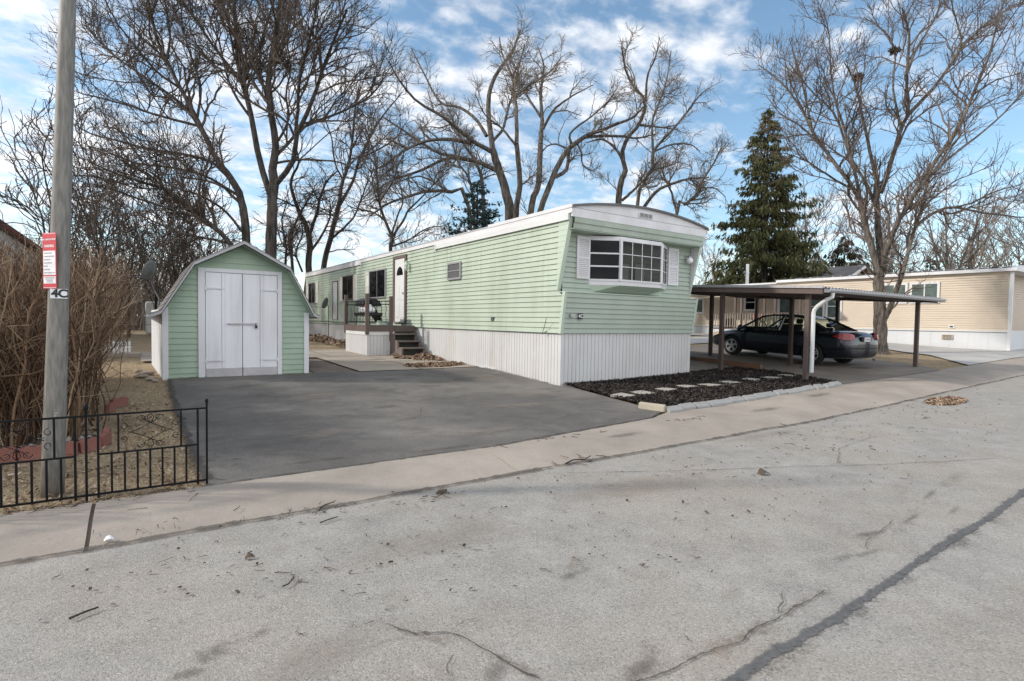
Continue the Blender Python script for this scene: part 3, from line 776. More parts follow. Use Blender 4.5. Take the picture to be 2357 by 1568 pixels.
sheet('pavement', [(2.88, 4.662), (60, 4.662), (60, 5.35), (18.2, 5.30), (12.0, 5.42), (11.6, 5.40), (6.34, 5.22), (5.73, 4.985)], M['kerb'], -.001, jit=.008)
sheet('carport_slab', [(12.0, 5.50), (12.0, 5.36), (16.7, 5.25), (17.6, 5.9), (18.4, 7.2), (18.4, 13.2), (10.75, 13.2), (10.75, 8.4), (12.7, 8.3), (12.75, 7.3)], M['slab'], .009, jit=.015)
sheet('mulch_bed', [(6.84, 8.0), (6.33, 5.32), (11.6, 5.42), (12.0, 5.55), (12.72, 7.3), (12.68, 8.28), (10.74, 8.3), (10.74, 8.16), (6.84, 8.16)], M['soil'], .02, jit=.02)
sheet('neighbour_drive', [(19.0, 5.32), (40, 5.36), (40, 6.0), (27.05, 6.6), (27.0, 20), (24.6, 20), (24.2, 10.2), (22.2, 7.3)], M['pale'], .008, jit=.01)
sheet('rear_lane', [(12, 14.2), (24.4, 14.2), (24.4, 17.5), (12, 17.5)], M['pale'], .004)

def strip(name, pts, w, mat, z=.004, seg=.04, wj=.35, seed=1):
    """a worn mark along a path; attribute m is 1 on its middle line, 0 at its rim"""
    r = random.Random(seed)
    P = []
    for a, b in zip(pts[:-1], pts[1:]):
        d = math.hypot(b[0]-a[0], b[1]-a[1]); n = max(1, int(d/seg))
        for i in range(n): P.append((a[0]+(b[0]-a[0])*i/n, a[1]+(b[1]-a[1])*i/n))
    P.append(pts[-1])
    off = 0; vs = []; ms = []; fs = []
    for i, p in enumerate(P):
        q0, q1 = P[max(0, i-1)], P[min(len(P)-1, i+1)]
        d = Vector((q1[0]-q0[0], q1[1]-q0[1])).normalized(); nn = Vector((-d.y, d.x))
        off = off*.85+r.uniform(-1, 1)*max(w*.16, .0055)
        ww = w*(1+r.uniform(-wj, wj))
        end = min(1, min(i, len(P)-1-i)/4)
        for s, m in ((-1, 0), (-.45, .85*end), (0, 1*end), (.45, .85*end), (1, 0)):
            x = p[0]+nn.x*(off+s*ww); y = p[1]+nn.y*(off+s*ww)
            vs.append((x, y, G(x, y)+z)); ms.append(m)
    for i in range(len(P)-1):
        for j in range(4): fs.append((i*5+j, (i+1)*5+j, (i+1)*5+j+1, i*5+j+1))
    me = bpy.data.meshes.new(name); me.from_pydata(vs, [], fs); me.materials.append(mat)
    at = me.attributes.new('m', 'FLOAT', 'POINT'); at.data.foreach_set('value', ms)
    return tag(link(name, me), kind='structure')

def blot(name, c, rx, ry, rot, mat, z=.006, seed=1):
    r = random.Random(seed); n = 28
    vs = [(c[0], c[1], G(*c)+z)]; ms = [1.0]; fs = []
    ca, sa = math.cos(rot), math.sin(rot)
    for ring, m in ((.45, .8), (1, 0)):
        for i in range(n):
            a = 2*math.pi*i/n; q = ring*(1+r.uniform(-.22, .22))
            x, y = q*rx*math.cos(a), q*ry*math.sin(a)
            X, Y = c[0]+x*ca-y*sa, c[1]+x*sa+y*ca
            vs.append((X, Y, G(X, Y)+z)); ms.append(m)
    for i in range(n):
        j = (i+1) % n
        fs.append((0, 1+i, 1+j)); fs.append((1+i, 1+n+i, 1+n+j, 1+j))
    me = bpy.data.meshes.new(name); me.from_pydata(vs, [], fs); me.materials.append(mat)
    at = me.attributes.new('m', 'FLOAT', 'POINT'); at.data.foreach_set('value', ms)
    return tag(link(name, me), kind='structure')

strip('tar_strip', [(1.2, 1.17), (1.93, 1.19), (2.37, 1.195), (2.81, 1.20), (3.35, 1.22), (4.06, 1.24), (4.9, 1.255), (6.1, 1.30), (8, 1.36), (13, 1.5), (30, 1.7)], .036, M['tar'], .005, .03, .25, 3)
strip('road_crack', [(1.45, 1.40), (1.61, 1.385), (1.80, 1.37), (1.96, 1.36), (2.11, 1.335), (2.26, 1.36), (2.44, 1.35), (2.66, 1.34), (2.95, 1.36)], .0075, M['crack'], .008, .02, .5, 8)
strip('road_crack', [(.84, 2.34), (.90, 2.27), (.97, 2.13), (1.04, 2.09), (1.09, 2.06), (1.13, 1.98), (1.17, 1.86), (1.2, 1.72), (1.27, 1.55)], .008, M['crack'], .008, .02, .5, 4)
strip('road_crack', [(2.9, 3.86), (4.2, 3.2), (5.2, 2.75), (6.0, 2.35), (7.5, 1.75)], .006, M['crack'], .007, .05, .5, 5)
for i, (c, rx, ry, ro, mt) in enumerate([((.25, 2.46), .16, .10, .3, 'stain'), ((.42, 2.50), .10, .05, .2, 'stain'), ((.14, 2.36), .12, .05, 0, 'stain'), ((2.02, 2.29), .16, .07, .4, 'wash'), ((1.95, 2.2), .22, .05, .1, 'stain'),
                                     ((3.95, 1.58), .28, .045, -.2, 'stain'), ((3.4, 1.50), .17, .05, -.1, 'stain'), ((3.6, 1.45), .3, .03, -.15, 'stain'), ((4.5, 1.55), .35, .03, .1, 'stain'), ((5.3, 1.7), .4, .03, .12, 'stain'), ((5.0, 1.45), .3, .03, .1, 'stain'), ((.96, 2.39), .05, .03, 0, 'stain'),
                                     ((2.62, .995), .022, .016, 0, 'stain'), ((2.0, 1.33), .18, .05, .1, 'wash'), ((1.62, 1.44), .22, .06, .2, 'stain'), ((1.12, 1.72), .13, .07, .6, 'stain'), ((2.45, 1.60), .16, .06, .2, 'wash'), ((.62, 2.2), .5, .2, .2, 'wash'), ((3.5, 3.1), 1.2, .35, -.1, 'wash'), ((1.5, 3.0), .9, .3, .1, 'wash'),
                                     ((4.6, 9.3), .7, .22, -.2, 'stain'), ((4.3, 8.95), .5, .12, -.1, 'stain'), ((5.3, 9.5), .35, .1, 0, 'stain'), ((1.9, 3.7), .35, .10, 0, 'wash'), ((6.4, 3.75), 1.3, .16, 0, 'wash')]):
    blot('road_stain', c, rx, ry, ro, M[mt], .0065+.0003*i, i)

# dark dirt line where street, kerb and driveway meet; hairline cracks
strip('gutter_dirt', [(-3, 3.93), (0, 3.925), (2, 3.935), (5, 3.93), (9, 3.925), (14, 3.93), (24, 3.93)], .03, M['crack'], .014, .05, .6, 21)
strip('gutter_dirt', [(.42, 4.665), (2, 4.67), (2.9, 4.665), (4.3, 4.83), (5.72, 5.0), (6.2, 5.25)], .022, M['crack'], .010, .04, .6, 22)
strip('gutter_dirt', [(6.34, 5.21), (8, 5.28), (10, 5.36), (11.9, 5.42)], .03, M['crack'], .012, .05, .6, 23)
strip('gutter_dirt', [(.41, 4.7), (.39, 7), (.39, 9), (.40, 11.3)], .06, M['crack'], .012, .05, .6, 24)
strip('gutter_dirt', [(.45, 11.33), (1.5, 11.34), (2.9, 11.33)], .03, M['crack'], .012, .05, .6, 25)
strip('gutter_dirt', [(6.70, 8.3), (6.70, 10), (6.70, 11.2)], .03, M['crack'], .012, .05, .6, 26)
for i, pts in enumerate([[(2.44, 1.35), (2.6, 1.42), (2.72, 1.5)], [(1.96, 1.36), (1.93, 1.45), (1.98, 1.55)], [(1.09, 2.06), (1.2, 2.1), (1.3, 2.08)], [(1.1, 1.95), (.98, 1.85), (.95, 1.75)], [(3.6, 1.45), (3.8, 1.55), (4.1, 1.56), (4.4, 1.62)], [(5.6, 2.55), (6.4, 2.9), (7.6, 3.0)], [(2.4, 6.2), (3.0, 6.5), (3.3, 7.1), (3.9, 7.3)], [(4.2, 5.4), (4.8, 5.6), (5.5, 5.5)]]):
    strip('road_crack', pts, .005, M['crack'], .010, .02, .6, 60+i)
for i, (c, rx, ry, ro, mt) in enumerate([((1.6, 6.0), .5, .25, .3, 'wash'), ((3.2, 5.3), .8, .2, 0, 'wash'), ((2.2, 8.6), .7, .35, .4, 'wash'), ((4.6, 6.6), .8, .3, -.2, 'wash'), ((5.9, 9.2), .5, .9, 0, 'wash'), ((5.6, 7.6), .8, .4, -.4, 'wash'), ((2.9, 7.4), .35, .2, 0, 'stain'), ((1.5, 9.9), .6, .2, .2, 'stain'), ((3.9, 9.9), .5, .18, 0, 'stain'), ((1.3, 5.0), .5, .08, 0, 'stain'), ((2.5, 4.85), .6, .07, 0, 'stain'), ((15.6, 6.6), .8, .4, 0, 'stain'), ((14.2, 7.3), .5, .3, .3, 'stain'), ((5.0, 13.6), .5, .25, 0, 'stain'), ((4.6, 4.4), .5, .08, 0, 'stain'), ((7.8, 4.6), .7, .12, 0, 'stain'), ((10, 4.9), .8, .15, 0, 'stain')]):
    blot('road_stain', c, rx, ry, ro, M[mt], .0145+.0002*i, 100+i)

strip('road_stain', [(1.2, 1.165), (2.37, 1.19), (3.35, 1.215), (4.9, 1.25), (8, 1.355)], .085, M['speck'], .0035, .04, .5, 71)
strip('road_stain', [(1.4, 1.40), (1.8, 1.38), (2.2, 1.345), (2.7, 1.35), (3.1, 1.37)], .05, M['specb'], .0068, .04, .6, 72)
strip('road_stain', [(.86, 2.3), (1.0, 2.1), (1.13, 1.95), (1.2, 1.75), (1.28, 1.5)], .05, M['specb'], .0068, .04, .6, 73)
for i, (c, rx, ry, ro, mt) in enumerate([((3.3, 1.52), .22, .06, -.1, 'speck'), ((3.75, 1.60), .30, .06, -.25, 'speck'), ((4.2, 1.5), .35, .04, .1, 'speck'), ((4.9, 1.62), .5, .05, .1, 'speck'), ((2.95, 1.55), .14, .04, .2, 'speck'), ((.25, 2.46), .18, .11, .3, 'speck'), ((.10, 2.30), .14, .05, .1, 'specb'), ((1.68, 1.46), .20, .06, .3, 'specb'), ((1.75, 1.56), .12, .05, 1.2, 'specb'), ((2.0, 2.27), .10, .05, .2, 'specb'), ((5.9, 1.75), .6, .06, .1, 'speck'), ((1.15, 2.45), .06, .03, 0, 'specb'), ((1.4, 1.9), .03, .02, 0, 'specb'), ((1.5, 2.4), .025, .02, 0, 'speck')]):
    blot('road_stain', c, rx, ry, ro, M[mt], .0185+.0002*i, 140+i)

# ------------------------------------------------------------------ building pieces
X3, Y3, Z3 = Vector((1, 0, 0)), Vector((0, 1, 0)), Vector((0, 0, 1))
def laps(mb, O, U, V, N, vmax, expo, ulo, uhi, prot=.022, mi=0):
    O, U, V, N = Vector(O), Vector(U), Vector(V), Vector(N)
    v = 0.0
    while v < vmax-1e-4:
        w = min(v+expo, vmax)
        a, b, c, d = ulo(v), uhi(v), uhi(w), ulo(w)
        if b-a > .01:
            if c < d: c = d = (c+d)/2
            p0, p1 = O+U*a+V*v, O+U*b+V*v
            q = [p0+N*prot, p1+N*prot, O+U*c+V*w+N*.001, O+U*d+V*w+N*.001]
            fl = U.cross(V).dot(N) > 0
            f1 = (0, 1, 2, 3) if fl else (3, 2, 1, 0)
            mb.add(q, [f1], mi)
            mb.add([p0, p1, p1+N*prot, p0+N*prot], [(0, 1, 2, 3) if fl else (3, 2, 1, 0)], mi)
        v = w
def ribs(mb, O, U, N, length, z0, z1, pitch=.1, gap=.014, depth=.012, zf=None):
    """vertical-rib panel: flat bands with narrow grooves"""
    O, U, N = Vector(O), Vector(U), Vector(N)
    n = int(length/pitch); pr = [(0, 0)]
    for i in range(1, n+1):
        u = i*length/n
        if i < n: pr += [(u-gap, 0), (u-gap*.8, -depth), (u-gap*.2, -depth), (u, 0)]
        else: pr.append((u, 0))
    vs = []
    for u, d in pr:
        p = O+U*u+N*d
        vs += [(p.x, p.y, z0), (p.x, p.y, z1)]
    fl = U.cross(Z3).dot(N) > 0
    fs = [((2*i, 2*i+2, 2*i+3, 2*i+1) if fl else (2*i+1, 2*i+3, 2*i+2, 2*i)) for i in range(len(pr)-1)]
    mb.add(vs, fs)

def window(parent, O, U, N, w, h, fmat, pmat, fr=.045, proud=.045, cols=1, rows=1, mun=.018, name='window', split=None, label=None):
    """framed window: frame mesh with its bars, pane as a child"""
    O, U, N = Vector(O), Vector(U), Vector(N)
    mb = MB()
    mb.obox(O, U, Z3, N, fr, h, proud); mb.obox(O+U*(w-fr), U, Z3, N, fr, h, proud)
    mb.obox(O+U*fr, U, Z3, N, w-2*fr, fr, proud); mb.obox(O+U*fr+Z3*(h-fr), U, Z3, N, w-2*fr, fr, proud)
    iw, ih = w-2*fr, h-2*fr
    for i in range(1, cols): mb.obox(O+U*(fr+iw*i/cols-mun/2)+Z3*fr+N*(proud-.013), U, Z3, N, mun, ih, .010)
    for i in range(1, rows): mb.obox(O+U*fr+Z3*(fr+ih*i/rows-mun/2)+N*(proud-.0135), U, Z3, N, iw, mun, .010)
    f = mb.build(name, fmat, parent)
    if label: f['label'] = label
    p = MB()
    o = O+U*fr+Z3*fr+N*(proud-.016)
    p.quad(o, o+U*iw, o+U*iw+Z3*ih, o+Z3*ih)
    p.build('pane', pmat, f)
    return f

def shutter(parent, O, U, N, w, h, mat, louvre=True):
    O, U, N = Vector(O), Vector(U), Vector(N)
    mb = MB(); fr = .045
    mb.obox(O, U, Z3, N, w, h, .010)
    b = O+N*.010
    mb.obox(b, U, Z3, N, fr, h, .018); mb.obox(b+U*(w-fr), U, Z3, N, fr, h, .018)
    for z0, hh in ((0, .06), (h*.5-.03, .06), (h-.06, .06)): mb.obox(b+U*fr+Z3*z0, U, Z3, N, w-2*fr, hh, .018)
    if louvre:
        for za, zb in ((.06, h*.5-.03), (h*.5+.03, h-.06)):
            n = int((zb-za)/.034)
            for i in range(n):
                z = za+(i+.15)*(zb-za)/n; d = (zb-za)/n*.8
                q = b+U*fr+Z3*z
                iw = w-2*fr
                mb.add([q+N*.016, q+U*iw+N*.016, q+U*iw+Z3*d+N*.002, q+Z3*d+N*.002, q+N*.001, q+U*iw+N*.001], [(0, 1, 2, 3), (4, 5, 1, 0)])
    return mb.build('shutter', mat, parent)

def text(name, body, size, loc, U, N, mat, parent=None, ext=.0012, bold=.0):
    cu = bpy.data.curves.new(name, 'FONT'); cu.body = body; cu.size = size; cu.extrude = ext; cu.offset = bold
    cu.align_x = 'CENTER'; cu.align_y = 'CENTER'
    U = Vector(U).normalized(); N = Vector(N).normalized(); V = N.cross(U)
    dg = bpy.context.evaluated_depsgraph_get()
    tmp = bpy.data.objects.new('tmp', cu); COL.objects.link(tmp)
    bpy.context.view_layer.update()
    me = bpy.data.meshes.new_from_object(tmp.evaluated_get(bpy.context.evaluated_depsgraph_get()))
    bpy.data.objects.remove(tmp); bpy.data.curves.remove(cu)
    me.transform(Matrix(((U.x, V.x, N.x, loc[0]), (U.y, V.y, N.y, loc[1]), (U.z, V.z, N.z, loc[2]), (0, 0, 0, 1))))
    me.name = name; me.materials.clear(); me.materials.append(mat)
    return link(name, me, parent)

# ------------------------------------------------------------------ the green mobile home
def green_home():
    xw, xe = 6.744, 10.74
    yb = 27.9
    zs, zl, zt = 1.02, 1.82, 3.43
    h = thing('mobile_home', 'long pale green mobile home with a slanted bay-window front and white ribbed skirting', 'mobile home', (8.7, 18, 0))
    W = Vector((-1, 0, 0)); S = Vector((0, -1, 0))
    # side walls
    def yfront(v):
        z = zs+v
        return 8.217+(8.10-8.217)*(z-zs)/(zl-zs) if z < zl else 8.335+(7.925-8.335)*(z-zl)/(zt-zl)
    mb = MB()
    laps(mb, (xw, 0, zs), Y3, Z3, W, 2.40, .1043, lambda v: yfront(v)+.02, lambda v: yb)
    mb.build('side_wall', M['green'], h)
    mb = MB()
    laps(mb, (xe, 0, zs), Y3, Z3, X3, 2.40, .1043, lambda v: yfront(v)+.02, lambda v: yb)
    mb.build('side_wall', M['green'], h)
    mb = MB(); laps(mb, (xw, yb, zs), X3, Z3, Y3, 2.40, .1043, lambda v: 0, lambda v: xe-xw)
    mb.build('rear_wall', M['green'], h)
    # front: lower slanted wall, recessed window wall, top band
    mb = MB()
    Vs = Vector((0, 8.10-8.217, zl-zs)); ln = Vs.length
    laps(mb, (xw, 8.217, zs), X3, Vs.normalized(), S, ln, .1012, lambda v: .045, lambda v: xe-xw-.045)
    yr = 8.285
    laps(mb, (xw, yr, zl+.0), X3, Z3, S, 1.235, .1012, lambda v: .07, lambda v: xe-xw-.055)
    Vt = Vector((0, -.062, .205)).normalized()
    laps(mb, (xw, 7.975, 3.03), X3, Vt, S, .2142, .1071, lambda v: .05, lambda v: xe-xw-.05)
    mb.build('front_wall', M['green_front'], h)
    mb = MB(); mb.box(xw+.04, 7.97, 3.012, xe-.04, yr+.02, 3.028)
    mb.build('soffit', M['greentrim'], h)
    mb = MB(); mb.box(xw-.012, 8.075, zl-.006, xe+.012, yr-.002, zl+.012)
    mb.build('ledge', M['greentrim'], h)
    # side wings of the recess and the corner trims
    for x0, x1 in ((xw-.018, xw+.075), (xe-.05, xe+.018)):
        mb = MB()
        mb.prism([(x0, 8.335, zl+.014), (x0, yr+.05, zl+.014), (x0, yr+.05, 3.01), (x0, 8.062, 3.01)][0:0] or [(x0, 8.325, zl+.014), (x0, 7.925, 3.42), (x0, 8.30, 3.42), (x0, 8.345, zl+.014)], (x1-x0, 0, 0))
        w = mb.build('wing_panel', M['greentrim'], h)
        if x0 > 8:
            q = x0-.004; mb = MB(); mb.prism([(q, yr-.024, zl+.06), (q, yr-.024, 3.005), (q, 8.075, 3.005)], (.003, 0, 0)); mb.build('inner_face', M['trimwhite'], w)
    for x0, x1 in ((xw-.018, xw+.048), (xe-.048, xe+.018)):
        mb = MB()
        mb.prism([(x0, 8.217-.02, zs-.01), (x0, 8.10-.02, zl-.008), (x0, 8.16, zl-.008), (x0, 8.27, zs-.01)], (x1-x0, 0, 0))
        mb.build('corner_trim', M['greentrim'], h)
    # white head band, gable panel, vent
    mb = MB(); mb.box(xw-.02, 7.905, 3.232, xe+.02, 7.935, 3.395); mb.build('head_band', M['trimwhite'], h)
    mb = MB(); mb.box(xw-.015, 7.903, 3.3955, xe+.015, 7.912, 3.401); mb.build('band_joint', M['metaledge'], h)
    n = 14; xa = [xw-.02+(xe-xw+.04)*i/n for i in range(n+1)]
    arc = lambda x: 3.43+.20*(1-((x-(xw+xe)/2)/((xe-xw)/2+.02))**2)
    mb = MB(); mb.prism([(xw-.02, 7.915, 3.397), (xe+.02, 7.915, 3.397)]+[(x, 7.915, arc(x)) for x in xa[::-1]], (0, .02, 0))
    mb.build('gable_panel', M['trimwhite'], h)
    mb = MB(); mb.box(8.52, 7.895, 3.43, 8.93, 7.914, 3.525)
    v = mb.build('vent', M['trimwhite'], h)
    mb = MB()
    for i in range(3):
        for j in range(4): mb.box(8.545+i*.127, 7.888, 3.443+j*.02, 8.655+i*.127, 7.897, 3.454+j*.02)
    mb.build('vent_grille', M['metaledge'], v)
    # roof
    mb = MB()
    prof = [(xw-.05, 3.405)]+[(x, arc(x)+.012) for x in xa]+[(xe+.05, 3.405)]
    vs = []
    ys = [7.87, 10, 13, 16, 19, 22, 25, yb+.06]
    for y in ys:
        for x, z in prof: vs.append((x, y, z))
    m = len(prof)
    fs = [(i*m+j, i*m+j+1, (i+1)*m+j+1, (i+1)*m+j) for i in range(len(ys)-1) for j in range(m-1)]
    mb.add(vs, fs)
    ro = mb.build('roof', M['roofgrey'], h)
    mb = MB()
    for i in range(m-1):
        a, b = prof[i], prof[i+1]
        mb.prism([(a[0], 7.862, a[1]-.03), (b[0], 7.862, b[1]-.03), (b[0], 7.862, b[1]+.008), (a[0], 7.862, a[1]+.008)], (0, .03, 0))
    mb.build('roof_edge', M['metaledge'], ro)
    # eave trims along the lit side
    mb = MB()
    mb.box(xw-.052, 7.88, 3.395, xw-.016, 10.87, 3.462)
    mb.box(xw-.040, 7.89, 3.30, xw-.014, yb+.02, 3.408)
    mb.box(xe+.014, 7.89, 3.30, xe+.040, yb+.02, 3.408)
    mb.build('fascia', M['trimwhite'], h)
    mb = MB()
    mb.box(xw-.060, 7.98, 3.175, xw-.016, 13.61, 3.298)
    mb.box(xw-.072, 13.58, 3.14, xw-.016, 13.62, 3.30)
    mb.build('gutter', M['white'], h)
    mb = MB(); mb.box(xw-.056, 19.72, 3.225, xw-.016, yb+.02, 3.298); mb.box(xw-.066, 19.70, 3.19, xw-.016, 19.74, 3.30)
    mb.build('gutter', M['trimwhite'], h)
    # skirting
    mb = MB()
    ribs(mb, (xw+.03, 8.235, 0), Y3, W, yb-8.25, -.2, zs+.005)
    ribs(mb, (xw+.03, 8.235, 0), X3, S, xe-xw-.06, -.2, zs+.005, .1)
    ribs(mb, (xe-.03, 8.235, 0), Y3, X3, yb-8.25, -.2, zs+.005)
    sk = mb.build('skirting', M['skirt'], h)
    mb = MB(); mb.box(xw-.012, 10.6, .10, xw+.03, 13.4, .135); mb.build('base_rail', M['trimwhite'], sk)
    # bay window
    b = MB()
    pl = [(7.47, yr+.01), (8.07, 7.95), (9.30, 7.95), (9.88, yr+.01)]
    zb, zc = 2.0, 2.985
    b.prism([(x, y, zc-.05) for x, y in pl], (0, 0, .05))
    b.prism([(x, y, zb) for x, y in pl], (0, 0, .085))
    b.add([(7.60, yr, 1.86), (8.15, yr-.08, 1.86), (9.22, yr-.08, 1.86), (9.75, yr, 1.86)]+[(x, y, zb-.001) for x, y in pl], [(0, 1, 5, 4), (1, 2, 6, 5), (2, 3, 7, 6), (0, 3, 2, 1)], 1)
    bay = b.build('bay_window', [M['trimwhite'], M['greentrim']], h)
    for i, (cols, rows, pm) in enumerate(((1, 3, M['glass']), (4, 3, M['glassc']), (2, 3, M['glassc']))):
        p, q = Vector((*pl[i], zb+.085)), Vector((*pl[i+1], zb+.085))
        U = (q-p).normalized(); Nn = Vector((U.y, -U.x, 0))
        window(bay, p+Nn*(-.03), U, Nn, (q-p).length, zc-.05-zb-.085, M['trimwhite'], pm, .036, .045, cols, rows, .03 if i == 0 else .014, 'sash')
    for x, y in (pl[1], pl[2]):
        c = MB(); c.box(x-.032, y-.022, zb+.083, x+.032, y+.03, zc-.048); c.build('corner_post', M['trimwhite'], bay)
    # room behind the clear bay panes
    r = MB()
    r.quad((7.0, 11.2, 1.1), (10.6, 11.2, 1.1), (10.6, 11.2, 3.3), (7.0, 11.2, 3.3))
    r.quad((6.9, 8.36, 1.15), (10.6, 8.36, 1.15), (10.6, 11.2, 1.15), (6.9, 11.2, 1.15))
    r.quad((6.9, 8.36, 3.2), (10.6, 8.36, 3.2), (10.6, 11.2, 3.2), (6.9, 11.2, 3.2))
    room = r.build('room_wall', M['panel'], h)
    r = MB(); r.box(8.2, 11.13, 1.2, 9.0, 11.18, 2.72); r.box(9.35, 11.13, 1.2, 9.95, 11.18, 2.72); r.build('room_door', M['white'], room)
    r = MB(); r.box(8.16, 8.16, 2.09, 8.52, 8.17, 2.47); r.box(8.60, 8.16, 2.09, 8.62, 8.18, 2.5); r.box(8.72, 8.16, 2.09, 9.0, 8.17, 2.50)
    r.build('curtain', M['white'], bay)
    for x in (7.16, 9.885): shutter(h, (x, yr-.016, 2.11), X3, S, .345, .845, M['trimwhite'])
    # globe lamp in the recess, meter cover, house number
    g = MB(); g.lathe([(0, -.075), (.035, -.068), (.062, -.04), (.072, 0), (.062, .04), (.036, .062), (.03, .066)], (10.52, 8.16, 2.70), n=20)
    lp = MB(); lp.tube([(10.52, yr-.01, 2.79), (10.52, 8.2, 2.81), (10.52, 8.16, 2.795), (10.52, 8.16, 2.765)], .014); lp.lathe([(.0, 0), (.05, 0), (.05, .02), (0, .02)], (10.52, yr-.03, 2.79), 'y')
    lp.lathe([(.04, 0), (.036, .03), (.012, .045)], (10.52, 8.16, 2.76))
    l = lp.build('porch_lamp', M['alu'], h); g.build('lamp_globe', M['signwhite'], l, True)
    p = MB(); p.box(7.115, 8.118, 1.30, 7.235, 8.130, 1.415)
    num = p.build('number_plate', M['letter'], h)
    text('numeral', '4C', .105, (7.175, 8.117, 1.357), X3, S, M['signwhite'], num, .001, .001)
    p = MB(); p.box(6.90, 8.10, 1.34, 6.985, 8.135, 1.40)
    for i in range(3): p.box(6.91, 8.093, 1.35+i*.018, 6.975, 8.102, 1.358+i*.018)
    p.build('outlet_cover', M['alu'], h)
    # windows and doors of the lit side wall
    xf = xw-.012
    def sidewin(y0, y1, z0, z1, fm, pm, cols=1, rows=1, **kw):
        return window(h, (xf, y1, z0), -Y3, W, y1-y0, z1-z0, fm, pm, .045, .048, cols, rows, .02, **kw)
    sidewin(17.28, 18.84, 1.95, 2.93, M['alu'], M['glass'], 2)
    sidewin(20.63, 21.90, 1.97, 2.92, M['browntrim'], M['glass'], 2)
    sidewin(26.02, 27.27, 1.91, 2.91, M['alu'], M['glass'], 2)
    sidewin(12.17, 12.88, 2.29, 2.735, M['alu'], M['screen'], 1, 2)
    for y0 in (18.86, 20.21, 21.92, 25.60, 27.29):
        shutter(h, (xf+.0, y0+.40, 1.93), -Y3, W, .38, .96, M['shutter'], False)
    # small white service door with grey frame
    mb = MB(); mb.obox((xf, 23.28, 1.21), -Y3, Z3, W, .65, 1.54, .018)
    d = mb.build('service_door', M['white'], h)
    mb = MB()
    for o, w_, h_ in (((xf, 23.32, 1.19), .045, 1.58), ((xf, 22.655, 1.19), .045, 1.58), ((xf, 23.275, 2.75), .62, .035)):
        mb.obox(o, -Y3, Z3, W, w_, h_, .03)
    mb.build('door_frame', M['browntrim'], d)
    # entrance door: brown frame, white leaf, fan light
    mb = MB(); mb.obox((xf, 16.50, 1.17), -Y3, Z3, W, .80, 1.97, .022)
    for z0, z1 in ((1.30, 1.75), (1.85, 2.30)):
        for y0 in (16.40, 16.02): mb.obox((xf-.022, y0, z0), -Y3, Z3, W, .27, z1-z0, .007)
    d = mb.build('door', M['white'], h)
    mb = MB()
    for o, w_, h_ in (((xf, 16.62, 1.14), .12, 2.09), ((xf, 15.70, 1.14), .11, 2.09), ((xf, 16.50, 3.14), .80, .09)):
        mb.obox(o, -Y3, Z3, W, w_, h_, .05)
    mb.build('door_frame', M['brown'], d)
    mb = MB(); mb.obox((xf, 16.52, 1.13), -Y3, Z3, W, .84, .038, .06); mb.build('sill', M['alu'], d)
    mb = MB(); cy, cz = 16.10, 2.62
    mb.prism([(xf-.023, cy+.24*math.cos(a), cz+.26*math.sin(a)) for a in [math.pi*i/12 for i in range(13)]], (-.008, 0, 0))
    mb.build('fan_light', M['glass'], d)
    mb = MB(); mb.tube([(xf-.02, 15.80, 2.05), (xf-.07, 15.80, 2.05)], .026, 10); mb.build('handle', M['alu'], d)
    # coach lamp by the door, outlet, roof stacks
    mb = MB(); mb.lathe([(.02, -.16), (.05, -.1), (.06, .0), (.075, .02), (.02, .12), (.0, .15)], (xf-.11, 15.42, 2.86), n=8)
    mb.tube([(xf, 15.42, 2.90), (xf-.06, 15.42, 3.0), (xf-.11, 15.42, 2.99)], .014)
    mb.build('coach_lamp', M['greentrim'], h)
    mb = MB(); mb.box(xf-.02, 10.6, 1.24, xf, 10.72, 1.33); mb.box(xf-.028, 10.62, 1.25, xf-.02, 10.65, 1.32, 0); mb.build('outlet_cover', M['screen'], h)
    for (x, y, hh, rr) in ((8.1, 14.2, .30, .055), (8.0, 22.5, .22, .06), (8.2, 24.6, .2, .05)):
        mb = MB(); z = arc(x)
        mb.lathe([(rr, -.02), (rr, hh*.55), (rr*1.25, hh*.55), (rr*1.25, hh*.75), (rr, hh*.75), (rr*1.1, hh*.85), (rr*.9, hh), (0, hh)], (x, y, z), n=14)
        mb.build('roof_stack', M['alu'], ro)
    mb = MB(); mb.lathe([(.22, 0), (.22, .06), (.18, .11), (0, .13)], (8.3, 15.9, arc(8.3)), n=16); mb.build('roof_vent', M['white'], ro)
    mb = MB(); mb.tube([(xf-.01, 8.62, 1.05), (xf-.05, 8.72, 1.0), (xf-.09, 8.58, 1.17), (xf-.12, 8.50, 1.31)], .006, 5); mb.build('cable', M['black'], h)
    mb = MB(); mb.tube([(xf-.02, 16.9, 1.10), (xf-.03, 20, 1.12), (xf-.03, 22.4, 1.06), (xf-.03, 24, 1.12), (xf-.02, 27.8, 1.10)], .012, 5); mb.build('cable', M['screen'], h)
green_home()

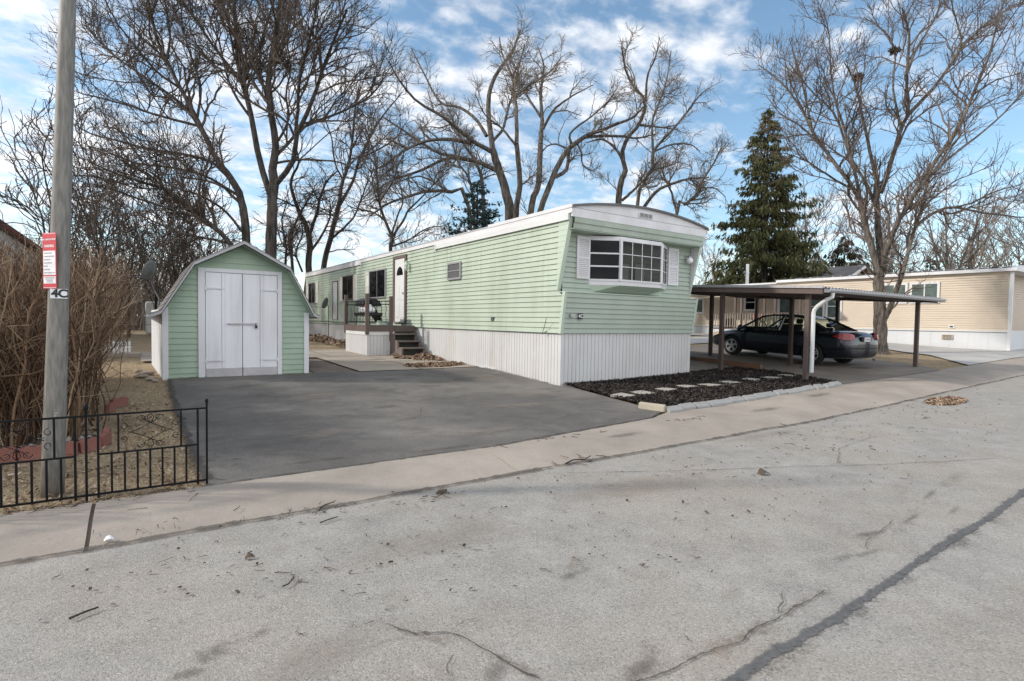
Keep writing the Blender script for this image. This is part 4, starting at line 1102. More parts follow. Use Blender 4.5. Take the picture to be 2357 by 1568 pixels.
# ------------------------------------------------------------------ porch and its stairs
def porch():
    x0, x1, y0, y1 = 5.25, 6.68, 14.92, 16.82
    zd = 1.05; g = .15
    p = thing('porch', 'small brown wooden porch with iron railings and white ribbed skirting', 'porch', (5.9, 15.8, .2))
    S = Vector((0, -1, 0)); W = Vector((-1, 0, 0))
    mb = MB()
    ribs(mb, (x0, y0, 0), X3, S, .70, g, .80, .088)
    ribs(mb, (x0, y0, 0), Y3, W, y1-y0, g, .80, .095)
    ribs(mb, (x0, y1, 0), X3, Y3, x1-x0, g, .80, .095)
    mb.build('skirting', M['skirt'], p)
    mb = MB(); mb.box(x0-.015, y0-.018, .785, x0+.71, y0+.02, .885); mb.box(x0-.018, y0+.021, .785, x0+.02, y1, .885)
    mb.build('skirting_trim', M['white'], p)
    mb = MB(); mb.box(x0+.02, y0+.02, 1.01, x1, y1, zd); mb.build('deck', M['stepdark'], p)
    mb = MB()
    mb.box(x0-.03, y0-.035, .887, x1, y0+.02, zd+.012); mb.box(x0-.032, y0+.021, .887, x0+.018, y1+.02, zd+.012)
    mb.build('rim_board', M['brown'], p)
    for (x, y, z1) in ((x0, y0, 1.95), (x0, y1, 1.97), (x0+.70, y0, 1.90)):
        mb = MB(); mb.box(x-.045, y-.048, .80 if x < 5.5 else .62, x+.05, y+.046, z1); mb.build('post', M['brown'], p, bevel=.006)
    def railing(a, b, n, name='railing'):
        a, b = Vector(a), Vector(b)
        mb = MB()
        mb.tube([(a.x, a.y, 1.75), (b.x, b.y, 1.75)], .011, 6)
        r = mb.build(name, M['black'], p)
        for z in (1.16, 1.66): MB().tube([(a.x, a.y, z), (b.x, b.y, z)], .011, 6).build('rail', M['black'], r)
        for i in range(n):
            t = (i+.7)/(n+.4); q = a.lerp(b, t); mb = MB(); pts = []
            for s in range(9): pts.append((q.x+.011*math.sin(s*1.6), q.y, 1.16+s*.0737))
            mb.tube(pts, .008, 5); mb.build('baluster', M['black'], r)
    railing((x0+.05, y0, 0), (x0+.65, y0, 0), 4)
    railing((x0, y0+.05, 0), (x0, y1-.05, 0), 13)
    st = MB()
    for i, (y, z, xx) in enumerate(((14.62, .835, 6.64), (14.33, .64, 6.64), (14.02, .46, 6.64))):
        st = MB(); st.box(5.90+.02*i, y, z-.04, xx, y+.30, z); st.build('tread', M['steps'], p, bevel=.006)
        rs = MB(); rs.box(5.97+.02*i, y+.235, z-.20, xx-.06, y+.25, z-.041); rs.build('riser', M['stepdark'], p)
    for x in (5.925, 6.575):
        mb = MB(); mb.prism([(x, 14.05, g), (x, 14.90, g), (x, 14.90, .79), (x, 14.64, .79), (x, 14.64, .60), (x, 14.35, .60), (x, 14.35, .418), (x, 14.05, .418)], (.05, 0, 0))
        mb.build('stringer', M['steps'], p)
porch()
def porch_goods():
    g = thing('barbecue_grill', 'black barbecue grill with a dark hood standing on the porch behind the railing', 'grill', (5.75, 16.2, 1.05))
    mb = MB(); mb.box(5.42, 15.55, 1.33, 5.95, 16.55, 1.43); mb.build('firebox', M['blackp'], g, bevel=.02)
    mb = MB()
    pr = [(5.40, 1.62), (5.44, 1.78), (5.58, 1.86), (5.80, 1.86), (5.95, 1.76), (5.99, 1.62)]
    mb.prism([(x, 15.75, z) for x, z in pr], (0, .7, 0)); mb.build('hood', M['blackp'], g, bevel=.015)
    for x, y in ((5.47, 15.6), (5.9, 15.6), (5.47, 16.5), (5.9, 16.5)):
        mb = MB(); mb.tube([(x, y, 1.055), (x, y, 1.34)], .016, 6); mb.build('leg', M['blackp'], g)
    mb = MB(); mb.obox((5.96, 15.62, 1.15), Vector((.25, -.15, 0)).normalized(), Vector((-.5, .1, .9)).normalized(), Vector((0, 1, 0)), .04, .72, .6); mb.build('side_panel', M['blackp'], g)
    b = MB(); r = random.Random(4); n = 14; vs = []; fs = []
    prof = [(.0, 0), (.30, 0), (.34, .06), (.33, .13), (.24, .2), (.17, .27), (.10, .33), (0, .35)]
    for i, (q, z) in enumerate(prof):
        for j in range(n):
            a = 2*math.pi*j/n; qq = q*(1+r.uniform(-.16, .16))
            vs.append((5.66+qq*.62*math.cos(a), 15.98+qq*1.15*math.sin(a), 1.431+z+(r.uniform(-.02, .02) if 0 < i < 7 else 0)))
    fs = [(i*n+j, i*n+(j+1) % n, (i+1)*n+(j+1) % n, (i+1)*n+j) for i in range(len(prof)-1) for j in range(n)]
    b.add(vs, fs)
    o = b.build('plastic_bag', M['signwhite'], None, True)
    tag(o, 'crumpled white plastic bag with a red patch heaped on the porch grill', 'bag')
    mb = MB(); mb.obox((5.44, 15.78, 1.60), Vector((.55, -.8, 0)).normalized(), Vector((.35, .2, .9)).normalized(), Vector((-.8, -.55, .3)).normalized(), .16, .13, .02); mb.build('red_patch', M['red'], o)
    o = MB().box(5.62, 14.98, 1.062, 5.86, 15.2, 1.19).build('planter_box', M['greentrim'], bevel=.02)
    tag(o, 'pale green box standing at the porch edge behind the thin balusters', 'box')
    o = thing('dustpan', 'light blue dustpan leaning beside the pale green box on the porch', 'dustpan', (5.75, 15.02, 1.06))
    blue = flat('blue_plastic', (.18, .32, .48), .5)
    mb = MB(); mb.prism([(5.86, 14.975, 1.064), (5.95, 14.975, 1.064), (5.94, 14.99, 1.14), (5.865, 14.99, 1.14)], (0, .012, 0)); mb.build('pan', blue, o)
    mb = MB(); mb.tube([(5.90, 14.99, 1.135), (5.875, 15.0, 1.26)], .01, 6); mb.build('handle', blue, o)
porch_goods()

# ------------------------------------------------------------------ shed
def shed():
    y0, y1 = 11.37, 14.35
    z0 = .105
    s = thing('shed', 'small green gambrel-roofed shed with white double doors on the driveway', 'shed', (1.56, 12.8, .1))
    S = Vector((0, -1, 0))
    def lo(v):
        z = z0+v
        if z < 1.36: return .33
        if z < 2.19: return .33+(.80-.33)*(z-1.36)/.83
        return .80+(1.59-.80)*(z-2.19)/.43
    def hi(v):
        z = z0+v
        if z < 1.36: return 2.80
        if z < 2.19: return 2.80-(2.80-2.38)*(z-1.36)/.83
        return 2.38-(2.38-1.59)*(z-2.19)/.43
    mb = MB()
    laps(mb, (0, y0, z0), X3, Z3, S, 2.50, .1065, lo, hi, .016)
    mb.build('front_wall', M['green_shed'], s)
    mb = MB(); laps(mb, (0, y1, z0), X3, Z3, Y3, 2.50, .1065, lo, hi, .016); mb.build('rear_wall', M['green_shed'], s)
    for xa, xb, nn in ((.33, .20, -1), (2.80, 2.80, 1)):
        mb = MB()
        mb.prism([(xa, y0, z0-.02), (xb, y1, z0-.02), (xb, y1, 1.36), (xa, y0, 1.36)], (-.03*nn, 0, 0))
        w = mb.build('side_wall', M['shedwhite'], s)
    mb = MB(); mb.box(.315, y0-.034, z0+.0, .405, y0-.002, 1.40); mb.build('corner_board', M['shedwhite'], s)
    mb = MB(); mb.box(2.705, y0-.034, z0+.02, 2.795, y0-.002, 1.34); mb.build('corner_board', M['shedwhite'], s)
    # roof
    pr = [(.135, 1.262), (.30, 1.335), (.79, 2.195), (1.59, 2.632), (2.39, 2.195), (2.83, 1.335), (2.945, 1.275)]
    ya, yb = 11.10, y1+.12
    mb = MB()
    for (a, b) in zip(pr[:-1], pr[1:]):
        d = Vector((b[0]-a[0], 0, b[1]-a[1])); L = d.length; d.normalize(); n = Vector((-d.z, 0, d.x))
        kk = max(1, int(round(L/.13)))
        up = d if d.z > 0 else -d
        base = Vector((a[0], ya, a[1])) if d.z > 0 else Vector((b[0], ya, b[1]))
        for i in range(kk):
            p, q = base+up*(L*i/kk), base+up*(L*(i+1)/kk)
            mb.add([p+n*.022, q+n*.012, q+n*.012+Y3*(yb-ya), p+n*.022+Y3*(yb-ya), p, p+Y3*(yb-ya), q, q+Y3*(yb-ya)], [(0, 1, 2, 3), (4, 0, 3, 5), (4, 6, 1, 0), (5, 3, 2, 7), (4, 5, 7, 6)])
    mb.build('roof', M['shingle'], s)
    mb = MB()
    for (a, b) in zip(pr[:-1], pr[1:]):
        mb.prism([(a[0], ya-.022, a[1]-.052), (b[0], ya-.022, b[1]-.052), (b[0], ya-.022, b[1]-.002), (a[0], ya-.022, a[1]-.002)], (0, .022, 0))
    mb.build('rake_board', M['alutrim'], s)
    mb = MB()
    for (a, b) in zip(pr[1:-2], pr[2:-1]):
        mb.quad((a[0], ya+.002, a[1]-.07), (b[0], ya+.002, b[1]-.07), (b[0], y0, b[1]-.07), (a[0], y0, a[1]-.07))
    mb.build('soffit', M['green_shed'], s)
    mb = MB(); mb.box(.11, ya-.03, 1.222, .155, yb, 1.258); mb.build('eave_board', M['alutrim'], s)
    mb = MB(); mb.box(2.925, ya-.03, 1.232, 2.96, yb, 1.268); mb.build('eave_board', M['alutrim'], s)
    # door frame and two leaves
    mb = MB()
    mb.box(.865, y0-.045, z0, .975, y0-.004, 2.125); mb.box(2.205, y0-.045, z0, 2.285, y0-.004, 2.125); mb.box(.976, y0-.045, 2.055, 2.204, y0-.004, 2.125)
    mb.build('door_frame', M['shedwhite'], s)
    for i, (xa, xb) in enumerate(((.985, 1.583), (1.595, 2.195))):
        mb = MB()
        mb.box(xa, y0-.036, z0+.022, xb, y0-.018, 2.045)
        mid = xa+.285 if i == 0 else xb-.275
        mb.box(mid-.024, y0-.050, z0+.19, mid+.024, y0-.0365, 2.04)
        mb.box((xb-.03) if i == 0 else xa, y0-.042, z0+.19, xb if i == 0 else xa+.03, y0-.037, 2.04)
        mb.box(xa+.002, y0-.042, 1.752, mid-.026, y0-.0365, 1.768) if i == 0 else mb.box(mid+.026, y0-.042, 1.752, xb-.002, y0-.0365, 1.768)
        d = mb.build('door', M['sheddoor'], s)
        MB().box(xa+.002, y0-.052, z0+.024, xb-.002, y0-.037, z0+.185).build('kick_board', M['kick'], d, bevel=.004)
        g = MB()
        for q in (mid-.027, mid+.0245): g.box(q, y0-.0385, z0+.19, q+.0025, y0-.0362, 2.04)
        g.box(xb+.001 if i == 0 else xa-.004, y0-.034, z0+.03, xb+.004 if i == 0 else xa-.001, y0-.030, 2.04)
        g.build('door_seam', M['screen'], d)
        for z in (1.76, .43):
            h = MB()
            a, b = (xa-.02, mid+.02) if i == 0 else (mid-.02, xb+.02)
            h.box(a, y0-.054, z-.012, b, y0-.047, z+.012); h.box(a if i == 0 else b-.03, y0-.056, z-.035, (a+.03) if i == 0 else b, y0-.05, z+.035)
            h.tube([((mid), y0-.058, z), ((mid), y0-.05, z)], .022, 8)
            h.build('hinge', M['shedwhite'], d)
    mb = MB(); mb.box(1.33, y0-.062, 1.10, 1.82, y0-.048, 1.125); b = mb.build('hasp_bar', M['alu'], s)
    mb = MB(); mb.box(1.80, y0-.078, 1.03, 1.84, y0-.055, 1.085); mb.tube([(1.807, y0-.066, 1.08), (1.807, y0-.066, 1.13), (1.833, y0-.066, 1.13), (1.833, y0-.066, 1.08)], .005, 6); mb.build('padlock', M['blackp'], b)
shed()

# ------------------------------------------------------------------ satellite dishes
def dish(loc, post, normal, rad, label, armdir):
    d = thing('satellite_dish', label, 'satellite dish', post[0])
    n = Vector(normal).normalized(); c = Vector(loc)
    a = n.orthogonal().normalized(); b = n.cross(a)
    mb = MB(); rings = 6; m = 26; vs = []; fs = []
    for i in range(rings+1):
        r = rad*i/rings
        for j in range(m):
            t = 2*math.pi*j/m
            vs.append(c+(a*math.cos(t)+b*math.sin(t))*r+n*(.16*r*r/rad))
    nb = len(vs)
    vs += [v-n*.008 for v in vs]
    for i in range(rings):
        for j in range(m):
            q = (i*m+j, i*m+(j+1) % m, (i+1)*m+(j+1) % m, (i+1)*m+j)
            fs.append(q); fs.append(tuple(nb+t for t in q[::-1]))
    for j in range(m): fs.append((rings*m+j, rings*m+(j+1) % m, nb+rings*m+(j+1) % m, nb+rings*m+j))
    mb.add(vs, fs); mb.build('reflector', flat('dish_grey_'+str(len(bpy.data.materials)), (.12, .125, .13), .55), d, True)
    mb = MB(); mb.tube(list(post)+[c-n*.05], .017, 8); mb.build('mast', M['screen'], d)
    e = c+Vector(armdir)
    mb = MB(); mb.tube([c-n*.02-Z3*rad*.7, e], .010, 6); ar = mb.build('arm', M['screen'], d)
    mb = MB(); mb.tube([e, e+Z3*.06+n*-.03], .024, 8); mb.build('receiver', M['screen'], ar)
dish((6.42, 23.25, 1.86), [(6.55, 23.32, G(6.5, 23.3)-.05), (6.55, 23.32, 1.72)], (-.72, .62, .30), .24, 'grey satellite dish on a thin post beside the green home wall', (-1.05, .55, -.12))
dish((.20, 14.9, 2.26), [(.34, 14.62, .1), (.34, 14.62, 1.35), (.36, 14.75, 1.62), (.28, 14.9, 1.80), (.20, 14.93, 2.05)], (-.80, .50, .33), .235, 'grey satellite dish with a curved arm between the bare shrub and the shed roof', (-.5, -.38, -.18))

# ------------------------------------------------------------------ pole and its signs
def pole():
    mb = MB()
    pts = [(-.535+.0357*z, 5.1, z) for z in (-.2, .2, .7, 1.3, 2, 2.6, 3.2, 3.72)]
    mb.tube(pts, [.0695, .068, .065, .061, .057, .0535, .050, .046], 24)
    tag(mb.build('utility_pole', M['pole'], None, True), 'tall grey leaning pole carrying a red sign and a 4C plate behind the iron fence', 'pole')
    # red notice: thin sheet fixed to the side of the pole
    a, b = Vector((-.568, 5.10, 0)), Vector((-.484, 4.985, 0))
    U = (b-a).normalized(); N = Vector((U.y, -U.x, 0)); w = (b-a).length
    mb = MB(); mb.obox((a.x, a.y, 1.425), U, Z3, N, w, .392, .002)
    o = tag(mb.build('notice_sign', M['red']), 'red and white notice sign with fine print on the leaning pole', 'sign')
    mb = MB(); z0 = 1.425
    for (u0, u1, za, zb) in ((.05, .95, .035, .085), (.05, .95, .095, .265)):
        mb.obox(Vector((a.x, a.y, z0+za))+U*w*u0+N*.0022, U, Z3, N, w*(u1-u0), zb-za, .0006)
    mb.build('sheet', M['signwhite'], o)
    mb = MB()
    r = random.Random(2)
    mid = Vector((a.x, a.y, 0))+U*w*.5+N*.0026
    text('heading', 'NO UNAUTHORIZED', .0145, mid+Z3*(z0+.345), U, N, M['signwhite'], o, .0004, .0004)
    text('heading', 'PARKING', .024, mid+Z3*(z0+.298), U, N, M['signwhite'], o, .0004, .0006)
    mb = MB(); mb.obox(Vector((a.x, a.y, z0+.004))+U*w*.03+N*.0021, U, Z3, N, w*.94, .003, .0006); mb.obox(Vector((a.x, a.y, z0+.385))+U*w*.03+N*.0021, U, Z3, N, w*.94, .003, .0006); mb.build('edge_line', M['signwhite'], o)
    mb = MB()
    for i, u1 in enumerate((.70, .86, .58, .72, .36, .55, .9)):
        u = .1
        while u < u1:
            d = r.uniform(.05, .13); d = min(d, u1-u+.01)
            mb.obox(Vector((a.x, a.y, z0+.245-.023*i))+U*w*u+N*.0031, U, Z3, N, w*d, .008, .0004); u += d+.025
    for i, (ua, u1) in enumerate(((.12, .9), (.2, .84), (.28, .72), (.26, .76))):
        u = ua
        while u < u1:
            d = min(r.uniform(.06, .14), u1-u+.01)
            mb.obox(Vector((a.x, a.y, z0+.074-.0105*i))+U*w*u+N*.0031, U, Z3, N, w*d, .0055, .0004); u += d+.025
    mb.build('print_line', M['greyletter'], o)
    N = Vector((.095, -.995, 0)).normalized(); U = Vector((-N.y, N.x, 0))
    c = Vector((-.485, 5.1, 1.39))+N*.064
    mb = MB(); mb.obox(c-U*.047-Z3*.034, U, Z3, N, .094, .068, .002)
    o = tag(mb.build('number_plate', M['signwhite']), 'small white plate reading 4C on the leaning pole below the red sign', 'number plate')
    text('numeral', '4', .078, c+N*.0028-U*.0215-Z3*.001, U, N, M['letter'], o, .0006, .0030)
    text('numeral', 'C', .078, c+N*.0028+U*.0235-Z3*.001, U, N, M['letter'], o, .0006, .0030)
pole()

# ------------------------------------------------------------------ iron fence
def fence():
    y = 4.735
    f = thing('iron_fence', 'low black iron fence with scrollwork panels at the kerb by the leaning pole', 'fence', (-.3, y, -.04))
    def finial(x, ball):
        mb = MB(); mb.tube([(x, y, -.08), (x, y, .585)], .0075, 8)
        p = mb.build('post', M['black'], f)
        mb = MB()
        if ball: mb.lathe([(.0, -.02), (.009, -.014), (.013, 0), (.009, .013), (0, .018)], (x, y, .60), n=14)
        else: mb.lathe([(.0, -.04), (.010, -.03), (.006, -.02), (.015, -.008), (.016, .008), (.006, .025), (.0, .04)], (x, y, .60), n=10)
        mb.build('finial', M['black'], p, True)
    finial(.414, True); finial(-.316, False); finial(-1.046, False); finial(-1.776, False)
    def spiral(c, r, a0, turns, sgn, n=16):
        return [(c[0]+r*(1-t*.62)*math.cos(a0+sgn*turns*2*math.pi*t), y, c[1]+r*(1-t*.62)*math.sin(a0+sgn*turns*2*math.pi*t)) for t in [i/n for i in range(n+1)]]
    for x0 in (-.316, -1.046, -1.776):
        x1 = x0+.73
        a, b = x0+.066, x1-.060
        p = MB()
        p.box(x0+.008, y-.007, .538, x1-.008, y+.007, .551)
        p.box(x0+.008, y-.007, -.016, x1-.008, y+.007, -.003)
        p.box(a, y-.006, .264, b, y+.006, .276)
        pn = p.build('rail', M['black'], f)
        for x in (a, b):
            mb = MB(); mb.box(x-.007, y-.0085, -.035, x+.007, y+.0085, .5375); mb.build('upright', M['black'], f)
        for x in (x0+.181, x1-.169):
            mb = MB(); mb.box(x-.006, y-.0065, .2765, x+.006, y+.0065, .5375); mb.build('upright', M['black'], f)
        for i in range(7):
            x = a+(b-a)*(i+1)/8
            mb = MB(); mb.box(x-.0065, y-.0055, -.003, x+.0065, y+.0055, .2635); mb.build('baluster', M['black'], f)
        cx, cz = (x0+.181+x1-.169)/2, .4075; hw = (x1-.169-x0-.181)/2
        s = MB()
        for sx in (-1, 1):
            for sz in (-1, 1):
                # end curl, long arm, and top curl mirrored in the panel's middle
                arm = [(cx+sx*(hw-.006), y, cz+sz*.055)]
                c1 = spiral((cx+sx*(hw-.030), cz+sz*.045), .026, math.pi*(.5 if sz > 0 else 1.5), .85, sx*sz)
                s.tube(c1[::-1], .0026, 5)
                pts = [(cx+sx*(hw-.05), y, cz+sz*.012), (cx+sx*.13, y, cz+sz*.006), (cx+sx*.05, y, cz-sz*.03), (cx-sx*.03, y, cz-sz*.075), (cx-sx*.055, y, cz-sz*.105)]
                s.tube(pts, .0026, 5)
                c2 = spiral((cx-sx*.052, cz-sz*.092), .028, math.pi*(1.0 if sx > 0 else 0), .9, sx*sz)
                s.tube(c2, .0026, 5)
                s.tube([(cx+sx*.004, y, cz+sz*.125), (cx+sx*.02, y, cz+sz*.10), (cx+sx*.012, y, cz+sz*.07), (cx-sx*.01, y, cz+sz*.052)], .0026, 5)
        s.build('scroll', M['black'], f)
fence()

# ------------------------------------------------------------------ shrub bed edging, rocks
ORD = ['first', 'second', 'third', 'fourth', 'fifth', 'sixth', 'seventh', 'eighth', 'ninth', 'tenth', 'eleventh', 'twelfth', 'thirteenth', 'fourteenth', 'fifteenth', 'sixteenth', 'seventeenth']
def brick(x, y, rz, scal, label, L=.16):
    mb = MB(); n = 12
    top = [(-L/2+L*i/n, .085+(.018*abs(math.sin(math.pi*scal*i/n)))) for i in range(n+1)]
    poly = [(-L/2, -.03), (L/2, -.03)]+top[::-1]
    mb.prism([(a, -.028, b) for a, b in poly], (0, .056, 0))
    o = mb.build('edging_brick', M['brick'], bevel=.006)
    o.location = (x, y, G(x, y)); o.rotation_euler = (rng.uniform(-.06, .1), rng.uniform(-.05, .05), rz)
    tag(o, label, 'edging brick', 'scalloped red bricks edging the shrub bed')
bx = [(-1.42, 6.36, .05, 2, .2), (-1.18, 6.34, .02, 2, .2), (-.965, 6.36, -.1, 1, .12), (-.79, 6.33, .04, 2, .2), (-.585, 6.36, .08, 2, .2), (-.405, 6.45, .55, 2, .17), (-.30, 6.66, 1.2, 1, .16), (-.29, 6.90, 1.5, 2, .16)]
for i, (x, y, rz, sc_, L) in enumerate(bx):
    brick(x, y, rz, sc_, 'scalloped red edging brick before the bare shrub, %s from the far corner by the lawn' % ORD[len(bx)-1-i], L)
brick(-.33, 8.62, 1.2, 1, 'nearer of two red edging bricks at the lawn side of the shrub', .2)
brick(-.24, 8.95, .7, 2, 'farther of two red edging bricks at the lawn side of the shrub', .22)
def rock(x, y, s, label, grp, seed):
    r = random.Random(seed); n = 9; prof = [(.0, -.3), (.75, -.2), (1, .15), (.8, .5), (.4, .72), (0, .8)]
    mb = MB(); vs = []
    for q, z in prof:
        for j in range(n):
            a = 2*math.pi*j/n; k_ = q*(1+r.uniform(-.25, .25))
            vs.append((k_*math.cos(a)*s*1.25, k_*math.sin(a)*s, (z+r.uniform(-.1, .1))*s*.8))
    mb.add(vs, [(i*n+j, i*n+(j+1) % n, (i+1)*n+(j+1) % n, (i+1)*n+j) for i in range(len(prof)-1) for j in range(n)])
    o = mb.build('stone', M['rock']); o.location = (x, y, G(x, y)); o.rotation_euler = (0, 0, r.uniform(0, 6))
    tag(o, label, 'stone', grp)
for i, (x, y, s) in enumerate([(.13, 11.35, .075), (.02, 11.8, .085), (.10, 12.25, .10), (-.03, 12.7, .07), (.20, 11.1, .05)]):
    rock(x, y, s, ['flat tan stone at the front foot of the shed side wall', 'tan stone third back along the shed side wall', 'largest tan stone lying along the shed side wall', 'tan stone farthest back along the shed side wall', 'smallest tan stone beside the shed corner'][i], 'stones along the shed side wall', i)
rock(.30, 4.68, .018, 'small pale pebble at the kerb edge under the iron fence', None, 31)

# stepping stones in the mulch
for i, (x, y, s, rz) in enumerate([(6.72, 6.50, .20, .1), (7.27, 6.57, .20, .0), (8.02, 6.70, .26, .05), (8.72, 6.74, .24, -.06), (9.24, 6.62, .23, .05), (9.93, 6.65, .23, -.1), (10.70, 6.66, .25, .06), (11.35, 6.62, .24, -.03), (12.05, 6.62, .24, .15)]):
    s = .15+.02*((i*5) % 3)/2
    mb = MB(); mb.box(-s, -s, -.02, s, s, .024)
    o = mb.build('stepping_stone', M['stone'], bevel=.008)
    o.location = (x, y, G(x, y)+.028); o.rotation_euler = (rng.uniform(-.03, .03), rng.uniform(-.03, .03), rz)
    tag(o, 'square pale stepping stone in dark mulch, %s in the row from the driveway' % ORD[i], 'stepping stone', 'stepping stones across the mulch bed')
# edging blocks toward the kerb
nb = 16
for i in range(nb):
    x = 6.44+(11.55-6.44)*i/(nb-1); y = 5.20+.14*(i/(nb-1))+.02*math.sin(i*1.7)+.05*math.sin(math.pi*i/(nb-1))
    L = .154
    mb = MB(); mb.prism([(-L, -.06, -.05), (-L, .05, -.05), (-L, .055, .075), (-L, .03, .078), (-L, -.055, .030)], (2*L, 0, 0))
    o = mb.build('edging_block', M['block'], bevel=.007)
    o.location = (x, y, G(x, y)+rng.uniform(-.008, .006)); o.rotation_euler = (rng.uniform(-.08, .08), rng.uniform(-.03, .03), rng.uniform(-.09, .09)+.03)
    tag(o, 'grey concrete edging block at the kerb side of the mulch, %s from the driveway' % ORD[i], 'edging block', 'edging blocks along the mulch bed')
mb = MB(); mb.prism([(-.03, -.20, -.03), (.05, -.20, -.03), (.05, -.20, .05), (.02, -.20, .085), (-.03, -.20, .06)], (0, .42, 0))
o = mb.build('edging_block', M['blocky'], bevel=.012); o.location = (6.22, 5.42, G(6.2, 5.4)+.02); o.rotation_euler = (0, .12, .22)
tag(o, 'cream edging block lying askew at the driveway corner of the mulch bed', 'edging block', 'edging blocks along the mulch bed')

# ------------------------------------------------------------------ scattered small stuff
def chips(name, pts, size, mat, zfun, flat_=.5, asp=2.5, kind='stuff', label=None, cat=None, seed=1, bend=.0):
    """many small curled flakes: one quad each, folded along the middle"""
    r = np.random.default_rng(seed)
    pts = np.asarray(pts); n = len(pts)
    yaw = r.uniform(0, 2*np.pi, n); pit = r.normal(0, flat_, n); rol = r.normal(0, flat_, n)
    L = size*r.uniform(.5, 1.4, n)*asp**.5/2; Wd = size*r.uniform(.5, 1.4, n)/asp**.5/2
    cy, sy, cp, sp, cr, sr = np.cos(yaw), np.sin(yaw), np.cos(pit), np.sin(pit), np.cos(rol), np.sin(rol)
    U = np.stack([cy*cp, sy*cp, sp], 1)
    Vv = np.stack([-sy*cr-cy*sp*sr, cy*cr-sy*sp*sr, cp*sr], 1)
    Nn = np.cross(U, Vv)
    c = pts
    e = (bend*size*r.uniform(.3, 1, n))[:, None]*Nn
    V = np.stack([c-U*L[:, None]-Vv*Wd[:, None], c-U*L[:, None]+Vv*Wd[:, None], c+e-Vv*Wd[:, None], c+e+Vv*Wd[:, None], c+U*L[:, None]-Vv*Wd[:, None], c+U*L[:, None]+Vv*Wd[:, None]], 1).reshape(-1, 3)
    b = (np.arange(n)*6)[:, None]
    F = np.concatenate([b+np.array([[0, 2, 3, 1]]), b+np.array([[2, 4, 5, 3]])])
    o = mesh_np(name, V, F, mat)
    return tag(o, label, cat, None, kind)

def inpoly(x, y, poly):
    c = np.zeros(len(x), bool); j = len(poly)-1
    for i in range(len(poly)):
        xi, yi = poly[i]; xj, yj = poly[j]
        c ^= ((yi > y) != (yj > y)) & (x < (xj-xi)*(y-yi)/(yj-yi+1e-12)+xi); j = i
    return c
def scatter(poly, n, seed):
    r = np.random.default_rng(seed)
    xs = [p[0] for p in poly]; ys = [p[1] for p in poly]
    x = r.uniform(min(xs), max(xs), n*2); y = r.uniform(min(ys), max(ys), n*2)
    mk = inpoly(x, y, poly); x, y = x[mk][:n], y[mk][:n]
    return x, y
mp_ = [(6.80, 7.95), (6.30, 5.32), (11.6, 5.40), (12.0, 5.55), (12.75, 7.3), (12.7, 8.32), (10.74, 8.3), (10.74, 8.2), (6.84, 8.2)]
x, y = scatter(mp_, 30000, 3)
keep = np.ones(len(x), bool)
for (sx, sy) in [(6.70, 6.50), (7.25, 6.57), (8.0, 6.70), (8.70, 6.74), (9.22, 6.62), (9.91, 6.65), (10.68, 6.66), (11.33, 6.62), (12.03, 6.62)]:
    keep &= ~((abs(x-sx) < .14) & (abs(y-sy) < .14) & (nr.random(len(x)) < .93))
x, y = x[keep], y[keep]
chips('mulch', np.stack([x, y, Gn(x, y)+.026+nr.uniform(0, .024, len(x))], 1), .030, M['mulch'], None, .5, 3, label='dark brown mulch chips spread in the bed', cat='mulch', seed=5, bend=.1)

def pile(name, spots, n, label, seed, size=.06, mound=.5):
    r = np.random.default_rng(seed); P = []
    for (cx, cy, rx, ry, h) in spots:
        m = int(n*rx*ry/sum(s[2]*s[3] for s in spots))
        a = r.uniform(0, 2*np.pi, m); q = np.sqrt(r.uniform(0, 1, m))
        x, y = cx+rx*q*np.cos(a), cy+ry*q*np.sin(a)
        z = Gn(x, y)+.016+h*np.clip(1-q**2, 0, 1)*r.uniform(.35, 1, m)
        P.append(np.stack([x, y, z], 1))
    return chips(name, np.concatenate(P), size, M['leafpile'], None, .7, 1.7, label=label, cat='leaf pile', seed=seed, bend=.3)
pile('leaf_pile', [(5.75, 11.75, .62, .36, .05), (6.25, 11.85, .4, .28, .04), (5.3, 11.8, .25, .25, .03)], 1500, 'heap of dead brown leaves on the patio joint by the skirting', 1)
pile('leaf_pile', [(6.3, 13.40, .36, .45, .14), (6.5, 13.1, .16, .35, .08), (5.85, 13.75, .25, .25, .05), (5.95, 14.45, .12, .35, .05)], 1300, 'heap of dead leaves drifted round the porch steps', 2)
pile('leaf_pile', [(6.2, 19.5, .48, 2.4, .18), (6.25, 23.5, .45, 2.2, .22), (6.2, 26.5, .5, 1.5, .2)], 3200, 'long drift of dead leaves along the skirting beyond the porch', 3, .075)
pile('leaf_pile', [(11.55, 3.52, .62, .22, .008)], 1100, 'round patch of dead leaves lying on the street', 4, .045)

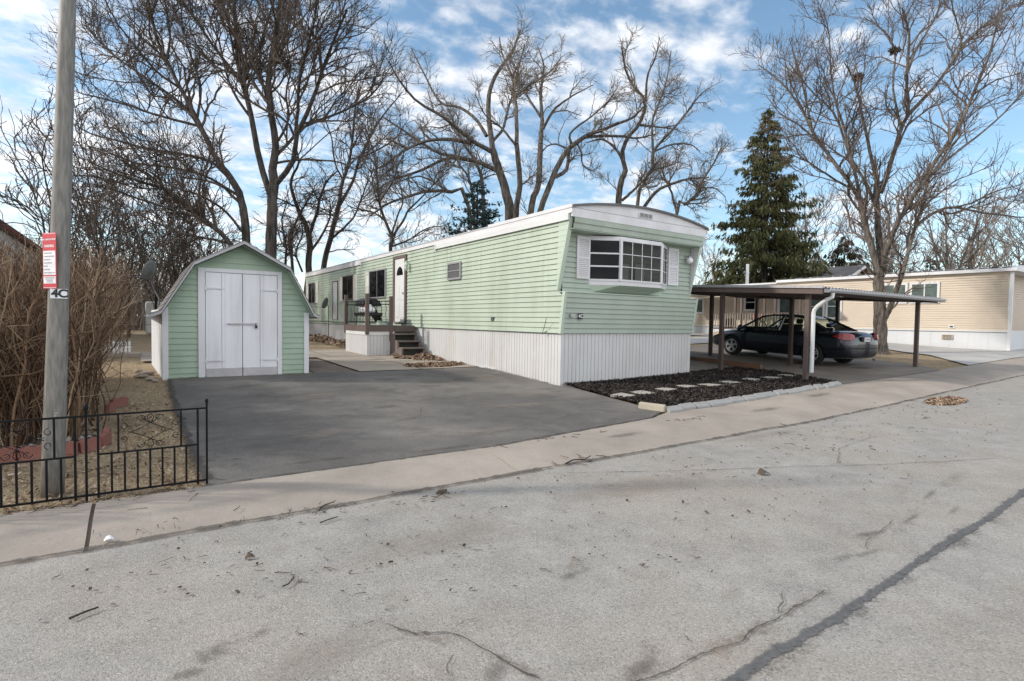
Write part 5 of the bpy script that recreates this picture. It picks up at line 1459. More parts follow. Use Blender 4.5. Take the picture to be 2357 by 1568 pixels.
# dormant grass, dead leaves and twigs on the lawn
BED = [(-4.5, 6.4), (-.45, 6.45), (-.32, 6.7), (-.32, 9.0), (-.55, 13.5), (-4.5, 13.5)]
def grass():
    P = [(-3.0, 4.70), (.395, 4.70), (.385, 11.4), (.1, 11.4), (-.1, 18), (-3.5, 18), (-3, 9)]
    x, y = scatter(P, 52000, 9)
    w = np.where(y < 7.5, 1, .45); k_ = nr.random(len(x)) < w
    x, y = x[k_], y[k_]
    mk = inpoly(x, y, BED); x, y = x[~mk], y[~mk]
    x2, y2 = scatter([(18.45, 7.2), (17.7, 5.9), (16.1, 4.72), (18.8, 4.72), (22.1, 7.35), (24.1, 10.2), (24.5, 14), (18.5, 14)], 7000, 10)
    x = np.concatenate([x, x2]); y = np.concatenate([y, y2]); n = len(x)
    z = Gn(x, y)-.03
    r = np.random.default_rng(12)
    h = r.uniform(.008, .040, n); a = r.uniform(0, 6.283, n); le = r.uniform(.02, .085, n); w = r.uniform(.0018, .004, n)
    b = np.stack([x, y, z], 1)
    s = np.stack([-np.sin(a), np.cos(a), np.zeros(n)], 1)*w[:, None]
    t = b+np.stack([np.cos(a)*le, np.sin(a)*le, h], 1)
    V = np.stack([b-s, b+s, t], 1).reshape(-1, 3)
    F = np.arange(3*n).reshape(-1, 3)
    tag(mesh_np('grass', V, F, M['dgrass']), 'short dormant tan grass on the verge', 'grass', None, 'stuff')
grass()
x, y = scatter([(-3, 4.70), (.39, 4.68), (.37, 9), (-.2, 9), (-.25, 6.9), (-.4, 6.2), (-3, 6.2)], 1700, 14)
chips('leaf_litter', np.stack([x, y, Gn(x, y)-.012+nr.uniform(0, .02, len(x))], 1), .022, M['leafpile'], None, .5, 1.8, label='scattered dead leaves on the dormant lawn', cat='leaves', seed=15, bend=.3)
x, y = scatter([(-4, 6.4), (-.45, 6.5), (-.35, 9), (-.6, 13), (-4, 13)], 1500, 16)
chips('leaf_litter', np.stack([x, y, Gn(x, y)-.0+nr.uniform(0, .04, len(x))], 1), .05, M['leafpile'], None, .6, 1.8, label='dead leaves under the bare shrub', cat='leaves', seed=17, bend=.3)
# small rocks mulch under the shrub front
x, y = scatter([(-1.5, 6.42), (-.45, 6.47), (-.36, 6.9), (-.6, 7.3), (-1.5, 7.2)], 420, 18)
chips('gravel', np.stack([x, y, Gn(x, y)+.01+nr.uniform(0, .03, len(x))], 1), .04, island_mat('bed_gravel', [(.05, .045, .04), (.2, .18, .16), (.42, .38, .34)]), None, .6, 1.3, label='loose gravel and leaves in the shrub bed', cat='gravel', seed=19, bend=.5)

def sticks(name, spots, label, cat, kind, seed, mat=None):
    r = np.random.default_rng(seed); Ps = []; Rs = []
    for (cx, cy, rx, ry, n, L, rad) in spots:
        for i in range(n):
            a = r.uniform(0, np.pi*2); l = L*r.uniform(.4, 1.3)
            x, y = cx+rx*r.normal()*.5, cy+ry*r.normal()*.5
            d = np.array([np.cos(a), np.sin(a), 0]); p = []
            q = np.array([x, y, G(x, y)+rad+.006])
            for s in range(5):
                p.append(q.copy()); d += np.array([r.normal(0, .25), r.normal(0, .25), 0]); q = q+d*l/5
                q[2] = G(q[0], q[1])+rad+.006+abs(r.normal(0, .004))
            Ps.append(p); Rs.append(rad*np.linspace(1, .5, 5)*r.uniform(.6, 1.2))
    V, F = tubes_np(np.array(Ps), np.array(Rs), 4)
    return tag(mesh_np(name, V, F, mat or M['litter']), label, cat, None, kind)
sticks('twig_litter', [(.2, 4.05, .5, .12, 9, .07, .003), (.95, 3.92, .5, .14, 26, .07, .003), (1.5, 3.80, .35, .15, 12, .05, .003), (2.0, 3.72, .25, .08, 9, .07, .004), (.4, 3.4, .8, .5, 16, .06, .0025), (1.4, 3.0, 1.2, .5, 22, .05, .0025), (3.6, 3.95, .4, .1, 14, .12, .004), (4.5, 3.1, 1.6, .7, 26, .07, .003), (7, 3.3, 2.5, .6, 30, .07, .004), (10.5, 3.4, 1.5, .5, 26, .07, .004), (-.3, 4.66, .6, .03, 60, .09, .003), (-.2, 5.4, .9, .8, 120, .10, .0025), (.2, 4.85, .3, .15, 60, .08, .002), (.2, 4.70, .15, .04, 14, .07, .003), (3.5, 4.63, 1.2, .03, 12, .1, .004), (6, 4.66, .4, .05, 12, .1, .004), (1, 2.4, .9, .3, 14, .04, .002), (3.0, 2.2, 1, .5, 16, .05, .0025)], 'loose twigs and bark bits strewn along the gutter', 'twigs', 'stuff', 21)
x, y = scatter([(-.6, 3.98), (-.6, 3.2), (3, 1.6), (9, 2.2), (14, 3.4), (14, 3.95)], 380, 22)
chips('leaf_litter', np.stack([x, y, Gn(x, y)+.010+nr.uniform(0, .008, len(x))], 1), .017, M['litter'], None, .3, 1.7, label='tiny leaf crumbs scattered over the street', cat='leaves', seed=23, bend=.3)
def stick(pts, rad, label):
    mb = MB(); mb.tube([(x, y, G(x, y)+.012+rad) for x, y in pts], [rad*(1-.5*i/len(pts)) for i in range(len(pts))], 6)
    tag(mb.build('stick', M['barkA'], None, True), label, 'stick', 'fallen sticks on the street')
stick([(1.02, 3.86), (1.06, 3.93), (1.09, 3.95), (1.16, 3.97)], .006, 'forked dark stick lying in the gutter before the driveway')
stick([(.97, 3.63), (1.03, 3.66), (1.10, 3.68)], .005, 'short straight stick on the street just past the gutter')
stick([(.58, 2.86), (.61, 2.87), (.645, 2.92), (.65, 2.95)], .004, 'thin curved stick lying alone on the near street')
stick([(-.27, 3.05), (-.22, 3.08), (-.17, 3.10)], .006, 'short stick lying alone at the left edge of the street')
stick([(3.32, 3.93), (3.45, 3.98), (3.58, 3.95), (3.7, 4.0)], .008, 'longest stick lying at the kerb before the mulch bed')
mb = MB(); mb.prism([(1.89, 3.78, G(1.9, 3.8)+.012), (1.97, 3.77, G(1.9, 3.8)+.012), (1.995, 3.80, G(1.9, 3.8)+.014), (1.93, 3.825, G(1.9, 3.8)+.012)], (0, 0, .015))
tag(mb.build('dead_leaf', M['litter']), 'dark crumpled leaf with pale twigs near the driveway gutter', 'leaf')
def curl(c, s, mat, label, name, cat):
    mb = MB(); r = random.Random(3); vs = []
    z = G(*c)+.008
    for i in range(5):
        for j in range(4):
            u, v = i/4-.5, j/3-.5
            vs.append((c[0]+u*s, c[1]+v*s*.6, z+s*.45*(1-4*u*u)*(.4+.6*(v+.5))+r.uniform(0, s*.05)))
    mb.add(vs, [(i*4+j, (i+1)*4+j, (i+1)*4+j+1, i*4+j+1) for i in range(4) for j in range(3)])
    tag(mb.build(name, mat, None, True), label, cat)
curl((-.165, 4.0), .05, M['signwhite'], 'small white scrap of litter at the gutter by the wide kerb joint', 'litter_scrap', 'litter')
curl((4.68, 2.76), .10, M['litter'], 'curled dark dead leaf alone in the middle of the street', 'dead_leaf', 'leaf')
curl((.50, 3.32), .05, M['litter'], 'small dark dead leaf on the street below the iron fence', 'dead_leaf', 'leaf')

# ------------------------------------------------------------------ carport
def carport():
    c = thing('carport', 'brown flat-roofed open carport on square posts over the navy car', 'carport', (14.5, 8.5, .1))
    zr = lambda y: 2.005+.049*(y-5.75)          # underside of the roof sheet
    yf, yb, xa, xb = 5.62, 11.6, 11.43, 17.55
    for (x, y) in ((11.68, 6.02), (11.60, 8.02), (14.5, 7.90), (14.5, 10.4), (17.1, 5.92), (17.45, 8.1), (17.45, 10.72), (11.6, 10.6)):
        mb = MB(); mb.box(x-.046, y-.046, G(x, y)-.05, x+.046, y+.046, zr(y)-.115)
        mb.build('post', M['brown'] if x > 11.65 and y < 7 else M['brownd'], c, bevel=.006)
    for x in (xa+.02, xb-.06):
        mb = MB(); mb.prism([(x, yf, zr(yf)-.108), (x, yb, zr(yb)-.108), (x, yb, zr(yb)), (x, yf, zr(yf))], (.045, 0, 0))
        mb.build('side_beam', M['brown'], c)
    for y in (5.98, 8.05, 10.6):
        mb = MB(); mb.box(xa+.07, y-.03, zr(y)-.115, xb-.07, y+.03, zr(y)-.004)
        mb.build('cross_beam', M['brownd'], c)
    mb = MB(); n = 44; vs = []
    for i in range(n*4+1):
        x = xa+(xb-xa+.05)*i/(n*4); d = (0, .022, .022, 0)[i % 4]
        vs += [(x, yf-.05, zr(yf)+.012+d), (x, yb, zr(yb)+.012+d)]
    mb.add(vs, [(2*i, 2*i+2, 2*i+3, 2*i+1) for i in range(n*4)])
    mb.build('roof_sheet', M['roofgrey'], c)
    mb = MB(); mb.prism([(xa-.012, yf-.02, zr(yf)+.005), (xa-.012, yb, zr(yb)+.005), (xa-.012, yb, zr(yb)+.062), (xa-.012, yf-.02, zr(yf)+.062)], (.03, 0, 0)); mb.build('edge_flashing', M['alu'], c)
    g = MB(); x0, x1 = xa+.06, xb+.15
    z = zr(yf)
    g.prism([(x0, yf-.012, z-.075), (x0, yf-.10, z-.075), (x0, yf-.135, z-.04), (x0, yf-.135, z+.0), (x0, yf-.125, z+.0), (x0, yf-.125, z-.035), (x0, yf-.095, z-.065), (x0, yf-.022, z-.065), (x0, yf-.022, z+.0), (x0, yf-.012, z+.0)], (x1-x0, 0, 0))
    gut = g.build('gutter', M['alutrim'], c)
    d = MB()
    d.tube([(11.72, yf-.075, z-.085), (11.71, yf-.07, z-.17), (11.68, 5.65, z-.22), (11.70, 5.84, z-.36), (11.70, 5.895, z-.43), (11.70, 5.91, z-.50), (11.70, 5.91, .25)], .042, 10)
    d.build('downspout', M['white'], gut)
carport()
mb = MB(); a = Vector((13.02, 10.4, 0)); b = Vector((12.98, 7.80, 0))
mb.obox((12.93, 7.80, G(13, 7.8)+.02), X3, Vector((0, 0, 1)), Vector((0, 1, .03)).normalized(), .10, .12, 2.75)
o = mb.build('timber_beam', M['timber'], bevel=.005); tag(o, 'long brown stained timber lying on the carport floor beside the mulch', 'timber')

# ------------------------------------------------------------------ car
def car():
    s = .93
    c = thing('parked_car', 'dark navy four-door sedan parked nose-in under the brown carport', 'car', (15.98, 8.86, 0), None, False, R(90-4))
    rear, front = G(16, 7.5)+.006, G(16, 10.3)+.006
    c.location.z = (rear+front)/2
    c.rotation_euler = (0, -math.atan2(front-rear, 2.6), R(86))
    def S_(p): return (p[0]*s, p[1]*s, p[2]*s)
    st = [(-2.40, .36, .60, .66, .62), (-2.37, .30, .80, .90, .76), (-2.25, .25, .93, 1.02, .85), (-1.95, .22, .96, 1.045, .895), (-1.5, .20, .95, 1.03, .91), (-.9, .19, .93, 1.0, .915),
          (0, .18, .91, .96, .915), (.8, .18, .885, .93, .91), (1.15, .19, .87, .925, .905), (1.6, .20, .81, .875, .895), (2.0, .21, .73, .80, .865), (2.25, .22, .64, .70, .78), (2.38, .28, .55, .60, .66), (2.42, .36, .47, .50, .52)]
    vs = []; nh = 8
    for (x, zb, zs, zt, w) in st:
        half = [(0, zb), (w*.85, zb), (w*.97, zb+.10), (w*1.0, zb+(zs-zb)*.5), (w*.985, zs-.07), (w*.90, zs+.005), (w*.55, zt-.012), (0, zt)]
        ring = [(x, -a, b) for a, b in half]+[(x, a, b) for a, b in half[-2:0:-1]]
        vs += [S_(p) for p in ring]
    m = 2*nh-2; n = len(st)
    fs = [(i*m+j, (i+1)*m+j, (i+1)*m+(j+1) % m, i*m+(j+1) % m) for i in range(n-1) for j in range(m)]
    fs += [tuple(range(m)), tuple(range((n-1)*m, n*m))[::-1]]
    mb = MB(); mb.add(vs, fs)
    body = mb.build('tmp_body', M['carpaint'], None, True)
    bm = bmesh.new(); bm.from_mesh(body.data); bmesh.ops.recalc_face_normals(bm, faces=bm.faces); bm.to_mesh(body.data); bm.free()
    body.modifiers.new('s', 'SUBSURF').levels = 3
    cut = []
    for x in (-1.37, 1.37):
        for y in (-1, 1):
            k_ = MB(); k_.lathe([(0, -.2), (.355*s, -.2), (.355*s, .2), (0, .2)], (x*s, y*.93*s, .325*s), 'y', 40)
            q = k_.build('tmp_cut', M['blackp']); cut.append(q)
            bm = bmesh.new(); bm.from_mesh(q.data); bmesh.ops.remove_doubles(bm, verts=bm.verts, dist=1e-5); bmesh.ops.recalc_face_normals(bm, faces=bm.faces); bm.to_mesh(q.data); bm.free()
            b = body.modifiers.new('b', 'BOOLEAN'); b.object = q; b.operation = 'DIFFERENCE'; b.solver = 'EXACT'
    bpy.context.view_layer.update()
    me = bpy.data.meshes.new_from_object(body.evaluated_get(bpy.context.evaluated_depsgraph_get()))
    me.name = 'body'
    for q in cut+[body]: bpy.data.objects.remove(q)
    if len(me.materials) == 0: me.materials.append(M['carpaint'])
    bo = link('body', me, c)
    def part(fn, name, mat, parent=c, smooth=False, bevel=0):
        k_ = MB(); fn(k_); k_.v = [S_(p) for p in k_.v]
        return k_.build(name, mat, parent, smooth, bevel)
    # roof, pillars, glass
    rs = [(.50, 1.345, .55), (.25, 1.40, .575), (-.1, 1.435, .59), (-.5, 1.435, .59), (-.85, 1.395, .575), (-1.06, 1.335, .55)]
    def roof(k_):
        vs = []; 
        for (x, z, w) in rs:
            for y, dz in ((-w-.02, -.05), (-w+.02, -.008), (-w*.5, .012), (0, .018), (w*.5, .012), (w-.02, -.008), (w+.02, -.05)): vs.append((x, y, z+dz))
        k_.add(vs, [(i*7+j, i*7+j+1, (i+1)*7+j+1, (i+1)*7+j) for i in range(len(rs)-1) for j in range(6)])
    part(roof, 'roof', M['carpaint'], smooth=True)
    A0, A1 = (1.22, .73, .905), (.50, .56, 1.335)
    B0, B1 = (-.22, .80, .925), (-.28, .60, 1.40)
    C0, C1, C2 = (-1.22, .79, .945), (-1.78, .70, 1.0), (-1.04, .56, 1.325)
    for sg in (1, -1):
        f = lambda p: (p[0], p[1]*sg, p[2])
        def pill(k_):
            k_.tube([f((1.30, .74, .88)), f(A0), f(A1)], [.04, .035, .03], 6)
            k_.tube([f(A1), f((.1, .60, 1.395)), f((-.4, .61, 1.405)), f((-.8, .60, 1.375)), f(C2)], .028, 6)
            k_.tube([f(B0), f(B1)], [.05, .038], 6)
            k_.tube([f(A0), f((.5, .78, .925)), f(B0), f((-.8, .80, .94)), f(C0)], .022, 6)
        part(pill, 'pillar', M['carpaint'])
        def cp(k_):
            a, b, d, e = f(C0), f(C1), f(C2), f((-.92, .585, 1.37))
            k_.add([a, b, d, e, f((-1.52, .745, .975))], [(0, 4, 1, 2, 3) if sg > 0 else (3, 2, 1, 4, 0)])
            k_.tube([f(C2), f(C1)], [.03, .035], 6); k_.tube([e, f((-1.0, .70, 1.17)), a], [.03, .03, .03], 6)
        part(cp, 'pillar', M['carpaint'])
        part(lambda k_: k_.add([f(A0), f(B0), f(B1), f(A1)], [(0, 1, 2, 3)]), 'side_window', M['carglass'])
        part(lambda k_: k_.add([f(B0), f(C0), f((-.92, .585, 1.37)), f(B1)], [(0, 1, 2, 3)]), 'side_window', M['carglass'])
        part(lambda k_: k_.lathe([(0, -.0), (.07, .0), (.085, .05), (.06, .1), (0, .12)], (.98, sg*.97, .955), 'x', 12), 'mirror', M['carpaint'], smooth=True)
        for x in (.02, -1.0):
            part(lambda k_: k_.box(x-.10, min(sg*.895, sg*.925), .80, x+.10, max(sg*.895, sg*.925), .83), 'door_handle', M['blackp'], bevel=.004)
        def seam(k_):
            for x in (.92, -.22, -1.18): k_.tube([(x, sg*.893, .90), (x+.0, sg*.9175, .60), (x+(.0 if x > -1 else .12), sg*.905, .30)], .004, 4)
            k_.tube([(1.0, sg*.9165, .50), (-.95, sg*.919, .50)], .008, 4)
        part(seam, 'door_seam', M['blackp'])
    part(lambda k_: k_.add([A0, (A0[0], -A0[1], A0[2]), (A1[0], -A1[1], A1[2]), A1], [(0, 1, 2, 3)]), 'windscreen', M['carglass'])
    part(lambda k_: k_.add([C1, (C1[0], -C1[1], C1[2]), (C2[0], -C2[1], C2[2]), C2], [(0, 1, 2, 3)]), 'rear_window', M['carglass'])
    # seats, wheel, dash
    for y in (.36, -.36):
        def seat(k_):
            k_.box(-.05, y-.22, .5, .45, y+.22, .68)
            k_.prism([(-.05, y-.21, .6), (-.20, y-.20, 1.13), (-.08, y-.20, 1.13), (.08, y-.21, .6)], (0, .41, 0))
            k_.box(-.22, y-.12, 1.15, -.12, y+.12, 1.30)
        part(seat, 'seat', M['interior'], bevel=.03)
    def bench(k_):
        k_.prism([(-1.0, -.6, .6), (-1.15, -.6, 1.08), (-1.05, -.6, 1.08), (-.88, -.6, .6)], (0, 1.2, 0))
        for y in (-.36, .36): k_.box(-1.18, y-.12, 1.09, -1.08, y+.12, 1.22)
    part(bench, 'seat', M['interior'], bevel=.03)
    part(lambda k_: k_.box(.75, -.68, .86, 1.1, .68, .975), 'dashboard', M['interior'], bevel=.03)
    part(lambda k_: k_.tube([(.62+.05*math.sin(a), .36+.18*math.cos(a), 1.0+.17*math.sin(a)) for a in [2*math.pi*i/20 for i in range(21)]], .014, 6), 'steering_wheel', M['interior'])
    # lamps, plate, bumper lines
    for sg in (1, -1):
        def tail(k_):
            cols = [((-1.98, .905, .895), (-1.98, .91, .875)), ((-2.12, .890, .965), (-2.12, .91, .82)), ((-2.22, .86, 1.0), (-2.24, .885, .80)), ((-2.34, .74, .985), (-2.365, .76, .80)), ((-2.38, .58, .94), (-2.405, .60, .83))]
            vs = []
            for a, b in cols: vs += [(a[0], a[1]*sg, a[2]), (b[0], b[1]*sg, b[2])]
            fs = [(2*i, 2*i+1, 2*i+3, 2*i+2) for i in range(4)]
            vi = [(p[0]+.07, p[1]*.93, p[2]) for p in vs]
            k_.add(vs+vi, fs+[(0, 10, 11, 1), (8, 9, 19, 18)]+[(2*i, 2*i+2, 12+2*i, 10+2*i) for i in range(4)]+[(2*i+1, 11+2*i, 13+2*i, 2*i+3) for i in range(4)])
        part(tail, 'tail_lamp', M['taillamp'])
        def head(k_):
            vs = []
            for x, y, za, zb in ((1.82, .892, .76, .70), (2.02, .872, .735, .62), (2.22, .80, .675, .57), (2.33, .66, .60, .53)): vs += [(x+.012, sg*(y+.012), za), (x+.018, sg*(y+.016), zb)]
            vi = [(p[0]-.08, p[1]*.92, p[2]) for p in vs]
            k_.add(vs+vi, [(2*i, 2*i+1, 2*i+3, 2*i+2) for i in range(3)]+[(2*i, 2*i+2, 10+2*i, 8+2*i) for i in range(3)])
        part(head, 'headlamp', M['headlamp'])
    part(lambda k_: k_.box(-2.42, -.24, .775, -2.375, .24, .90), 'plate_recess', M['blackp'], bevel=.01)
    p = part(lambda k_: k_.box(-2.435, -.155, .765, -2.425, .155, .885), 'number_plate', M['signwhite'])
    part(lambda k_: [k_.box(-2.437, -.12+.062*i, .80, -2.4355, -.075+.062*i, .85) for i in range(4)], 'plate_print', M['greyletter'], p)
    part(lambda k_: k_.tube([(-2.18, -.885, .55), (-2.37, -.75, .56), (-2.435, -.4, .565), (-2.44, 0, .567), (-2.435, .4, .565), (-2.37, .75, .56), (-2.18, .885, .55)], .010, 5), 'bumper_line', M['blackp'])
    part(lambda k_: k_.tube([(-2.36, -.5, .24), (-2.47, -.5, .24)], .035, 10), 'exhaust', M['alu'])
    # wheels
    for x in (-1.37, 1.37):
        for y in (-1, 1):
            yc = y*.80
            def tyre(k_): k_.lathe([(.215, -.10), (.29, -.105), (.318, -.085), (.325, -.03), (.325, .03), (.318, .085), (.29, .105), (.215, .10)], (x, yc, .325), 'y', 32)
            w = part(tyre, 'wheel', M['rubber'], smooth=True)
            def rim(k_):
                k_.lathe([(.225, y*.085), (.222, y*.1), (.200, y*.1), (.195, y*.05)], (x, yc, .325), 'y', 32)
                for i in range(5):
                    for d in (-.16, .16):
                        a = 2*math.pi*i/5+.3
                        p0 = Vector((math.cos(a+d*1.6)*.05, 0, math.sin(a+d*1.6)*.05)); p1 = Vector((math.cos(a+d)*.205, 0, math.sin(a+d)*.205))
                        L = (p1-p0); u = L.normalized(); n_ = Vector((-u.z, 0, u.x))
                        k_.obox(Vector((x, yc+y*.082, .325))+p0-n_*.012, u, n_, Vector((0, y, 0)), L.length, .024, .022)
                k_.lathe([(0, y*.108), (.05, y*.104), (.055, y*.08)], (x, yc, .325), 'y', 16)
            part(rim, 'rim', M['silver'], w)
            part(lambda k_: k_.lathe([(0, y*.06), (.2, y*.06)], (x, yc, .325), 'y', 24), 'wheel_disc', M['blackp'], w)
car()

# ------------------------------------------------------------------ beige neighbour home
def beige_home():
    X, xe, ya, yb = 27.2, 31.3, 6.42, 24.5
    h = thing('mobile_home', 'long beige mobile home with grey-white skirting across the concrete drive behind the carport', 'mobile home', (29, 15, .4))
    W = Vector((-1, 0, 0)); S = Vector((0, -1, 0))
    mb = MB(); laps(mb, (X, ya, 1.15), Y3, Z3, W, 2.26, .094, lambda v: .09, lambda v: yb-ya, .026); mb.build('side_wall', M['beige'], h)
    mb = MB(); laps(mb, (X, ya+.45, 1.15), X3, Z3, S, 2.26, .094, lambda v: .0, lambda v: xe-X, .016)
    laps(mb, (X, ya, 1.15), X3, Z3, S, 2.26, .094, lambda v: .0, lambda v: .22, .016); mb.build('end_wall', M['beiged'], h)
    mb = MB(); ribs(mb, (X+.04, ya+.02, 0), Y3, W, yb-ya, .1, 1.16, .62, .008, .006); ribs(mb, (X+.04, ya+.02, 0), X3, S, xe-X, .1, 1.16, .3, .01, .01)
    sk = mb.build('skirting', M['beigeskirt'], h)
    mb = MB(); mb.box(X-.02, ya, 1.10, X+.03, yb, 1.165); mb.build('skirt_cap', M['white'], sk)
    mb = MB(); mb.box(X-.03, ya-.03, .25, X+.05, ya+.07, 3.40); mb.build('corner_trim', M['white'], h)
    mb = MB()
    mb.prism([(X-.18, ya-.15, 3.41), (xe+.1, ya-.15, 3.41), (xe+.1, ya-.15, 3.53), ((X+xe)/2, ya-.15, 3.78), (X-.18, ya-.15, 3.53)], (0, 15.6-ya+.15, 0))
    mb.build('roof', M['trimwhite'], h)
    mb = MB(); mb.prism([(X-.1, 15.61, 3.36), (xe+.1, 15.61, 3.36), (xe+.1, 15.61, 3.42), ((X+xe)/2, 15.61, 3.62), (X-.1, 15.61, 3.42)], (0, yb-15.6, 0)); mb.build('roof', M['trimwhite'], h)
    mb = MB()
    for i in range(26): mb.box(X-.1+.2*random.Random(i).random(), 6.5+i*.36, 3.545, X+.35+.3*random.Random(i+50).random(), 6.75+i*.36, 3.60)
    mb.build('roof_debris', M['stepdark'], h)
    def win(y0, y1, z0, z1, c=1, r=1, pm='glassg'):
        return window(h, (X-.015, y1, z0), -Y3, W, y1-y0, z1-z0, M['white'], M[pm], .085, .05, c, r, .045)
    win(8.66, 9.72, 2.24, 3.13, 2); win(9.80, 10.78, 2.24, 3.13, 2)
    win(12.42, 13.14, 1.56, 2.78, 1, 2); win(13.20, 13.92, 1.56, 2.78, 1, 2)
    win(16.72, 17.42, 1.98, 2.90, 1, 2, 'glass'); win(20.0, 20.9, 1.84, 2.74, 1, 1)
    window(h, (X+.55, ya+.43, 2.0), X3, S, .8, 1.1, M['white'], M['glass'], .08, .04, 2, 1, .03)
    mb = MB(); mb.obox((X-.012, 15.55, 1.12), -Y3, Z3, W, .85, 1.75, .03)
    d = mb.build('door', M['white'], h)
    mb = MB(); mb.obox((X-.046, 15.42, 1.2), -Y3, Z3, W, .60, 1.6, .006); mb.build('pane', M['glassg'], d)
    mb = MB(); mb.box(X-.04, 8.12, 1.22, X-.017, 8.32, 1.35); v = mb.build('vent', M['white'], h)
    mb = MB(); mb.box(X-.045, 8.165, 1.25, X-.0405, 8.275, 1.32); mb.build('vent_grille', M['screen'], v)
    mb = MB(); mb.box(X-.02, 8.18, .77, X+.035, 8.54, .96); v = mb.build('vent', M['beige'], h)
    mb = MB()
    for i in range(6):
        for j in range(3): mb.box(X-.026, 8.205+i*.053, .79+j*.055, X-.0205, 8.24+i*.053, .83+j*.055)
    mb.build('vent_grille', M['stepdark'], v)
    mb = MB(); mb.tube([(X+2, 18.6, 3.5), (X+2, 18.6, 4.75)], .09, 10); mb.tube([(X+2, 18.6, 4.2), (X+1.8, 18.4, 4.2)], .05, 8); mb.build('roof_stack', M['white'], h)
    d = thing('deck', 'grey-brown wooden deck with a slatted railing and flat awning before the beige home', 'deck', (26, 16.5, .4))
    x0 = 25.4; y0, y1 = 13.4, 18.3
    mb = MB(); mb.box(x0, y0, .98, X-.03, y1, 1.05); mb.build('floor', M['brown'], d)
    mb = MB(); ribs(mb, (x0, y0, 0), Y3, W, y1-y0, .2, .99, .3, .012, .01); ribs(mb, (x0, y0, 0), X3, S, X-x0, .2, .99, .3, .012, .01); mb.build('skirting', M['white'], d)
    mb = MB(); mb.box(x0-.02, y0, 1.80, x0+.09, y1, 1.84); mb.box(x0+.02, y0, 1.14, x0+.06, y1, 1.18); r = mb.build('railing', M['brown'], d)
    n = 34
    wood = paint('weathered_grey_wood', (.30, .25, .20), .8, .2)
    for i in range(n):
        y = y0+.06+(y1-y0-.12)*i/(n-1); mb = MB(); mb.box(x0-.01, y-.02, 1.10, x0+.018, y+.02, 1.80); mb.build('baluster', wood, r)
    for y in (13.5, 14.7, 15.25, 16.5, 16.85, 18.2):
        mb = MB(); mb.box(x0+.03, y-.05, .3, x0+.12, y+.05, 2.82); mb.build('post', M['brown'], d)
    mb = MB(); mb.box(x0-.2, 13.2, 2.83, X-.2, 20.8, 2.90); mb.box(x0-.25, 13.2, 2.84, x0-.2, 20.8, 3.0); mb.build('awning', M['white'], d)
    lr = MB(); lr.box(x0+.3, 17.2, 1.06, x0+.75, 17.65, 1.55); o = lr.build('storage_box', M['blackp'], bevel=.02); tag(o, 'dark storage box standing on the deck of the beige home', 'box')
    t = MB()
    for z in (.0,): 
        t.box(x0+.5, 15.6, 1.45, x0+1.0, 16.2, 1.49)
    red = flat('red_wood_stain', (.22, .06, .04), .6)
    ch = thing('deck_chair', 'red-brown wooden chair standing on the deck of the beige home', 'chair', (x0+.7, 15.9, 1.05))
    MB().box(x0+.5, 15.6, 1.43, x0+1.0, 16.15, 1.47).build('seat', red, ch)
    MB().box(x0+.5, 15.6, 1.47, x0+.54, 16.15, 1.74).build('backrest', red, ch)
    for a in (.5, .96):
        for b in (15.6, 16.11): MB().box(x0+a, b, 1.055, x0+a+.04, b+.04, 1.43).build('leg', red, ch)
beige_home()

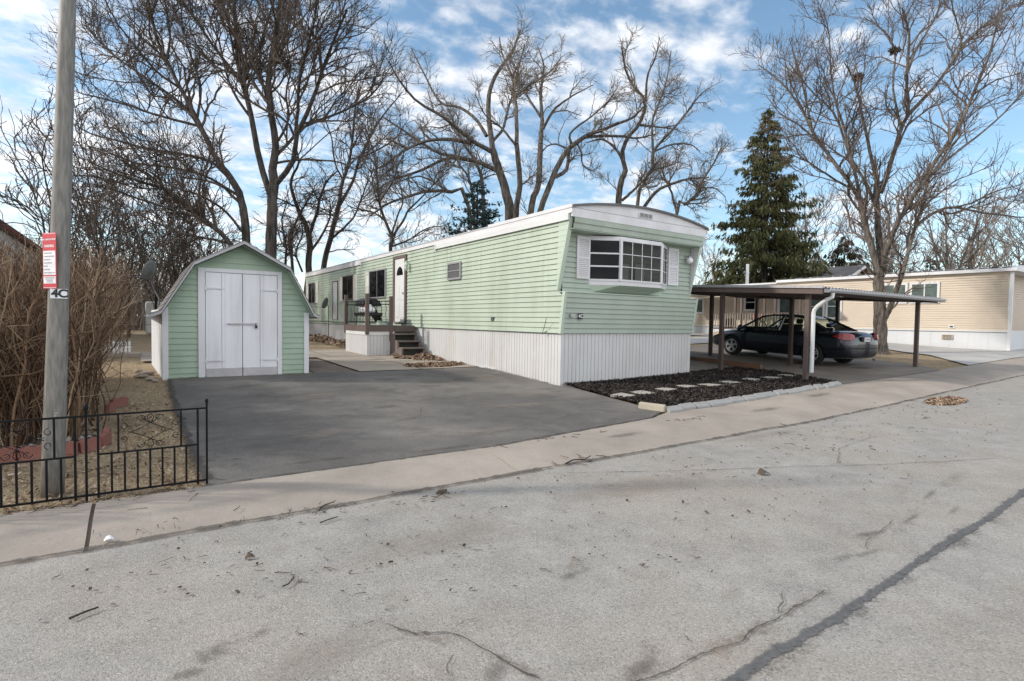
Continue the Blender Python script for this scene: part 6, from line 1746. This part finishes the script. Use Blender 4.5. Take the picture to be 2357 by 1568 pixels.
def far_houses():
    h = thing('house', 'low house with a grey shingled gable roof rising behind the beige home', 'house', (40, 21, .3))
    # gable end toward the street corner, ridge running along +Y
    ax, ay, az = 40.5, 17.6, 5.25
    mb = MB(); mb.prism([(38.1, ay, .3), (43.0, ay, .3), (43.0, ay, 4.15), (ax, ay, 5.05), (38.1, ay, 4.15)], (0, 9, 0)); mb.build('wall', M['beiged'], h)
    mb = MB(); mb.prism([(37.7, ay-.5, 4.12), (ax, ay-.5, az+.02), (43.4, ay-.5, 4.12), (43.4, ay-.5, 4.25), (ax, ay-.5, az+.15), (37.7, ay-.5, 4.25)], (0, 10.2, 0)); mb.build('roof', M['shingle'], h)
    mb = MB(); mb.prism([(37.65, ay-.54, 4.05), (ax, ay-.54, az-.05), (43.45, ay-.54, 4.05), (43.45, ay-.54, 4.24), (ax, ay-.54, az+.14), (37.65, ay-.54, 4.24)], (0, .035, 0)); mb.build('rake_board', M['trimwhite'], h)
    h = thing('mobile_home', 'white home with a dark red roof edge half hidden behind the bare shrub', 'mobile home', (-5, 25, .2))
    mb = MB(); laps(mb, (-3.05, 18.4, .4), Y3, Z3, X3, 3.05, .15, lambda v: 0, lambda v: 16, .012); laps(mb, (-7.2, 18.4, .4), X3, Z3, -Y3, 3.05, .15, lambda v: 0, lambda v: 4.15, .012); mb.build('wall', M['white'], h)
    redd = flat('dark_red_metal', (.15, .045, .04), .6)
    mb = MB(); mb.prism([(-7.5, 18.1, 3.45), (-2.85, 18.1, 3.45), (-2.85, 18.1, 3.58), (-5.1, 18.1, 3.95), (-7.5, 18.1, 3.58)], (0, 17, 0)); mb.build('roof', redd, h)
    MB().box(-3.04, 20, .35, -2.99, 34.4, .9).build('skirting', M['white'], h)
    p = thing('picket_fence', 'tiny white picket edging on the far lawn behind the bare shrub', 'fence', (-.5, 18, .2))
    for i in range(9):
        x = -.95+.085*i; MB().prism([(x, 17.8, G(x, 17.8)), (x+.05, 17.8, G(x, 17.8)), (x+.05, 17.8, .52), (x+.025, 17.8, .57), (x, 17.8, .52)], (0, .015, 0)).build('picket', M['white'], p)
    MB().box(-.97, 17.82, .36, -.2, 17.83, .40).build('rail', M['white'], p)
    o = MB().box(-.9, 16.3, G(-.6, 16.3)-.05, .02, 16.5, G(-.6, 16.3)+.10).build('kerb_stone', M['rock'], bevel=.03)
    tag(o, 'low brown border kerb on the far lawn before the white picket edging', 'edging')
    mb = MB(); mb.box(.2, 31, .35, 2.0, 31.4, 1.9); o = mb.build('white_trailer', M['white'], bevel=.1); tag(o, 'far white trailer glimpsed between the shed and the thicket', 'trailer')
far_houses()

# ------------------------------------------------------------------ trees
def resample(L, K):
    P = np.array([l[:3] for l in L], float); Rr = np.array([l[3] for l in L], float)
    n = len(P)
    E = np.vstack([2*P[0]-P[1], P, 2*P[-1]-P[-2]])
    t = np.linspace(0, n-1, K); i = np.minimum(t.astype(int), n-2); f = (t-i)[:, None]
    p0, p1, p2, p3 = E[i], E[i+1], E[i+2], E[i+3]
    C = .5*((2*p1)+(-p0+p2)*f+(2*p0-5*p1+4*p2-p3)*f**2+(-p0+3*p1-3*p2+p3)*f**3)
    return C, np.interp(t, np.arange(n), Rr)

def grow(P, Rd, dens, length, ang, up, K, rf, rmin, tmin, g, wob=.22, taper=.45):
    """side shoots along each parent polyline"""
    N, k_, _ = P.shape
    seg = np.linalg.norm(np.diff(P, axis=1), axis=2); Lp = seg.sum(1)
    cnt = g.poisson(np.maximum(Lp*dens*(1-tmin), .05))
    idx = np.repeat(np.arange(N), cnt); m = len(idx)
    if m == 0: return np.zeros((0, K, 3)), np.zeros((0, K))
    t = tmin+(1-tmin)*g.random(m)**.85
    x = t*(k_-1); i = np.minimum(x.astype(int), k_-2); f = (x-i)[:, None]
    base = P[idx, i]*(1-f)+P[idx, i+1]*f
    tan = P[idx, i+1]-P[idx, i]; tan /= np.linalg.norm(tan, axis=1, keepdims=True)+1e-9
    rl = Rd[idx, i]*(1-f[:, 0])+Rd[idx, i+1]*f[:, 0]
    kp = (rl < .105)|(g.random(m) < .06)
    idx, t, base, tan, rl = idx[kp], t[kp], base[kp], tan[kp], rl[kp]; m = len(idx)
    rv = g.normal(size=(m, 3)); pr = rv-tan*np.sum(rv*tan, 1, keepdims=True); pr /= np.linalg.norm(pr, axis=1, keepdims=True)+1e-9
    a = np.radians(g.uniform(ang[0], ang[1], m))[:, None]
    d = tan*np.cos(a)+pr*np.sin(a); d[:, 2] += up*g.uniform(.3, 1.3, m); d /= np.linalg.norm(d, axis=1, keepdims=True)
    L = g.uniform(length[0], length[1], m)*(1.15-.55*t)
    L = np.minimum(L, np.maximum(Lp[idx]*.9, .1))
    out = np.zeros((m, K, 3)); out[:, 0] = base
    for s in range(1, K):
        out[:, s] = out[:, s-1]+d*(L/(K-1))[:, None]
        d = d+g.normal(0, wob, (m, 3)); d[:, 2] += up*.18; d /= np.linalg.norm(d, axis=1, keepdims=True)
    r0 = np.maximum(np.minimum(rl*rf, L*.022+.004), rmin)
    rr = r0[:, None]*np.linspace(1, taper, K)[None]
    return out, np.maximum(rr, rmin*.7)

def tree(name, label, group, limbs, bk, tw, seed, spec, loc, smooth_k=14, sides=9, trunk_wob=.02, thick=.60):
    """spec: list of levels (density per metre, (len), (angle), up, K, rfac, rmin, tmin, sides)"""
    g = np.random.default_rng(seed)
    root = thing(name, label, 'tree', loc, group)
    Ps, Rs = zip(*[resample(l, smooth_k) for l in limbs])
    P, Rd = np.array(Ps), np.maximum(np.array(Rs)*thick, .012)
    P[:, 1:-1] += g.normal(0, 1, P[:, 1:-1].shape)*trunk_wob*(.3+Rd[:, 1:-1, None]*3)
    # root flare on trunks that reach the ground
    for i in range(len(P)):
        if P[i, 0, 2] < G(P[i, 0, 0], P[i, 0, 1])+.05: Rd[i, 0] *= 1.45; Rd[i, 1] *= 1.08
    big = Rd.max(1) > .055
    V, F = cat_np([tubes_np(P[q], Rd[q], s_) for q, s_ in ((big, sides+3), (~big, sides-3)) if q.any()])
    mesh_np('trunk', V, F, bk, root, True)
    parts = []; cur = (P, Rd)
    for (de, le, an, up, K, rf, rm, tm, sd_) in spec:
        nP, nR = grow(*cur, de, le, an, up, K, rf, rm, tm, g)
        if len(nP) == 0: break
        parts.append(tubes_np(nP, nR, sd_)); cur = (nP, nR)
    if parts:
        V, F = cat_np(parts); mesh_np('crown', V, F, tw, root)
    return root

def spec(L1, d1, d2, d3, L2=.9, L3=.38, r=.007, up=.35):
    r = r*1.25; d1 = d1*1.35; d2 = d2*1.3; d3 = d3*1.25; L3 = L3*1.15
    return [(d1, (L1*.45, L1*1.15), (25, 65), up, 8, .6, r*1.7, .18, 5), (d2, (L2*.4, L2*1.2), (25, 65), up*.8, 5, .65, r*1.15, .12, 4), (d3, (L3*.4, L3), (25, 60), up*.6, 3, .7, r*.8, .1, 3)]

def auto_limbs(x, y, h, spread, stems, g, r0, zb=None, lean=(0, 0), fork=.3):
    """limbs for a tree whose own branching the photo does not resolve"""
    z0 = G(x, y)-.1 if zb is None else zb
    out = []
    for s in range(stems):
        az = g.uniform(0, 6.28); q = spread*g.uniform(.5, 1)*(.6 if stems == 1 else 1)
        hh = h*g.uniform(.8, 1); pts = []
        for i in range(7):
            t = i/6; w = max(0, t-fork)/(1-fork)
            pts.append((x+lean[0]*t+math.cos(az)*q*w**1.1*.6+g.normal(0, .06*h/8*t), y+lean[1]*t+math.sin(az)*q*w**1.1*.6+g.normal(0, .06*h/8*t), z0+hh*t, r0*(1-.85*t)/(stems**.3)))
        out.append(pts)
        for b in range(int(4+h/2)):
            j = g.integers(1, 5); p = pts[j]; a2 = g.uniform(0, 6.28); L = (h-(p[2]-z0))*g.uniform(.35, .75); q2 = []
            el = g.uniform(.4, 1.15)
            for i in range(5):
                t = i/4
                q2.append((p[0]+math.cos(a2)*L*t*math.cos(el)+g.normal(0, .05*L*t), p[1]+math.sin(a2)*L*t*math.cos(el)+g.normal(0, .05*L*t), p[2]+L*t*math.sin(el)*(.75+.35*t), max(.008, p[3]*.62*(1-.8*t))))
            out.append(q2)
    return out

GB = 'bare trees behind the green home'
tree('bare_tree', 'huge dark multi-trunked bare tree rising right behind the shed', GB, LIMBS['A'], M['barkA'], M['twigA'], 1, spec(3.6, 2.4, 3.6, 4.8, 1.3, .55, .0066, .30), (4.1, 21.9, .2), thick=.80)
tree('bare_tree', 'slim dark bare tree forking beyond the rear end of the green home', GB, LIMBS['B'], M['barkA'], M['twigA'], 2, spec(2.8, 1.9, 3.3, 4.2, 1.2, .5, .0085, .3), (8.2, 30.5, .3), thick=.75)
tree('vine_clad_tree', 'bare trunks choked with tangled vines behind the shed gable', GB, LIMBS['V'], M['barkA'], M['twigA'], 3, spec(1.8, 2.8, 5.0, 5.0, 1.1, .5, .0085, -.12), (6.9, 29.5, .3), thick=.8)
tree('bare_tree', 'low forking bare tree above the middle of the green roof', GB, LIMBS['D'], M['barkA'], M['twigA'], 4, spec(2.4, 1.6, 2.8, 3.6, 1.2, .5, .008, .3), (12, 26, .4))
tree('bare_tree', 'large tan-barked cottonwood with many arching limbs above the green roof', GB, LIMBS['C'], M['barkC'], M['twigC'], 5, spec(1.9, 2.3, 4.0, 5.8, 1.0, .5, .0080, .2), (17, 25, .45))
tree('bare_tree', 'tan-barked bare tree above the curved front roof of the green home', GB, LIMBS['E'], M['barkC'], M['twigC'], 6, spec(1.9, 2.3, 4.0, 5.8, 1.0, .5, .0082, .2), (25, 22, .5))
tree('bare_tree', 'big spreading bare tree with furrowed trunk beside the carport', 'bare trees across the drive', LIMBS['F'], M['barkF'], M['twigF'], 7, spec(2.6, 2.2, 3.8, 4.6, 1.15, .48, .0062, .35), (20.7, 8.3, .2), sides=12)
tree('bare_sapling', 'thin bare sapling behind the shrub and the leaning pole', 'saplings behind the shrub', LIMBS['J'], M['barkA'], M['twigA'], 8, spec(1.5, 1.2, 1.6, 1.6, .7, .35, .0045, .5), (-1.5, 13.5, .15))

def nest(c, r, label, seed):
    g = np.random.default_rng(seed); n = 160
    d = g.normal(size=(n, 3)); d /= np.linalg.norm(d, axis=1, keepdims=True)
    P0 = np.array(c)+d*r*g.uniform(.2, 1, (n, 1))*np.array([1, 1, .75]); t = g.normal(size=(n, 3)); t /= np.linalg.norm(t, axis=1, keepdims=True)
    P = np.stack([P0-t*r*.45, P0, P0+t*r*.45], 1); V, F = tubes_np(P, np.full((n, 3), .012), 3)
    tag(mesh_np('nest', V, F, M['twigA']), label, 'nest', 'nests in the spreading bare tree')
nest((20.96, 9.34, 10.0), .19, 'lower rusty twig nest high in the spreading bare tree', 41)
nest((22.03, 8.65, 10.97), .18, 'upper dark twig nest high in the spreading bare tree', 42)

# ------------------------------------------------------------------ evergreens
def spruce(x, y, h, rad, label, group, seed, mat, bk, droop=True, n=170, spr=46, size=.34, gap=0.0, z0=None, ragged=.25):
    g = np.random.default_rng(seed)
    zb = G(x, y) if z0 is None else z0
    t = thing('spruce_tree' if droop else 'evergreen_tree', label, 'tree', (x, y, zb), group)
    mb = MB(); mb.tube([(x, y, zb-.1), (x+.05, y, zb+h*.3), (x, y+.04, zb+h*.7), (x, y, zb+h)], [.26*h/13, .19*h/13, .09*h/13, .02], 9); mb.build('trunk', bk, t, True)
    B, Rb, Q, D, S = [], [], [], [], []
    for i in range(n):
        u = (i+g.random())/n
        z = zb+h*(.05+.94*u)
        L = rad*(1-u)**.82*(1+g.normal(0, ragged))*(1 if g.random() > gap else .55)+.16
        a = g.uniform(0, 6.283); c, s = math.cos(a), math.sin(a)
        pts = []
        for k_ in range(6):
            w = k_/5
            zz = z+(-.16*L*w+.10*L*max(0, w-.6)*2.0 if droop else .10*L*w) + g.normal(0, .02)
            pts.append((x+c*L*w+g.normal(0, .03), y+s*L*w+g.normal(0, .03), zz))
        B.append(pts); Rb.append(np.linspace(.035, .008, 6)*(.4+.6*(1-u)))
        P = np.array(pts); m = max(5, int(spr*L/rad*1.1)+4)
        w = g.uniform(.12, 1.0, m)**.75*5; j = np.minimum(w.astype(int), 4); f = (w-j)[:, None]
        b = P[j]*(1-f)+P[j+1]*f
        b = b+g.normal(0, .07*L+.02, (m, 3))*np.array([1, 1, .45])
        d = np.stack([c*.5+g.normal(0, .45, m), s*.5+g.normal(0, .45, m), (-1.25 if droop else .12)+g.normal(0, .3, m)], 1)
        d /= np.linalg.norm(d, axis=1, keepdims=True)
        Q.append(b); D.append(d); S.append(size*g.uniform(.45, 1.35, m)*(.55+.45*(1-u)))
    V, F = tubes_np(np.array(B), np.array(Rb), 4); mesh_np('branch', V, F, bk, t)
    Q, D, S = np.concatenate(Q), np.concatenate(D), np.concatenate(S)
    # each spray: three narrow blades round its own axis
    Vs = []
    for q in range(5 if droop else 3):
        r = g.normal(size=Q.shape); n_ = r-D*np.sum(r*D, 1, keepdims=True); n_ /= np.linalg.norm(n_, axis=1, keepdims=True)
        dd = D+n_*.35*((q % 3)-1)*(1 if droop else 1.6); dd /= np.linalg.norm(dd, axis=1, keepdims=True)
        sd_ = np.cross(dd, n_); sd_ /= np.linalg.norm(sd_, axis=1, keepdims=True)+1e-9
        wv = sd_*(S*(.075 if droop else .12)+.006)[:, None]
        Vs.append(np.stack([Q-wv*.35, Q+dd*(S*.5)[:, None]-wv, Q+dd*S[:, None], Q+dd*(S*.5)[:, None]+wv], 1))
    V = np.stack(Vs, 1).reshape(-1, 3); F = np.arange(len(V)).reshape(-1, 4)
    mesh_np('needles', V, F, mat, t)
spruce(33.9, 20.4, 14.7, 3.7, 'tall drooping green spruce behind the carport', 'evergreens', 51, M['needle'], M['barkA'], True, 330, 58, .50, .22)
spruce(14.2, 24.1, 7.9, 2.9, 'small blue spruce peeping over the green roof', 'evergreens', 52, M['needleb'], M['barkA'], False, 190, 54, .30, .1)
spruce(45.0, 20.5, 7.5, 4.5, 'broad dark evergreen behind the grey gable roof', 'evergreens', 53, M['needled'], M['barkA'], True, 110, 46, .6, .3)
spruce(56, 18.6, 6.4, 1.5, 'little pointed fir far behind the long beige home', 'evergreens', 54, M['needled'], M['barkA'], False, 60, 26, .4, .1)

# ------------------------------------------------------------------ the big bare shrub
def shrub():
    g = np.random.default_rng(61)
    t = thing('bare_shrub', 'wide leafless brown shrub of dense canes behind the iron fence', 'shrub', (-1.6, 8.5, 0))
    cl = []
    for i in range(46):
        cl.append((g.uniform(-4.2, -.75), g.uniform(6.75, 12.2)))
    cl += [(-.62, 6.95), (-.95, 6.85), (-1.3, 6.8), (-.7, 7.5), (-.62, 8.3), (-.75, 9.2), (-.85, 10.0), (-.95, 11), (-1.7, 6.8), (-2.2, 6.85), (-2.8, 6.8)]
    P, Rr = [], []
    for (cx, cy) in cl:
        for j in range(64):
            a = g.uniform(0, 6.283); sp = abs(g.normal(0, .30))
            if cx > -1.0 and math.cos(a) < 0 and g.random() < .4: a = math.pi-a
            L = g.uniform(1.25, 2.3)*(1 if cy > 7.5 else .97)
            b = np.array([cx+g.normal(0, .11), cy+g.normal(0, .11), 0.0]); b[2] = G(b[0], b[1])-.03
            d = np.array([math.cos(a)*sp, math.sin(a)*sp*.8, 1.0]); pts = [b]
            for s in range(1, 9):
                d = d/np.linalg.norm(d); pts.append(pts[-1]+d*L/8)
                d = d+np.array([math.cos(a)*sp*.10, math.sin(a)*sp*.10, .03])+g.normal(0, .19, 3)
            P.append(pts); Rr.append(np.linspace(1, .45, 9)*(g.uniform(.0036, .0075) if g.random() < .9 else g.uniform(.009, .015)))
    P, Rr = np.array(P), np.array(Rr)
    # clip the clump to a sheared top, as a trimmed hedge
    lim = -.42+.055*np.clip(P[:, 0, 1]-6.5, 0, 9)+.38*g.random(len(P))**2
    k_ = P[:, :, 0].max(1) < lim+.12*(P[:, -1, 2] > 1.3)
    P, Rr = P[k_], Rr[k_]
    top = 1.86+.085*(P[:, :, 1]-6.5)+.05*np.sin(P[:, :, 0]*3+P[:, :, 1]*2)+g.normal(0, .07, (len(P), 1))
    ok = (P[:, :, 2] < top).all(axis=1)
    P[:, :, 2] = np.where(ok[:, None], P[:, :, 2], np.minimum(P[:, :, 2], top-.002*np.arange(9)[::-1]))
    V, F = tubes_np(P, Rr, 4); mesh_np('stem', V, F, M['cane'], t)
    a, ra = grow(P, Rr, 4.4, (.15, .6), (25, 75), .5, 5, .7, .0032, .25, g, .2)
    k_ = (a[:, -1, 2] < 2.0+.085*(a[:, -1, 1]-6.5)) & (a[:, -1, 0] < -.05); a, ra = a[k_], ra[k_]
    b, rb = grow(a, ra, 2.6, (.08, .3), (20, 60), .4, 3, .7, .0026, .2, g, .2)
    V, F = cat_np([tubes_np(a, ra, 3), tubes_np(b, rb, 3)]); mesh_np('twigs', V, F, M['cane'], t)
shrub()

# ------------------------------------------------------------------ trees farther off
gB = np.random.default_rng(71)
S1 = lambda L1=1.5, d=(1.4, 2.4, 2.2), r=.008: spec(L1, d[0], d[1], d[2], .8, .4, r, .45)
bg = [
    # x, y, height, spread, stems, trunk radius, bark, twigs, label, group
    (-1.3, 25.0, 7.5, 3.0, 2, .08, 'barkA', 'twigA', 'slender two-stemmed bare tree just right of the leaning pole', 'thin bare trees behind the shrub'),
    (-.4, 28.5, 8.0, 3.5, 2, .09, 'barkA', 'twigA', 'second slender bare tree from the leaning pole above the shrub', 'thin bare trees behind the shrub'),
    (.6, 31.0, 7.5, 3.0, 3, .09, 'barkA', 'twigA', 'thin bare tree behind the satellite dish and the shrub', 'thin bare trees behind the shrub'),
    (2.0, 30.0, 7.0, 3.5, 3, .09, 'barkA', 'twigA', 'thin bare tree above the left eave of the shed', 'thin bare trees behind the shrub'),
    (3.3, 33.5, 7.0, 3.5, 3, .10, 'barkA', 'twigA', 'thin bare tree behind the shed roof, below the huge multi-trunked tree', 'thin bare trees behind the shrub'),
    (-.9, 22.5, 8.5, 3.0, 2, .085, 'barkA', 'twigA', 'nearest slender bare tree showing between the leaning pole and the dish', 'thin bare trees behind the shrub'),
    (1.2, 26.5, 8.0, 3.2, 3, .085, 'barkA', 'twigA', 'thin three-stemmed bare tree directly above the satellite dish by the shed', 'thin bare trees behind the shrub'),
    (-2.6, 30.0, 8.5, 3.5, 2, .09, 'barkA', 'twigA', 'thin bare tree hidden mostly by the leaning pole', 'thin bare trees behind the shrub'),
    (17.5, 38.0, 9.0, 4.5, 3, .12, 'barkC', 'twigG', 'far bare tree low between the blue spruce and the low forking tree', 'far bare trees'),
    (25.0, 32.0, 7.5, 4.5, 3, .12, 'barkC', 'twigG', 'far bushy bare tree just above the roof between the cottonwoods', 'far bare trees'),
    (46.5, 24.5, 11.0, 6.0, 3, .16, 'barkC', 'twigG', 'pale bare tree in the haze between the spruce and the forked trunk', 'far bare trees'),
    (52.5, 20.0, 10.0, 6.0, 3, .16, 'barkC', 'twigG', 'pale bushy bare tree close beside the little pointed fir', 'far bare trees'),
    (27.8, 34.0, 9.0, 5.0, 2, .14, 'barkC', 'twigG', 'faint far bare tree between the two tan cottonwoods', 'far bare trees'),
    (22.0, 36.0, 8.5, 4.5, 2, .13, 'barkC', 'twigG', 'far bare tree low behind the largest cottonwood', 'far bare trees'),
    (38.5, 28.0, 8.0, 3.5, 2, .12, 'barkC', 'twigG', 'pale thin bare tree at the left foot of the tall spruce', 'far bare trees'),
    (41.5, 21.5, 13.5, 6.0, 2, .2, 'barkF', 'twigF', 'bare tree behind the right side of the tall spruce', 'far bare trees'),
    (44.0, 17.6, 12.0, 6.0, 2, .2, 'barkF', 'twigF', 'bare tree rising behind the grey gable roof', 'far bare trees'),
    (49.1, 15.2, 12.5, 7.0, 3, .30, 'barkC', 'twigG', 'pale-barked spreading bare tree over the middle of the beige roof', 'far bare trees'),
    (56.0, 16.2, 12.5, 7.0, 3, .30, 'barkC', 'twigG', 'pale bare tree seen just past the forked trunk', 'far bare trees'),
    (57.0, 12.2, 13.0, 7.5, 3, .30, 'barkC', 'twigG', 'pale bare tree at the right end of the beige roof', 'far bare trees'),
    (62.0, 14.6, 13.0, 7.5, 3, .30, 'barkC', 'twigG', 'farthest pale bare tree over the beige roof', 'far bare trees'),
]
for i, (x, y, h, sp, st_, r0, bk, tw, lab, gr) in enumerate(bg):
    L = auto_limbs(x, y, h, sp, st_, gB, r0, fork=.22 if r0 > .25 else .3)
    L7 = [l for l in L]
    far = x > 20
    tree('bare_tree', lab, gr, L7, M[bk], M[tw], 80+i, S1(2.2 if far else 1.6, (1.1, 2.0, 1.8) if far else (1.4, 2.2, 2.0), .011 if far else .0085), (x, y, G(x, y)), 8, 6)

def far_wood():
    """the thin scrub line on the horizon, one mass"""
    g = np.random.default_rng(91); P, Rr = [], []
    for i in range(2300):
        u = g.random()
        if u < .45: x, y = g.uniform(-9, 7), g.uniform(38, 52)
        elif u < .68: x, y = g.uniform(14, 46), g.uniform(38, 52)
        else: x, y = g.uniform(52, 82), g.uniform(10, 40)
        h = g.uniform(2.2, 6.0); d = np.array([g.normal(0, .18), g.normal(0, .18), 1]); q = np.array([x, y, G(x, y)]); p = []
        for s in range(7):
            p.append(q.copy()); d = d+g.normal(0, .13, 3); d /= np.linalg.norm(d); q = q+d*h/6
        P.append(p); Rr.append(np.linspace(.035, .010, 7))
    P, Rr = np.array(P), np.array(Rr)
    a, ra = grow(P, Rr, 1.5, (.6, 1.7), (20, 60), .4, 5, .6, .010, .15, g)
    b, rb = grow(a, ra, 1.8, (.25, .8), (20, 60), .3, 3, .7, .008, .1, g)
    V, F = cat_np([tubes_np(P, Rr, 4), tubes_np(a, ra, 3), tubes_np(b, rb, 3)])
    tag(mesh_np('far_wood', V, F, M['twigG']), 'far leafless scrub along the horizon', 'scrub', None, 'stuff')
far_wood()
